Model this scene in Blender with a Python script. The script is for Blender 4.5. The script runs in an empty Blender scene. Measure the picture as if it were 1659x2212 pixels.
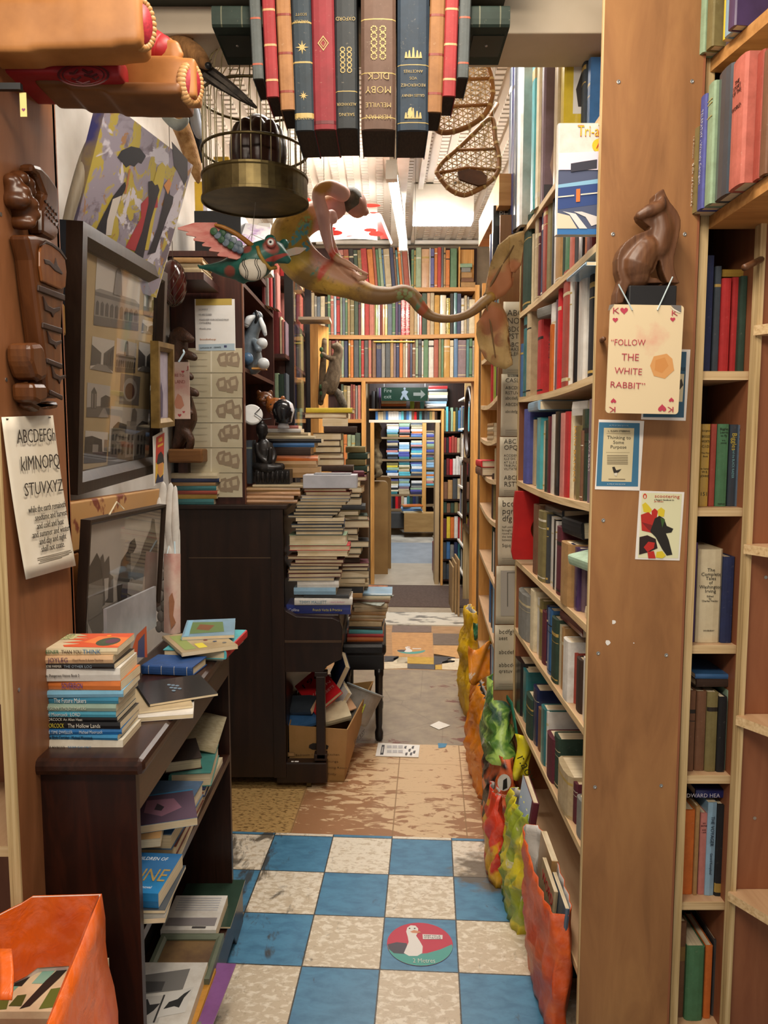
import bpy,bmesh,math,random
from mathutils import Vector,Matrix
# ------------------------------------------------------------------ camera, world, lights, exposure
F,CX,CY,TH,CAMZ=1661.0,829.5,1106.0,math.radians(5.54),1.7
sc=bpy.context.scene
COL=sc.collection
cam=bpy.data.objects.new('camera',bpy.data.cameras.new('camera'))
COL.objects.link(cam)
cam.location=(0,0,CAMZ)
cam.rotation_euler=(math.radians(90)-TH,0,0)
cam.data.sensor_fit='HORIZONTAL'
cam.data.sensor_width=36.0
cam.data.lens=36.0*F/1659.0
cam.data.clip_start=.02
sc.camera=cam
sc.view_settings.view_transform='Standard'
sc.view_settings.look='None'
sc.view_settings.gamma=1.0
sc.view_settings.use_curve_mapping=False
sc.view_settings.exposure=.5
try:
 sc.cycles.use_denoising=True
 sc.cycles.max_bounces=6
 sc.cycles.diffuse_bounces=4
 sc.cycles.glossy_bounces=3
 sc.cycles.transparent_max_bounces=8
 sc.cycles.sample_clamp_indirect=6.0
 sc.cycles.caustics_reflective=False
 sc.cycles.caustics_refractive=False
except Exception:
 pass
world=bpy.data.worlds.new('world')
sc.world=world
world.use_nodes=True
world.node_tree.nodes['Background'].inputs[0].default_value=(1.0,.93,.84,1)
world.node_tree.nodes['Background'].inputs[1].default_value=.24
def area(name,loc,target,sx,sy,watt,col):
 l=bpy.data.lights.new(name,'AREA')
 l.shape='RECTANGLE'
 l.size,l.size_y=sx,sy
 l.energy=watt
 l.color=col
 o=bpy.data.objects.new(name,l)
 COL.objects.link(o)
 o.location=loc
 d=Vector(target)-Vector(loc)
 o.rotation_euler=d.to_track_quat('-Z','Y').to_euler()
 return o
WARM,NEUT,COOL=(1.0,.86,.70),(1.0,.93,.84),(.86,.93,1.0)
area('tube_and_fill_light',(-.30,-.1,3.0),(.1,1.4,1.0),1.5,.25,30,WARM)
area('tube_and_fill_light',(.05,1.35,3.1),(.05,1.45,0),.25,.9,19,WARM)
area('tube_and_fill_light',(.05,3.1,3.25),(.1,3.1,0),.2,1.2,22,NEUT)
area('tube_and_fill_light',(.11,5.0,3.10),(.15,5.0,0),.1,1.5,38,NEUT)
area('tube_and_fill_light',(.12,5.3,3.05),(.0,6.9,2.5),.9,.08,16,NEUT)
area('tube_and_fill_light',(.35,7.75,2.56),(.35,7.9,0),.3,.8,22,NEUT)  # added fill to brighten the dark passage, no fitting here
area('tube_and_fill_light',(.30,8.05,2.54),(.35,8.9,1.9),.5,.1,10,COOL)  # added unseen fill aimed at the inner wall and exit sign
area('tube_and_fill_light',(.45,10.6,2.9),(.45,11.8,1.0),.8,1.4,75,COOL)
# ------------------------------------------------------------------ geometry of the view: pixel -> point at a known depth / side plane / height
CT,ST=math.cos(TH),math.sin(TH)
def _ray(px,py):
 u=(CY-py)/F
 return Vector(((px-CX)/F,CT+u*ST,-ST+u*CT))
def P(px,py,Y):
 r=_ray(px,py)
 return Vector((0,0,CAMZ))+r*(Y/r.y)
def PX(px,py,X):
 r=_ray(px,py)
 return Vector((0,0,CAMZ))+r*(X/r.x)
def PZ(px,py,Z):
 r=_ray(px,py)
 return Vector((0,0,CAMZ))+r*((Z-CAMZ)/r.z)
def row_y(z,Y):
 """View height of a level z at depth Y."""
 k=(z-CAMZ)/Y
 return CY-F*(k*CT+ST)/(CT-k*ST)
 # ------------------------------------------------------------------ materials
def lin(c):
 if isinstance(c,str):
  c=c.lstrip('#')
  c=tuple(int(c[i:i+2],16)for i in(0,2,4))
 return tuple(((v/255)/12.92 if v/255<=.04045 else((v/255+.055)/1.055)**2.4)for v in c)+(1.0,)
MATS={}
def _new(name):
 m=bpy.data.materials.new(name)
 m.use_nodes=True
 nt=m.node_tree
 return m,nt,nt.nodes['Principled BSDF']
def _coord(nt,scale=(1,1,1),kind='Object'):
 tc=nt.nodes.new('ShaderNodeTexCoord')
 mp=nt.nodes.new('ShaderNodeMapping')
 mp.inputs['Scale'].default_value=scale
 nt.links.new(tc.outputs[kind],mp.inputs['Vector'])
 return mp.outputs['Vector']
def _noise(nt,vec,scale,detail=4,rough=.55,dist=.0):
 n=nt.nodes.new('ShaderNodeTexNoise')
 n.inputs['Scale'].default_value=scale
 n.inputs['Detail'].default_value=detail
 n.inputs['Roughness'].default_value=rough
 n.inputs['Distortion'].default_value=dist
 nt.links.new(vec,n.inputs['Vector'])
 return n.outputs['Fac']
def _ramp(nt,fac,stops,interp='LINEAR'):
 r=nt.nodes.new('ShaderNodeValToRGB')
 r.color_ramp.interpolation=interp
 e=r.color_ramp.elements
 while len(e)>1:
  e.remove(e[-1])
 e[0].position,e[0].color=stops[0][0],lin(stops[0][1])
 for p,c in stops[1:]:
  x=e.new(p)
  x.color=lin(c)
 nt.links.new(fac,r.inputs['Fac'])
 return r.outputs['Color']
def _mix(nt,fac,a,b,mode='MIX'):
 n=nt.nodes.new('ShaderNodeMix')
 n.data_type='RGBA'
 n.blend_type=mode
 n.clamp_factor=True
 for sock,v in((n.inputs[0],fac),(n.inputs[6],a),(n.inputs[7],b)):
  if isinstance(v,(int,float)):
   sock.default_value=v
  elif isinstance(v,tuple):
   sock.default_value=v
  elif isinstance(v,str):
   sock.default_value=lin(v)
  else:
   nt.links.new(v,sock)
 return n.outputs[2]
def _math(nt,op,a,b=None,c=None,clamp=False):
 n=nt.nodes.new('ShaderNodeMath')
 n.operation=op
 n.use_clamp=clamp
 for i,v in enumerate((a,b,c)):
  if v is None:
   continue
  if isinstance(v,(int,float)):
   n.inputs[i].default_value=v
  else:
   nt.links.new(v,n.inputs[i])
 return n.outputs[0]
def _thr(nt,fac,lo,hi):
 n=nt.nodes.new('ShaderNodeMapRange')
 n.clamp=True
 nt.links.new(fac,n.inputs['Value'])
 n.inputs['From Min'].default_value=lo
 n.inputs['From Max'].default_value=hi
 return n.outputs['Result']
def plain(name,col,rough=.6,metal=.0,col2=None,scale=12,lo=.35,hi=.65,stretch=(1,1,1),bump=.0,emit=.0,spec=.4):
 """A painted / cloth / paper surface: one colour, optionally mottled with a second."""
 if name in MATS:
  return MATS[name]
 m,nt,b=_new(name)
 b.inputs['Roughness'].default_value=rough
 b.inputs['Metallic'].default_value=metal
 b.inputs['Specular IOR Level'].default_value=spec
 if col2 is None:
  d=lin(col)
  col2=tuple(v*.82 for v in d[:3])+(1,)
 else:
  col2=lin(col2)
 f=_noise(nt,_coord(nt,stretch),scale,5)
 nt.links.new(_mix(nt,_thr(nt,f,lo,hi),lin(col),col2),b.inputs['Base Color'])
 if bump:
  bp=nt.nodes.new('ShaderNodeBump')
  bp.inputs['Strength'].default_value=bump
  bp.inputs['Distance'].default_value=.004
  nt.links.new(_noise(nt,_coord(nt,stretch),scale*4,4),bp.inputs['Height'])
  nt.links.new(bp.outputs[0],b.inputs['Normal'])
 if emit:
  b.inputs['Emission Color'].default_value=lin(col)
  b.inputs['Emission Strength'].default_value=emit
 MATS[name]=m
 return m
def wood(name,stops,axis='z',scale=3.0,rough=.5,stretch=14.0,dist=.6,wear=None,spec=.4):
 """Grain runs along AXIS."""
 if name in MATS:
  return MATS[name]
 m,nt,b=_new(name)
 s={'x':(1,stretch,stretch),'y':(stretch,1,stretch),'z':(stretch,stretch,1)}[axis]
 f=_noise(nt,_coord(nt,s),scale,6,.6,dist)
 col=_ramp(nt,f,stops)
 big=_noise(nt,_coord(nt,tuple(max(1.0,v*.15)for v in s)),scale*.9,3)
 col=_mix(nt,_thr(nt,big,.35,.7),col,_mix(nt,.25,col,stops[0][1]))
 if wear:
  w=_noise(nt,_coord(nt,(1,1,1)),26,6,.7)
  col=_mix(nt,_math(nt,'MULTIPLY',_thr(nt,w,.60,.72),.6),col,wear)
 nt.links.new(col,b.inputs['Base Color'])
 b.inputs['Roughness'].default_value=rough
 b.inputs['Specular IOR Level'].default_value=spec
 bp=nt.nodes.new('ShaderNodeBump')
 bp.inputs['Strength'].default_value=.12
 bp.inputs['Distance'].default_value=.003
 nt.links.new(f,bp.inputs['Height'])
 nt.links.new(bp.outputs[0],b.inputs['Normal'])
 MATS[name]=m
 return m
def objcol(name,rough,wear=.25,scale=30,spec=.4,coat=.0):
 """Takes its colour from the object, so one cover material serves books of every colour."""
 m,nt,b=_new(name)
 oi=nt.nodes.new('ShaderNodeObjectInfo')
 f=_noise(nt,_coord(nt),scale,5,.65)
 dark=_mix(nt,1.0,oi.outputs['Color'],(.72,.68,.64,1),'MULTIPLY')
 c=_mix(nt,_thr(nt,f,.35,.75),oi.outputs['Color'],dark)
 if wear:
  w=_noise(nt,_coord(nt),scale*3,6,.75)
  c=_mix(nt,_math(nt,'MULTIPLY',_thr(nt,w,.62,.75),wear),c,'#d8cbb0')
 nt.links.new(c,b.inputs['Base Color'])
 b.inputs['Roughness'].default_value=rough
 b.inputs['Specular IOR Level'].default_value=spec
 b.inputs['Coat Weight'].default_value=coat
 MATS[name]=m
 return m
def inkmat():
 m,nt,b=_new('printed_inks')
 a=nt.nodes.new('ShaderNodeAttribute')
 a.attribute_name='ink'
 nt.links.new(a.outputs['Color'],b.inputs['Base Color'])
 b.inputs['Roughness'].default_value=.55
 return m
INKS=inkmat()
CLOTH=objcol('cover_cloth',.7)
GLOSS=objcol('cover_gloss',.28,.06,14,.5,.2)
PRINT=objcol('printed_colour',.55,.0,20)
def pages_mat():
 m,nt,b=_new('page_edges')
 oi=nt.nodes.new('ShaderNodeObjectInfo')
 f=_noise(nt,_coord(nt,(1,1,1)),9,4)
 l=_noise(nt,_coord(nt,(420,3,3)),1.0,2)
 c=_mix(nt,_thr(nt,f,.3,.7),'#e6d9bd','#cdb891')
 c=_mix(nt,_math(nt,'MULTIPLY',_thr(nt,l,.45,.7),.45),c,'#9c8663')
 nt.links.new(c,b.inputs['Base Color'])
 b.inputs['Roughness'].default_value=.85
 return m
PAGES=pages_mat()
PLY=wood('plywood_face',[(.25,'#7f5734'),(.5,'#986b42'),(.75,'#a97b4c')],'z',1.6,.5,5.0,1.6)
PLYSHADED=wood('plywood_shaded_face',[(.25,'#6f4629'),(.5,'#865635'),(.75,'#976442')],'z',1.6,.5,5.0,1.6)  # darker copy of the plywood, the left panel's shade put into its colour
PLYRED=wood('plywood_red_face',[(.25,'#7d4a30'),(.5,'#8f593b'),(.75,'#9e6847')],'z',2.0,.5,6.0,1.0)
PLYSHELF=wood('shelf_board',[(.25,'#b38e69'),(.5,'#c4a07b'),(.8,'#d0b08c')],'y',3.0,.55,9.0)
PLYEDGE=wood('plywood_edge',[(.25,'#8f7347'),(.45,'#c3a878'),(.7,'#dcc597')],'z',3.0,.7,40.0,.3)
PLYEDGEY=wood('plywood_edge_long',[(.25,'#a5855a'),(.45,'#cdb083'),(.7,'#e0c79c')],'y',3.0,.7,40.0,.3)
PLYEDGEX=wood('plywood_edge_cross',[(.25,'#a5855a'),(.45,'#cdb083'),(.7,'#e0c79c')],'x',3.0,.7,40.0,.3)
PINE=wood('pine',[(.25,'#b07a3c'),(.5,'#cd964f'),(.75,'#dfae6a')],'z',3.0,.55,12.0)
PINEX=wood('pine_cross',[(.25,'#a0703c'),(.5,'#bd8a50'),(.75,'#d0a168')],'x',3.0,.55,12.0)
DARKW=wood('dark_wood',[(.25,'#150a06'),(.5,'#2a1610'),(.75,'#3c2016')],'z',3.0,.35,12.0)
DARKWY=wood('dark_wood_long',[(.25,'#1b0e09'),(.5,'#301a12'),(.75,'#412418')],'y',3.0,.32,12.0)
PIANO=wood('piano_wood',[(.25,'#140b07'),(.5,'#22130c'),(.75,'#301c12')],'z',2.0,.4,8.0)
MAHOG=wood('mahogany',[(.25,'#2a1410'),(.5,'#3e201a'),(.75,'#522c22')],'z',3.0,.4,12.0)
CARVED=wood('carved_wood',[(.25,'#3a1f0f'),(.5,'#5a341a'),(.75,'#744724')],'z',3.0,.28,7.0,1.0)
CATW=wood('teak',[(.25,'#432817'),(.5,'#5f3d26'),(.75,'#755034')],'z',4.0,.42,9.0,1.2)
WHITEP=plain('white_paint','#e4e0d8',.6,col2='#cfc8bc',scale=4)
CREAM=plain('cream_paint','#cfc2ad',.7,col2='#bfb199',scale=3)
PAPER=plain('paper','#e9e2d2',.8,col2='#dcd2bd',scale=6)
WHITEPAPER=plain('white_paper','#eceae6',.75,col2='#e0ddd6',scale=6)
INK=plain('ink','#2b2622',.7)
BLACK=plain('black_plastic','#17181a',.4)
STEEL=plain('steel','#b9b9b6',.35,.9)
BRASS=plain('brass','#6f6240',.42,.85,col2='#473d26',scale=14)
def emitter(name,col,s):
 m,nt,b=_new(name)
 b.inputs['Base Color'].default_value=lin(col)
 b.inputs['Emission Color'].default_value=lin(col)
 b.inputs['Emission Strength'].default_value=s
 return m
def glassy(name,alpha=.12,tint='#ffffff',rough=.03):
 m,nt,b=_new(name)
 out=nt.nodes['Material Output']
 tr=nt.nodes.new('ShaderNodeBsdfTransparent')
 tr.inputs[0].default_value=lin(tint)
 gl=nt.nodes.new('ShaderNodeBsdfGlossy')
 gl.inputs['Roughness'].default_value=rough
 fr=nt.nodes.new('ShaderNodeLayerWeight')
 fr.inputs['Blend'].default_value=.5
 fac=_math(nt,'ADD',_math(nt,'MULTIPLY',_math(nt,'POWER',fr.outputs['Facing'],5.0),.9),alpha,clamp=True)
 mx=nt.nodes.new('ShaderNodeMixShader')
 nt.links.new(fac,mx.inputs[0])
 nt.links.new(tr.outputs[0],mx.inputs[1])
 nt.links.new(gl.outputs[0],mx.inputs[2])
 nt.links.new(mx.outputs[0],out.inputs['Surface'])
 return m
GLASS=glassy('picture_glass',.05)
# ------------------------------------------------------------------ mesh building
def fm(o,x,y,z=None):
 """Frame: origin o, axes x and y (z = x cross y)."""
 x=Vector(x).normalized()
 y=Vector(y)
 y=(y-x*y.dot(x)).normalized()
 z=x.cross(y)
 o=Vector(o)
 return Matrix(((x.x,y.x,z.x,o.x),(x.y,y.y,z.y,o.y),(x.z,y.z,z.z,o.z),(0,0,0,1)))
def rotm(o,rx=0,ry=0,rz=0):
 from mathutils import Euler
 return Matrix.Translation(Vector(o))@Euler((math.radians(rx),math.radians(ry),math.radians(rz))).to_matrix().to_4x4()
def wmat(o):
 m=o.matrix_basis.copy()
 if o.parent is not None:
  m=wmat(o.parent)@o.matrix_parent_inverse@m
 return m
class MB:
 def __init__(s):
  s.v,s.f,s.m=[],[],[]
 def add(s,verts,faces,mi=0,M=None):
  n=len(s.v)
  for p in verts:
   p=Vector(p)
   s.v.append(M@p if M is not None else p)
  for f in faces:
   s.f.append([n+i for i in f])
   s.m.append(mi)
  return s
 def box(s,a,b,M=None,mi=0):
  x0,y0,z0=a
  x1,y1,z1=b
  x0,x1=min(x0,x1),max(x0,x1)
  y0,y1=min(y0,y1),max(y0,y1)
  z0,z1=min(z0,z1),max(z0,z1)
  return s.add([(x0,y0,z0),(x1,y0,z0),(x1,y1,z0),(x0,y1,z0),(x0,y0,z1),(x1,y0,z1),(x1,y1,z1),(x0,y1,z1)],[(0,3,2,1),(4,5,6,7),(0,1,5,4),(1,2,6,5),(2,3,7,6),(3,0,4,7)],mi,M)
 def prism(s,pts,z0,z1,M=None,mi=0):
  n=len(pts)
  a=sum(pts[i][0]*pts[(i+1)%n][1]-pts[(i+1)%n][0]*pts[i][1]for i in range(n))
  if a<0:
   pts=pts[::-1]
  v=[(p[0],p[1],z0)for p in pts]+[(p[0],p[1],z1)for p in pts]
  f=[tuple(range(n))[::-1],tuple(range(n,2*n))]+[(i,(i+1)%n,n+(i+1)%n,n+i)for i in range(n)]
  return s.add(v,f,mi,M)
 def poly(s,pts,mi=0,M=None):
  return s.add(pts,[tuple(range(len(pts)))],mi,M)
 def tube(s,pts,rad,n=10,mi=0,M=None,closed=False,flat=1.0,up=None):
  pts=[Vector(p)for p in pts]
  k=len(pts)
  if not isinstance(rad,(list,tuple)):
   rad=[rad]*k
  vs,fs=[],[]
  prev=Vector(up)if up is not None else None
  for i,p in enumerate(pts):
   a=pts[i-1]if i>0 else(pts[-1]if closed else p)
   b=pts[i+1]if i<k-1 else(pts[0]if closed else p)
   t=(b-a)
   if t.length<1e-9:
    t=Vector((0,0,1))
   t.normalize()
   if prev is None:
    prev=Vector((0,0,1))if abs(t.z)<.9 else Vector((1,0,0))
   nx=prev-t*prev.dot(t)
   if nx.length<1e-6:
    nx=t.orthogonal()
   nx.normalize()
   ny=t.cross(nx)
   prev=nx
   for j in range(n):
    w=2*math.pi*j/n
    vs.append(p+nx*(rad[i]*math.cos(w))+ny*(rad[i]*flat*math.sin(w)))
  for i in range(k if closed else k-1):
   for j in range(n):
    a,b=i*n+j,i*n+(j+1)%n
    c,d=((i+1)%k)*n+(j+1)%n,((i+1)%k)*n+j
    fs.append((a,b,c,d))
  if not closed:
   fs.append(tuple(range(n))[::-1])
   fs.append(tuple(range((k-1)*n,k*n)))
  return s.add(vs,fs,mi,M)
 def lathe(s,prof,n=24,M=None,mi=0):
  vs,fs=[],[]
  for r,z in prof:
   for j in range(n):
    w=2*math.pi*j/n
    vs.append((r*math.cos(w),r*math.sin(w),z))
  for i in range(len(prof)-1):
   for j in range(n):
    fs.append((i*n+j,i*n+(j+1)%n,(i+1)*n+(j+1)%n,(i+1)*n+j))
  if prof[0][0]>1e-6:
   fs.append(tuple(range(n))[::-1])
  if prof[-1][0]>1e-6:
   fs.append(tuple(range((len(prof)-1)*n,len(prof)*n)))
  return s.add(vs,fs,mi,M)
 def ball(s,c,r,M=None,mi=0,n=14,k=9):
  if not isinstance(r,(list,tuple)):
   r=(r,r,r)
  T=Matrix.Translation(Vector(c))@Matrix.Diagonal((r[0],r[1],r[2],1))
  if M is not None:
   T=M@T
  return s.lathe([(max(.001,math.sin(math.pi*i/k)),-math.cos(math.pi*i/k))for i in range(k+1)],n,T,mi)
 def grid(s,fn,nu,nv,mi=0,M=None):
  vs=[fn(i/nu,j/nv)for j in range(nv+1)for i in range(nu+1)]
  fs=[(j*(nu+1)+i,j*(nu+1)+i+1,(j+1)*(nu+1)+i+1,(j+1)*(nu+1)+i)for j in range(nv)for i in range(nu)]
  return s.add(vs,fs,mi,M)
 def build(s,name,mats,parent=None,smooth=False,bevel=.0,color=None,local=False,solid=.0):
  me=bpy.data.meshes.new(name)
  me.from_pydata([tuple(v)for v in s.v],[],s.f)
  if not isinstance(mats,(list,tuple)):
   mats=[mats]
  for m in mats:
   me.materials.append(m)
  if len(mats)>1:
   me.polygons.foreach_set('material_index',s.m)
  if smooth:
   me.polygons.foreach_set('use_smooth',[True]*len(me.polygons))
  me.update()
  o=bpy.data.objects.new(name,me)
  COL.objects.link(o)
  if color is not None:
   o.color=lin(color)
  if parent is not None:
   o.parent=parent
   if not local:
    o.matrix_parent_inverse=wmat(parent).inverted()
  if solid:
   md=o.modifiers.new('solid','SOLIDIFY')
   md.thickness=solid
   md.offset=0
  if bevel:
   md=o.modifiers.new('bevel','BEVEL')
   md.width=bevel
   md.segments=2
   md.limit_method='ANGLE'
  return o
def tag(o,label,cat,group=None,kind=None):
 o['label']=label
 o['category']=cat
 if group:
  o['group']=group
 if kind:
  o['kind']=kind
 return o
def thing(name,label,cat,loc=(0,0,0),group=None,M=None):
 o=bpy.data.objects.new(name,None)
 o.empty_display_size=.05
 COL.objects.link(o)
 if M is not None:
  o.matrix_basis=M
 else:
  o.location=loc
 return tag(o,label,cat,group)
def struct(o):
 o['kind']='structure'
 return o
def blob(name,mb,mats,parent=None,voxel=.006,smooth=6,color=None):
 """Fuse overlapping rounded masses into one continuous skin."""
 o=mb.build('tmp',mats if not isinstance(mats,(list,tuple))else mats[0])
 r=o.modifiers.new('r','REMESH')
 r.mode='VOXEL'
 r.voxel_size=voxel
 r.use_smooth_shade=True
 s=o.modifiers.new('s','SMOOTH')
 s.iterations=smooth
 s.factor=.6
 dg=bpy.context.evaluated_depsgraph_get()
 me=bpy.data.meshes.new_from_object(o.evaluated_get(dg))
 me.name=name
 bpy.data.objects.remove(o)
 n=bpy.data.objects.new(name,me)
 COL.objects.link(n)
 me.polygons.foreach_set('use_smooth',[True]*len(me.polygons))
 if color is not None:
  n.color=lin(color)
 if parent is not None:
  n.parent=parent
  n.matrix_parent_inverse=wmat(parent).inverted()
 return n
def text(s,M,size,mat,parent,name='lettering',width=None,align='LEFT',depth=.0003,local=False,maxw=None,color=None):
 """Lettering lying in the x-y plane of frame M, as a mesh."""
 cu=bpy.data.curves.new('t','FONT')
 cu.body=s
 cu.size=size
 cu.align_x=align
 cu.align_y='CENTER'
 cu.resolution_u=2
 cu.extrude=depth
 cu.offset=-.008*size if size<.06 else .0
 o=bpy.data.objects.new('t',cu)
 COL.objects.link(o)
 dg=bpy.context.evaluated_depsgraph_get()
 me=bpy.data.meshes.new_from_object(o.evaluated_get(dg))
 bpy.data.objects.remove(o)
 bpy.data.curves.remove(cu)
 if not len(me.vertices):
  return None
 xs=[v.co.x for v in me.vertices]
 w=max(xs)-min(xs)
 k=1.0
 if width and w>1e-6:
  k=width/w
 elif maxw and w>maxw:
  k=maxw/w
 me.transform(M@Matrix.Diagonal((k,1,1,1)))
 me.materials.clear()
 me.materials.append(mat)
 me.name=name
 n=bpy.data.objects.new(name,me)
 COL.objects.link(n)
 if color is not None:
  n.color=lin(color)
 n.parent=parent
 if not local:
  n.matrix_parent_inverse=wmat(parent).inverted()
 return n
def inks(name,parent,polys,M=None,normal=None,local=False):
 """One printed picture: flat shapes in several inks, (points, colour) from the lowest layer up."""
 bm=bmesh.new()
 lay=bm.loops.layers.float_color.new('ink')
 for pts,c in polys:
  f=bm.faces.new([bm.verts.new(M@Vector(p)if M is not None else Vector(p))for p in pts])
  bm.normal_update()
  if normal is not None and f.normal.dot(normal)<0:
   f.normal_flip()
  for l in f.loops:
   l[lay]=lin(HUE.get(c,c))
 bmesh.ops.triangulate(bm,faces=bm.faces[:])
 me=bpy.data.meshes.new(name)
 bm.to_mesh(me)
 bm.free()
 me.materials.append(INKS)
 o=bpy.data.objects.new(name,me)
 COL.objects.link(o)
 o.parent=parent
 if not local:
  o.matrix_parent_inverse=wmat(parent).inverted()
 return o
 # ------------------------------------------------------------------ the setting: floor, ceiling, walls
RY=math.radians(3.4)
def room(p):
 """World point -> (across, along) in the room's own directions."""
 return(p.x*math.cos(RY)-p.y*math.sin(RY),p.x*math.sin(RY)+p.y*math.cos(RY))
def along(py,px=900):
 return room(PZ(px,py,0))[1]
def floor_piece(name,a,b,m,v0=-2.3,v1=2.0,z=.0,origin=(0,0),z1=None):
 ox,oy=origin
 z1=z if z1 is None else z1
 mb=MB().add([(v0-ox,a-oy,z),(v1-ox,a-oy,z),(v1-ox,b-oy,z1),(v0-ox,b-oy,z1),(v0-ox,a-oy,z-.05),(v1-ox,a-oy,z-.05),(v1-ox,b-oy,z1-.05),(v0-ox,b-oy,z1-.05)],[(0,1,2,3),(7,6,5,4),(0,4,5,1),(1,5,6,2),(2,6,7,3),(3,7,4,0)])
 o=mb.build(name,m)
 o.rotation_euler=(0,0,-RY)
 c,s=math.cos(RY),math.sin(RY)
 o.location=(ox*c+oy*s,-ox*s+oy*c,0)
 return struct(o)
def floor_mat_checker():
 m,nt,b=_new('checker_tiles')
 tc=nt.nodes.new('ShaderNodeTexCoord')
 mp=nt.nodes.new('ShaderNodeMapping')
 mp.inputs['Scale'].default_value=(1/.2525,1/.270,1)
 mp.inputs['Location'].default_value=(0,0,.5)
 nt.links.new(tc.outputs['Object'],mp.inputs['Vector'])
 ch=nt.nodes.new('ShaderNodeTexChecker')
 ch.inputs['Scale'].default_value=1.0
 nt.links.new(mp.outputs[0],ch.inputs['Vector'])
 v=_coord(nt)
 n1=_noise(nt,_coord(nt,(16,26,1)),2.0,5,.6,.5)
 n2=_noise(nt,_coord(nt,(1,1,1)),70,4,.7)
 zone=_noise(nt,v,1.3,2)
 sp=nt.nodes.new('ShaderNodeSeparateXYZ')
 nt.links.new(tc.outputs['Object'],sp.inputs[0])
 # the rows further along are whiter, the nearer ones worn to their beige backing
 worn=_thr(nt,sp.outputs['Y'],.30,-.75)
 cut=_math(nt,'ADD',_math(nt,'MULTIPLY',worn,.50),_math(nt,'MULTIPLY',zone,.25))
 mott=_math(nt,'MULTIPLY',_thr(nt,_math(nt,'ADD',n1,_math(nt,'MULTIPLY',cut,.42)),.64,.76),.75)
 white=_mix(nt,mott,'#ded5c4','#b8a68a')
 white=_mix(nt,_math(nt,'MULTIPLY',_thr(nt,n2,.55,.7),.45),white,'#8f7c60')
 n3=_noise(nt,_coord(nt,(9,17,1)),1.4,4,.6,.3)
 blue=_mix(nt,_thr(nt,n3,.4,.65),'#4c83a6','#3d6f91')
 blue=_mix(nt,_math(nt,'MULTIPLY',_thr(nt,n2,.58,.72),.3),blue,'#2a5674')
 col=_mix(nt,ch.outputs['Fac'],blue,white)
 # dirt: dark scuffs that run across the aisle, thicker along its two sides
 ax=_math(nt,'ABSOLUTE',_math(nt,'ADD',sp.outputs['X'],.17))
 side=_thr(nt,ax,.18,.75)
 ny=_noise(nt,_coord(nt,(7,3.2,1)),1.7,5,.65,.6)
 scuff=_thr(nt,_math(nt,'ADD',ny,_math(nt,'MULTIPLY',side,.17)),.66,.76)
 col=_mix(nt,_math(nt,'MULTIPLY',scuff,.85),col,'#3d3428')
 fine=_thr(nt,_noise(nt,_coord(nt,(3,16,1)),2.2,6,.7),.62,.74)
 col=_mix(nt,_math(nt,'MULTIPLY',_math(nt,'MULTIPLY',fine,side),.55),col,'#4a4032')
 # the worn-through patch by the bags
 px=_math(nt,'MULTIPLY',_math(nt,'ADD',sp.outputs['X'],-.20),4.2)
 py=_math(nt,'MULTIPLY',_math(nt,'ADD',sp.outputs['Y'],.22),6.0)
 d=_math(nt,'ADD',_math(nt,'MULTIPLY',px,px),_math(nt,'MULTIPLY',py,py))
 d=_math(nt,'ADD',d,_math(nt,'MULTIPLY',_noise(nt,_coord(nt,(5,9,1)),2.0,5,.6),2.2))
 col=_mix(nt,_math(nt,'MULTIPLY',_thr(nt,d,2.0,1.5),.9),col,'#5e5344')
 # seams
 fx=_math(nt,'FRACT',_math(nt,'DIVIDE',sp.outputs['X'],.2525))
 fy=_math(nt,'FRACT',_math(nt,'DIVIDE',sp.outputs['Y'],.270))
 ex=_math(nt,'MINIMUM',fx,_math(nt,'SUBTRACT',1.0,fx))
 ey=_math(nt,'MINIMUM',fy,_math(nt,'SUBTRACT',1.0,fy))
 seam=_thr(nt,_math(nt,'ADD',_math(nt,'MINIMUM',ex,ey),_math(nt,'MULTIPLY',n2,-.012)),.006,.0)
 col=_mix(nt,seam,col,'#3a352c')
 nt.links.new(col,b.inputs['Base Color'])
 b.inputs['Roughness'].default_value=.42
 return m
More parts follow.
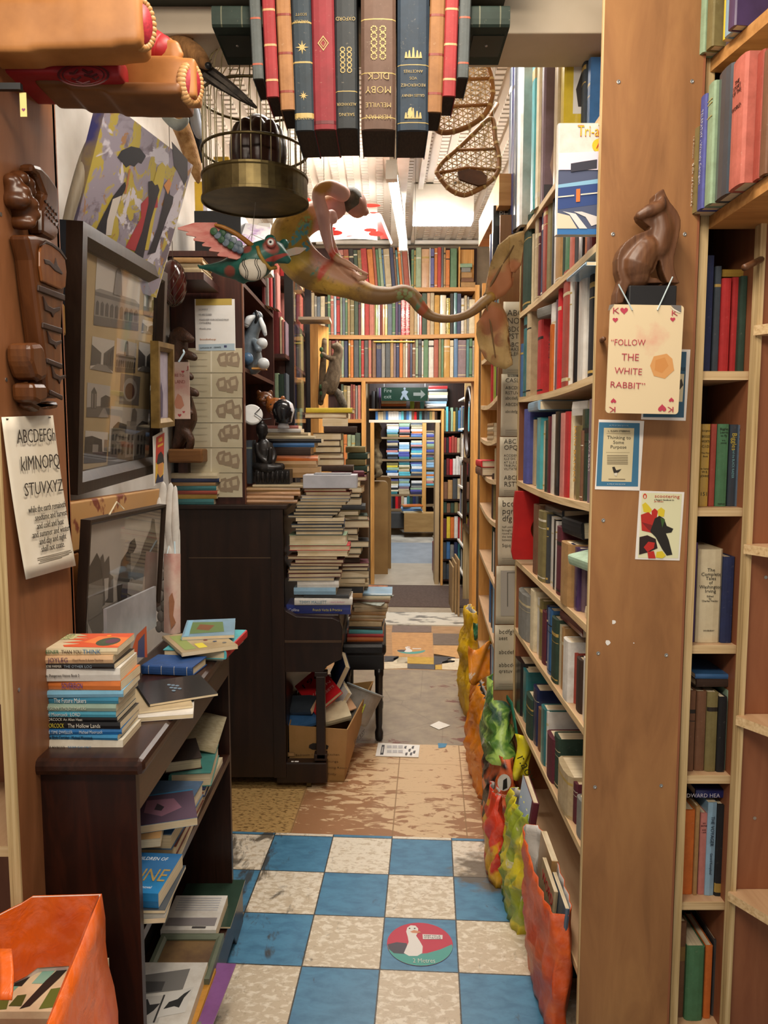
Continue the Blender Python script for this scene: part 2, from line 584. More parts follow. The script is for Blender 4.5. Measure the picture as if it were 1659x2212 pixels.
def floor_mat_cork():
 m,nt,b=_new('peeling_cork_tiles')
 tc=nt.nodes.new('ShaderNodeTexCoord')
 sp=nt.nodes.new('ShaderNodeSeparateXYZ')
 nt.links.new(tc.outputs['Object'],sp.inputs[0])
 x,y=sp.outputs['X'],sp.outputs['Y']
 n=_noise(nt,_coord(nt,(5,13,1)),1.8,6,.62,.8)
 sp2=_noise(nt,_coord(nt,(14,40,1)),2,5,.7)
 # red-brown wears through to peach; a peach band runs through the middle and along the far edge
 side=_thr(nt,_math(nt,'ABSOLUTE',_math(nt,'ADD',x,.03)),.02,.34)
 near=_thr(nt,y,.62,.05)
 f=_math(nt,'ADD',n,_math(nt,'ADD',_math(nt,'MULTIPLY',side,.16),_math(nt,'MULTIPLY',near,.10)))
 col=_mix(nt,_thr(nt,f,.63,.67),'#cdb08a','#986d4a')
 col=_mix(nt,_math(nt,'MULTIPLY',_thr(nt,sp2,.58,.68),.5),col,'#8a6640')
 # speckled cork in the corner below the piano
 ck=_thr(nt,x,-.56,-.58)
 cork=_mix(nt,_thr(nt,_noise(nt,_coord(nt,(30,70,1)),1.4,3),.52,.62),'#b3925c','#775a34')
 col=_mix(nt,ck,col,cork)
 for sx in(-.57,-.13,.19,.50):
  col=_mix(nt,_thr(nt,_math(nt,'ABSOLUTE',_math(nt,'ADD',x,-sx)),.004,.001),col,'#8b6a44')
 for sy in(.42,.74):
  col=_mix(nt,_math(nt,'MULTIPLY',_thr(nt,_math(nt,'ABSOLUTE',_math(nt,'ADD',y,-sy)),.004,.001),.7),col,'#9c7a50')
 dirt=_thr(nt,_noise(nt,_coord(nt,(3,6,1)),2.4,5,.65),.66,.76)
 col=_mix(nt,_math(nt,'MULTIPLY',dirt,.4),col,'#6a5438')
 nt.links.new(col,b.inputs['Base Color'])
 b.inputs['Roughness'].default_value=.5
 return m
def floor_mat_concrete():
 m,nt,b=_new('worn_concrete')
 tc=nt.nodes.new('ShaderNodeTexCoord')
 sp=nt.nodes.new('ShaderNodeSeparateXYZ')
 nt.links.new(tc.outputs['Object'],sp.inputs[0])
 n=_noise(nt,_coord(nt,(3,5,1)),1.6,6,.65,.5)
 n2=_noise(nt,_coord(nt,(1,1,1)),9,5,.6)
 col=_mix(nt,_thr(nt,n2,.35,.65),'#9c8e78','#85786a')
 f=_math(nt,'ADD',n,_math(nt,'MULTIPLY',_thr(nt,sp.outputs['X'],.0,.42),.26))
 f=_math(nt,'ADD',f,_math(nt,'MULTIPLY',_thr(nt,sp.outputs['Y'],.35,.0),.10))
 col=_mix(nt,_thr(nt,f,.66,.71),col,'#6f3f37')
 crack=nt.nodes.new('ShaderNodeTexVoronoi')
 crack.feature='DISTANCE_TO_EDGE'
 crack.inputs['Scale'].default_value=2.2
 nt.links.new(_coord(nt),crack.inputs['Vector'])
 col=_mix(nt,_math(nt,'MULTIPLY',_thr(nt,crack.outputs['Distance'],.008,.0),.4),col,'#5b5144')
 nt.links.new(col,b.inputs['Base Color'])
 b.inputs['Roughness'].default_value=.45
 return m
S0=along(1808)
seamA=room(PZ(846.7,1813.8,0))
floor_piece('floor',.6,S0,floor_mat_checker(),origin=(seamA[0]+.2525,S0-.02))
S1=along(1608)
floor_piece('floor',S0,S1,floor_mat_cork(),origin=(seamA[0]+.13,S0))
S2=along(1447)
floor_piece('floor',S1,S2,floor_mat_concrete(),origin=(seamA[0]+.13,S1))
S3=along(1352)
TAN_T=plain('tan_floor_tile','#b3906a',.5,col2='#a07c56',scale=9,stretch=(1,3,1))
floor_piece('floor',S2,S3,TAN_T)
S4=along(1325)
floor_piece('floor',S3,S4,plain('white_worn_threshold','#cfcabc',.5,col2='#77736a',scale=5,lo=.52,hi=.6,stretch=(1,2,1)),z=.012)
S5=along(1312)
floor_piece('floor',S4,S5,plain('beige_floor_tile','#a89880',.5))
S6=along(1265)
floor_piece('floor',S5,S6,plain('brown_doormat','#5f4e45',.95,col2='#4f4038',scale=40),z=.006)
floor_piece('floor',S6,9.9,plain('beige_lino','#b1a48f',.4,col2='#a29480',scale=5),z=.0,z1=.07)
floor_piece('floor',9.9,11.0,plain('grey_lino','#8f9499',.35,col2='#7f858a',scale=6),z=.07,z1=.19)
floor_piece('floor',11.0,12.1,plain('pale_worn_floor','#b5ab9a',.4,col2='#8d857a',scale=5),z=.19,z1=.27)
floor_piece('floor',12.1,15.0,plain('raised_floor','#a3988a',.5),z=.34)
def floor_patch(pts,col,parent_name='floor',z=.002,m=None):
 """A differently coloured tile in the floor, from its corners in the view."""
 v=[PZ(x,y,z)for x,y in pts]
 mb=MB().poly([tuple(p)for p in v])
 o=mb.build(parent_name,m or PRINT,color=col)
 return struct(o)
for pts,col in(([(846,1366),(932,1366),(932,1350),(848,1350)],'#7c6a60'),([(848,1418),(936,1420),(934,1367),(846,1366)],'#c99a66'),([(936,1393),(1006,1394),(1003,1369),(935,1368)],'#786a5e'),([(937,1421),(1008,1421),(1006,1395),(936,1394)],'#cfa36e'),([(830,1445),(880,1443),(880,1419),(830,1420)],'#ded2b8'),([(830,1430),(858,1429),(862,1417),(830,1417)],'#4c4c50'),([(858,1432),(937,1435),(937,1420),(858,1418)],'#c9a546'),([(880,1444),(940,1446),(940,1435),(880,1434)],'#55555a'),([(955,1446),(1012,1448),(1010,1423),(955,1422)],'#dfd3b9'),([(937,1436),(982,1430),(984,1420),(937,1412)],'#4c4c50'),([(939,1446),(955,1446),(954,1437),(939,1436)],'#c9a546'),([(947,1616),(962,1614),(966,1606),(946,1605)],'#4f8db5'),([(1060,1770),(1075,1768),(1080,1757),(1053,1756)],'#4f7f9d')):
 floor_patch(pts,col)
 # wooden step into the last room
RISER=wood('step_riser',[(.3,'#8a6238'),(.6,'#a67c4a')],'x',3,.6,8)
o=MB().box((-1.2,12.05,.20),(2.4,12.15,.34)).build('floor_step_riser',RISER)
struct(o)
# ceiling of ribbed white sheet
CEIL=plain('ceiling_sheet','#e6ddd2',.55,col2='#d9cfc3',scale=3)
def rib_mat():
 m,nt,b=_new('ceiling_rib')
 tc=nt.nodes.new('ShaderNodeTexCoord')
 sp=nt.nodes.new('ShaderNodeSeparateXYZ')
 nt.links.new(tc.outputs['Object'],sp.inputs[0])
 w=_math(nt,'FRACT',_math(nt,'MULTIPLY',sp.outputs['Y'],18.0))
 g=_thr(nt,_math(nt,'ABSOLUTE',_math(nt,'ADD',w,-.5)),.36,.46)
 nt.links.new(_mix(nt,g,'#ece4d9','#8d8275'),b.inputs['Base Color'])
 bp=nt.nodes.new('ShaderNodeBump')
 bp.inputs['Strength'].default_value=.6
 bp.inputs['Distance'].default_value=.01
 nt.links.new(_math(nt,'SINE',_math(nt,'MULTIPLY',sp.outputs['Y'],113.1)),bp.inputs['Height'])
 nt.links.new(bp.outputs[0],b.inputs['Normal'])
 b.inputs['Roughness'].default_value=.5
 return m
CEZ=3.45
cm=MB().box((-2.0,2.45,CEZ),(2.0,7.2,CEZ+.05))
for i in range(34):
 x=-1.62+i*.098
 cm.box((x,2.46,CEZ-.012),(x+.046,7.1,CEZ),mi=1)
struct(cm.build('ceiling',[CEIL,rib_mat()]))
struct(MB().box((.055,3.4,3.37),(.155,7.0,CEZ-.012)).box((.235,3.4,3.40),(.27,7.0,CEZ-.012)).build('ceiling_beam',WHITEP))
struct(MB().box((-.6,6.98,3.40),(1.4,7.02,3.43)).build('ceiling_trim',WHITEP))
struct(MB().box((-1.02,2.25,2.815),(.98,2.45,3.45)).build('beam_lintel',CREAM,bevel=.004))
struct(MB().box((-.735,2.03,2.885),(.33,2.25,3.1)).build('beam_board',plain('dark_green_board','#26291f',.5)))
# walls
struct(MB().box((-1.05,1.76,0),(-.99,7.1,3.5)).build('wall_left',plain('old_white_wall','#dcd8d2',.7,col2='#bdb6ac',scale=3)))
struct(MB().box((1.45,1.2,0),(1.5,7.1,3.5)).build('wall_right',CREAM))
WBACK=plain('back_wall_paint','#8b7a64',.8)
mb=MB().box((-1.05,7.15,0),(-.19,7.25,3.5)).box((.86,7.15,0),(1.5,7.25,3.5)).box((-.19,7.15,2.34),(.86,7.25,3.5))
struct(mb.build('wall_back',WBACK))
# passage behind the first doorway and the rooms beyond it
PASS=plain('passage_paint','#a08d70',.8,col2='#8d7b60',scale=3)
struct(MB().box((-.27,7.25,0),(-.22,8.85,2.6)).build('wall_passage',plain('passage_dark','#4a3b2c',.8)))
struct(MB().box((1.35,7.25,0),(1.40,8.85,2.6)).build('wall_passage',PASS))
struct(MB().box((-.27,7.25,2.60),(1.4,8.85,2.66)).build('ceiling_passage',plain('passage_ceiling','#b9ac9b',.8)))
mb=MB().box((-1.3,9.10,0),(-.13,9.16,3.2)).box((.92,9.10,0),(2.2,9.16,3.2)).box((-.13,9.10,2.44),(.92,9.16,3.2))
struct(mb.build('wall_inner',PASS))
struct(MB().box((-1.6,9.16,-.05),(-1.5,15,3.6)).build('wall_far_left',PASS))
struct(MB().box((2.5,9.16,-.05),(2.6,15,3.6)).build('wall_far_right',PASS))
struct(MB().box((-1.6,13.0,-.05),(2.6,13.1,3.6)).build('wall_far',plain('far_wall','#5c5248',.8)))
struct(MB().box((-1.6,9.1,3.2),(2.6,13.1,3.26)).build('ceiling_far',WHITEP))
# white-painted post and timber block on the near side of the wall
struct(MB().box((-.985,1.90,0),(-.88,2.04,1.95)).build('wall_post',WHITEP,bevel=.004))
struct(MB().box((-.985,1.89,1.95),(-.79,1.95,2.03)).build('beam_bracket',plain('ochre_painted_wood','#b98f57',.5,col2='#a17a45',scale=6),bevel=.008))
# ------------------------------------------------------------------ bookcases
EDGE_A,EDGE_B=0,1
def shelf_board(parent,a,b,edge_side,name='shelf',m=None,e=None,sag=.0):
 """Board from corner a to corner b with a pale raw edge strip on its open side ('x-' or 'y-')."""
 m=m or PLYSHELF
 x0,y0,z0=a
 x1,y1,z1=b
 mb=MB()
 if edge_side=='x-':
  n=10
  def zz(t):
   return-sag*math.sin(math.pi*t)
  for i in range(n if sag else 1):
   k=n if sag else 1
   ya,yb=y0+(y1-y0)*i/k,y0+(y1-y0)*(i+1)/k
   za,zb=zz(i/k),zz((i+1)/k)
   mb.add([(x0+.004,ya,z0+za),(x1,ya,z0+za),(x1,yb,z0+zb),(x0+.004,yb,z0+zb),(x0+.004,ya,z1+za),(x1,ya,z1+za),(x1,yb,z1+zb),(x0+.004,yb,z1+zb)],[(0,3,2,1),(4,5,6,7),(0,1,5,4),(2,3,7,6),(1,2,6,5)],0)
   mb.add([(x0+.004,ya,z0+za),(x0+.004,yb,z0+zb),(x0+.004,yb,z1+zb),(x0+.004,ya,z1+za),(x0,ya,z0+za),(x0,yb,z0+zb),(x0,yb,z1+zb),(x0,ya,z1+za)],[(4,7,6,5),(0,4,5,1),(3,2,6,7),(0,3,7,4),(1,5,6,2)],1)
  return mb.build(name,[m,e or PLYEDGEY],parent)
 mb.box((x0,y0+.004,z0),(x1,y1,z1),mi=0)
 mb.box((x0,y0,z0),(x1,y0+.004,z1),mi=1)
 return mb.build(name,[m,e or PLYEDGEX],parent)
 # --- the plywood bookcase along the aisle, its end panel towards us
RX=.53
UZ=[.25,.597,.932,1.211,1.53,1.858,2.183,2.487]
SAGS=[0,0,.004,.0,.012,.012,.006,0]
unit=thing('bookcase','tall plywood bookcase along the aisle, its wide bare end panel screwed on','bookcase',(.65,2.5,0))
mb=MB().box((RX,1.95,0),(.77,1.964,2.90))
mb.box((RX-.003,1.953,0),(RX,1.966,2.90),mi=1)
mb.build('end_panel',[PLY,PLYEDGE],unit)
for(x,y)in((1336,177),(1495,176),(1324,506),(1479,506),(1303,1124),(1292,1411),(1439,1415),(1285,1700),(1428,1697)):
 p=P(x,y,1.95)
 MB().lathe([(.0048,0),(.0048,.0012),(.0025,.0016),(.001,.0006)],12,fm((p.x,1.95,p.z),(1,0,0),(0,0,1))).build('screw',STEEL,unit)
for z,sg in zip(UZ,SAGS):
 shelf_board(unit,(RX,1.966,z-.02),(.77,3.06,z),'x-',sag=sg)
MB().box((RX+.004,3.06,0),(.77,3.078,2.62)).box((RX,3.06,0),(RX+.004,3.078,2.62),mi=1).build('side_panel',[PLYRED,PLYEDGE],unit)
MB().box((.77,1.95,0),(.776,3.078,2.9)).build('back_panel',PLYRED,unit)
# chips and paint flecks on the end panel
for(x,y,r)in((1326,1344,.0065),(1313,1388,.007),(1369,1389,.002)):
 p=P(x,y,1.9495)
 rr=random.Random(x)
 MB().poly([(p.x+r*rr.uniform(.6,1.1)*math.cos(a*.785),1.9495,p.z+r*rr.uniform(.7,1.2)*math.sin(a*.785))for a in range(8)]).build('paint_chip',WHITEPAPER,unit)
 # --- second aisle bookcase, standing a little forward, its end covered with lettering sheets
U2=.06
def ux(y):
 return .452+U2*(y-3.09)
u2=thing('bookcase','pale plywood bookcase with bowed shelves behind the lettering sheets','bookcase',(.6,3.6,0))
mb=MB().box((.452,3.082,0),(.80,3.10,2.56))
mb.build('end_panel',PLY,u2)
U2Z=[.35,.60,.85,1.10,1.354,1.53,1.70,1.868,2.10,2.36]
for k,z in enumerate(U2Z):
 mb=MB()
 n=12
 for i in range(n):
  ya,yb=3.10+i/n*1.0,3.10+(i+1)/n
  bow=(.018 if 3<k<9 else .006)
  za,zb=z-bow*math.sin(math.pi*i/n),z-bow*math.sin(math.pi*(i+1)/n)
  xa,xb=ux(ya),ux(yb)
  mb.add([(xa,ya,za-.02),(xa+.3,ya,za-.02),(xb+.3,yb,zb-.02),(xb,yb,zb-.02),(xa,ya,za),(xa+.3,ya,za),(xb+.3,yb,zb),(xb,yb,zb)],[(0,3,2,1),(4,5,6,7),(1,2,6,5)]+([(0,1,5,4)]if i==0 else[])+([(2,3,7,6)]if i==n-1 else[]),0)
  mb.add([(xa,ya,za-.02),(xb,yb,zb-.02),(xb,yb,zb),(xa,ya,za)],[(0,3,2,1)],1)
 mb.build('shelf',[PLYSHELF,PLYEDGEY],u2)
mb=MB().box((ux(4.1),4.10,0),(ux(4.1)+.3,4.118,2.5))
mb.build('side_panel',PINE,u2)
MB().box((.80,3.1,0),(.81,4.118,2.5)).build('back_panel',PLYRED,u2)
MB().box((.448,3.10,2.60),(.74,3.75,2.72)).build('top_box',PINEX,u2)
# --- narrow bookcase beside the end panel, open towards us
NY=1.97
nx0,nx1,nx2,nx3=P(1493,1000,NY).x,P(1511,1000,NY).x,P(1613,1000,NY).x,P(1627,1000,NY).x
un=thing('bookcase','narrow plywood bookcase beside the bare end panel, six stacked openings','bookcase',(nx1+.06,2.1,0))
for a,b in((nx0,nx1),(nx2,nx3)):
 MB().box((a,NY,0),(b,NY+.004,2.95),mi=1).box((a,NY+.004,0),(b,NY+.26,2.95),mi=0).build('upright',[PLYRED,PLYEDGE],un)
NZ=[P(1550,y,NY).z for y in(2225,1955,1680,1397,1098,801)]
for z in NZ:
 shelf_board(un,(nx1,NY+.012,z-.022),(nx2,NY+.26,z),'y-')
MB().box((nx1,NY+.26,0),(nx2,NY+.268,2.95)).build('back_panel',MAHOG,un)
def slanted_shelf(p0,p1,parent,depth=.24,th=.03):
 """Shelf whose front edge runs from view point p0 (at the upright) out towards us at p1, level."""
 a=P(p0[0],p0[1],NY)
 b=PZ(p1[0],p1[1],a.z)
 d=(b-a).normalized()
 n=Vector((-d.y,d.x,0))
 if n.x<0:
  n=-n
 c,e=b+n*depth+d*.1,a+n*depth
 b=b+d*.1
 mb=MB().add([tuple(q)for q in(a,b,c,e)]+[(q.x,q.y,q.z-th)for q in(a,b,c,e)],[(0,1,2,3),(7,6,5,4),(0,4,5,1),(1,5,6,2),(2,6,7,3),(3,7,4,0)])
 mb.build('shelf',PINEX,parent)
 return a,b,d,n
SL1=slanted_shelf((1532,468),(1650,385),un)
SL2=slanted_shelf((1535,128),(1659,18),un)
# --- empty shelving on the far right: brown board with shelves cut away at a slant
ue=thing('shelving','empty brown plywood shelving with pale slanting shelf ends','shelving',(1.0,1.9,0))
EY=1.93
ex0=P(1628,1000,EY).x
MB().box((ex0,EY,0),(1.3,EY+.018,2.95)).box((ex0-.014,EY-.012,0),(ex0,EY+.018,2.95),mi=1).build('back_panel',[PLYRED,PLYEDGE],ue)
for y in(705,1174,1542,1920):
 z=P(1620,y,EY).z
 mb=MB()
 top=[(ex0-.022,EY-.014,z),(ex0+.001,EY-.001,z),(1.3,EY-.001,z),(1.3,1.25,z),(ex0+.10,EY-.24,z)]
 lo=[(x,yy,zz-.024)for x,yy,zz in top]
 mb.add(top+lo,[(4,3,2,1,0),(5,6,7,8,9)]+[(i,(i+1)%5,5+(i+1)%5,5+i)for i in range(3)],0)
 mb.add(top+lo,[(3,4,9,8),(4,0,5,9)],1)
 mb.build('shelf',[PLYSHELF,PLYEDGEX],ue)
for(x,y)in((1654,1247),(1630,1767)):
 p=P(x,y,EY)
 MB().lathe([(.0045,0),(.0045,.0012),(.001,.001)],12,fm((p.x,EY,p.z),(1,0,0),(0,0,1))).build('screw',STEEL,ue)
 # --- left end panel of the bookcase we stand beside
ul=thing('bookcase','bookcase cut by the picture edge, reddish plywood end panel towards the aisle','bookcase',(-.85,1.6,0))
MB().box((-.742,1.454,0),(-.722,1.76,3.0)).build('end_panel',PLYSHADED,ul)
MB().box((-.743,1.448,0),(-.721,1.454,3.0)).build('edge_strip',PLYEDGE,ul)
for y in(1500,1830):
 z=P(4,y,1.46).z
 shelf_board(ul,(-1.2,1.46,z-.02),(-.742,1.75,z),'y-')
MB().box((-1.2,1.75,0),(-.722,1.765,3.0)).build('back_panel',PLYRED,ul)
for(x,y)in((2,463),(14,820),(41,1490)):
 p=PX(x,y,-.7215)
 MB().lathe([(.004,0),(.004,.001),(.001,.0008)],12,fm((-.722,p.y,p.z),(0,1,0),(0,0,1))).build('screw',STEEL,ul)
 # --- back bookcase over the doorway
BY=6.9
ub=thing('bookcase','wide oak bookcase built over and around the far doorway','bookcase',(0,7.0,0))
for z in(3.012,2.614,2.231):
 mb=MB()
 n=14
 for i in range(n):
  xa,xb=-1.0+1.82*i/n,-1.0+1.82*(i+1)/n
  sa,sb=(.016*math.sin(math.pi*t)if z==2.614 else .004*math.sin(math.pi*t)for t in(i/n,(i+1)/n))
  mb.add([(xa,BY,z-sa-.035),(xb,BY,z-sb-.035),(xb,BY+.24,z-sb-.035),(xa,BY+.24,z-sa-.035),(xa,BY,z-sa),(xb,BY,z-sb),(xb,BY+.24,z-sb),(xa,BY+.24,z-sa)],[(0,3,2,1),(4,5,6,7),(0,1,5,4),(2,3,7,6)])
 mb.build('shelf',PINEX,ub)
MB().box((.80,BY-.004,0),(.838,BY+.24,3.03)).build('upright',PINE,ub)
MB().box((-.20,BY-.004,0),(-.165,BY+.24,2.20)).build('upright',PINE,ub)
MB().box((-1.0,BY+.24,2.2),(.84,BY+.25,3.4)).build('back_panel',MAHOG,ub)
MB().box((-1.0,BY,1.83),(-.2,BY+.24,1.862)).build('shelf',PINEX,ub)
MB().box((-1.0,BY,1.36),(-.2,BY+.24,1.39)).build('shelf',PINEX,ub)
MB().box((-1.0,BY+.24,0),(-.2,BY+.25,2.2)).build('back_panel',MAHOG,ub)
# partition of orange board closing the right end of the top row
MB().box((.655,BY+.02,3.012),(.667,BY+.22,3.36)).box((.667,BY+.12,3.012),(.80,BY+.13,3.36)).build('partition',PINE,ub)
# ------------------------------------------------------------------ books
HUE={'red':'#b02a2c','bright red':'#c8232a','dark red':'#6e2022','rust red':'#9c4538','maroon':'#5c2430','pink':'#c07a72','salmon':'#bd6a5c','orange':'#d0702f','ochre':'#c08a35','yellow':'#d8c03a','mustard':'#b79545','cream':'#d9ccab','white':'#dcdad4','beige':'#b8a684','tan':'#a98455','brown':'#75513a','dark brown':'#3c2a20','olive':'#7d7248','dark green':'#2c4236','green':'#4c7a57','pale green':'#8fa98b','mint green':'#a9c6ae','lime green':'#8fb53c','teal':'#38777c','cyan':'#58b2bd','pale blue':'#8fb4cf','blue':'#3f6ea3','navy':'#262f55','violet blue':'#50559a','purple':'#4a3560','mauve':'#776370','grey':'#84847f','dark grey':'#434649','blue grey':'#57677a','black':'#1c1c1f','peach':'#c79a72','slate':'#3d4650'}
ORD='first second third fourth fifth sixth seventh eighth ninth tenth eleventh twelfth thirteenth fourteenth fifteenth sixteenth seventeenth eighteenth nineteenth twentieth'.split()
TENS={2:'twenty',3:'thirty',4:'forty',5:'fifty',6:'sixty'}
def ordinal(n):
 """0 -> first"""
 n+=1
 if n<=20:
  return ORD[n-1]
 t,u=divmod(n,10)
 return TENS[t]+('-'+ORD[u-1]if u else 'th')
R=random.Random(7)
def _profile(w,d,hard):
 t=min(.0024,w*.18)if hard else min(.0007,w*.1)
 b=(.10*w if hard else .015*w)
 n=5 if hard else 2
 k=[(0,d),(0,.002)]
 k+=[(w*(.5-.5*math.cos(math.pi*i/n)),.002-b*math.sin(math.pi*i/n)-.002)for i in range(1,n)]
 k+=[(w,.002),(w,d)]
 inn=[(t,d),(t,.003+t)]+[(t+(w-2*t)*(.5-.5*math.cos(math.pi*i/n)),.003+t)for i in range(1,n)]+[(w-t,.003+t),(w-t,d)]
 return k,inn,t,b
def book(name,M,w,h,d,col,style='h',label=None,group=None,parts=True,bands=None,page=None,pagemat=None):
 """A closed book. Local axes: x = thickness, y = in from the spine, z = along the spine. style h cloth hardback, j jacketed hardback, p paperback, m magazine."""
 hard=style in 'hj'
 c=HUE.get(col,col)
 k,inn,t,b=_profile(w,d,hard)
 mb=MB()
 n=len(k)
 for i in range(n-1):
  a,e=k[i],k[i+1]
  p,q=inn[i],inn[i+1]
  mb.add([(a[0],a[1],0),(e[0],e[1],0),(e[0],e[1],h),(a[0],a[1],h),(p[0],p[1],0),(q[0],q[1],0),(q[0],q[1],h),(p[0],p[1],h)],[(0,1,2,3),(7,6,5,4),(3,2,6,7),(0,4,5,1)]+([(0,3,7,4)]if i==0 else[])+([(1,5,6,2)]if i==n-2 else[]))
 o=.003 if hard else .0
 pg=MB().box((t,.003,o),(w-t,d-o-(.0 if hard else .0003),h-o-(.0 if hard else .0003)))
 mat={'h':CLOTH,'j':GLOSS,'p':GLOSS,'m':GLOSS}[style]
 if not parts:
  mb.box((t,.003,o),(w-t,d-o,h-o),mi=1)
  ob=mb.build(name,[mat,PAGES],color=c)
 else:
  ob=mb.build(name,mat,color=c)
  pg.build('page_block',pagemat or PAGES,ob,local=True)
 ob.matrix_basis=M
 if label:
  tag(ob,label,'book',group)
 for(z0,z1,bc)in(bands or()):
  bm=MB()
  m=n//2
  pts=[(x,y-.0004)for x,y in k[1:-1]]
  for i in range(len(pts)-1):
   bm.add([(pts[i][0],pts[i][1],z0*h),(pts[i+1][0],pts[i+1][1],z0*h),(pts[i+1][0],pts[i+1][1],z1*h),(pts[i][0],pts[i][1],z1*h)],[(0,1,2,3)])
  bm.build('spine_label',PRINT,ob,local=True,color=HUE.get(bc,bc))
 ob['dims']=(w,h,d)
 return ob
def spine_text(ob,s,col,size,at=.5,across=False,off=.5,maxw=None):
 """Lettering on a spine; along it from the top, or across it."""
 w,h,d=ob['dims']
 y=-.1*w-.0006
 if across:
  M=fm((w*off,y,h*at),(1,0,0),(0,0,1))
  return text(s,M,size,PRINT,ob,'spine_lettering',align='CENTER',local=True,maxw=maxw or w*.9,color=col)
 M=fm((w*off,y,h*at),(0,0,-1),(1,0,0))
 return text(s,M,size,PRINT,ob,'spine_lettering',align='CENTER',local=True,maxw=maxw or h*.94,color=col)
KIND={'h':('hardback_book','hardback'),'j':('jacketed_book','jacketed hardback'),'p':('paperback_book','paperback'),'m':('magazine','magazine')}
SIDEDIM={'h':(.145,.17),'j':(.15,.18),'p':(.12,.14),'m':(.17,.19)}
def some_bands(rng,col):
 if rng.random()<.5:
  g=rng.choice(['#b59a55','#c9bd98','#2a2420','#d8d2c0'])
  z=rng.uniform(.72,.86)
  r=[(z,z+rng.uniform(.01,.06),g)]
  if rng.random()<.6:
   r.append((.05,.05+rng.uniform(.01,.03),g))
  if rng.random()<.4:
   r.append((z-.1,z-.09,g))
  return r
 return None
 # ---- rows on the aisle bookcase: (view x of far edge, of near edge, view y of the top, colour, style, setback)
def aisle_row(z,specs,where,group,sag=.0):
 out=[]
 for i,s in enumerate(specs):
  xl,xr,yt,col,st=s[:5]
  X=RX+(s[5]if len(s)>5 else R.uniform(.012,.03))
  ya,yb=(PX(x,(yt+row_y(z,PX(x,yt,X).y))/2,X).y for x in(xl,xr))
  if ya<yb:
   ya,yb=yb,ya
  yb=max(yb+.0006,1.968)
  zz=z-sag*math.sin(math.pi*min(1,max(0,(.5*(ya+yb)-1.966)/1.094)))+.0008
  h=PX(xl,yt,X).z-zz
  w=ya-yb
  d=min(.765-X,R.uniform(*SIDEDIM[st]))
  M=fm((X,ya,zz),(0,-1,0),(1,0,0))
  nm,word=KIND[st]
  b=book(nm,M,w,h,d,col,st,'%s %s, %s from far end, %s'%(col,word,ordinal(i),where),group,bands=some_bands(R,col)if len(s)<7 else s[6])
  out.append(b)
 return out
G1='books in the tall aisle bookcase'
row_b=aisle_row(UZ[6],[(1126,1132,531,'blue','j'),(1133,1146,484,'dark green','h'),(1146.2,1152,514,'cream','j'),(1152.2,1156,477,'dark red','h'),(1156.2,1162,471,'beige','h'),(1162.5,1166.5,475,'maroon','h'),(1166.7,1170,470,'pale blue','j'),(1170.2,1174,456,'navy','h'),(1174.2,1181,439,'rust red','h'),(1181.2,1193,432,'olive','h'),(1193.2,1198,436,'black','h'),(1198.3,1202,414,'white','j'),(1203,1215,440,'tan','h'),(1215.4,1223,420,'dark green','h'),(1223.4,1232,425,'green','h'),(1233,1240,400,'salmon','h'),(1240.5,1252,395,'dark grey','h'),(1253,1263,370,'black','j'),(1264,1271,372,'orange','j'),(1271.5,1285,360,'dark red','h')],'second shelf down of aisle bookcase',G1,SAGS[6])
row_c=aisle_row(UZ[5],[(1123,1131.5,748,'blue','j',.014),(1132,1139,689,'teal','j'),(1139.2,1146,664,'beige','h',.010),(1163,1172,697,'red','h',.02),(1186,1190.5,704,'orange','p',.012,[]),(1191,1200,661,'white','h'),(1200.2,1205,651,'mauve','j'),(1205.2,1210.5,617,'bright red','h'),(1211,1217,601,'blue grey','h'),(1217.2,1229.5,594,'rust red','h',.01),(1229.8,1233,600,'white','j'),(1233.2,1240,609,'tan','h'),(1240.3,1246,600,'black','j'),(1246.3,1251,598,'mint green','j'),(1251.3,1265.5,590,'white','j',.012,[]),(1266,1272.5,590,'dark grey','j'),(1273,1282,588,'black','h')],'third shelf down of aisle bookcase',G1,SAGS[5])
row_d=aisle_row(UZ[4],[(1128,1133,884,'orange','j'),(1133.4,1143,885,'violet blue','h'),(1143.3,1148.8,890,'tan','h'),(1149,1152,901,'blue','p'),(1152.3,1158,907,'beige','j'),(1158.3,1166,903,'cyan','p',.01,[]),(1166.3,1172,922,'purple','j'),(1172.3,1178,910,'cream','j'),(1178.3,1183.5,908,'dark green','h'),(1183.8,1189,900,'maroon','j'),(1189.3,1200,896,'white','p',.012,[]),(1200.4,1211,890,'black','j',.014,[]),(1211.3,1220.5,893,'pink','h'),(1221,1231,890,'red','h'),(1231.3,1239.7,889,'cream','h'),(1240,1253.5,920,'olive','p',.016,[]),(1254,1257.7,930,'brown','h'),(1258,1271,885,'dark green','j'),(1272,1281,863,'mauve','h',.012,[])],'fourth shelf down of aisle bookcase',G1,SAGS[4])
row_e=aisle_row(UZ[3],[(1154,1164.5,1087,'brown','h'),(1165,1178,1100,'olive','h',.012),(1178.3,1183.7,1108,'dark grey','j'),(1184,1188.5,1113,'white','p'),(1188.8,1194,1114,'white','p',.02),(1194.2,1198,1120,'black','p'),(1198.3,1203.7,1123,'white','j'),(1204,1214,1134,'maroon','h',.018),(1214.4,1232.5,1166,'tan','h',.006,[]),(1233,1241.7,1172,'navy','j'),(1242,1250,1180,'purple','j'),(1250.3,1263,1188,'mauve','h',.03)],'fifth shelf down of aisle bookcase',G1,SAGS[3])
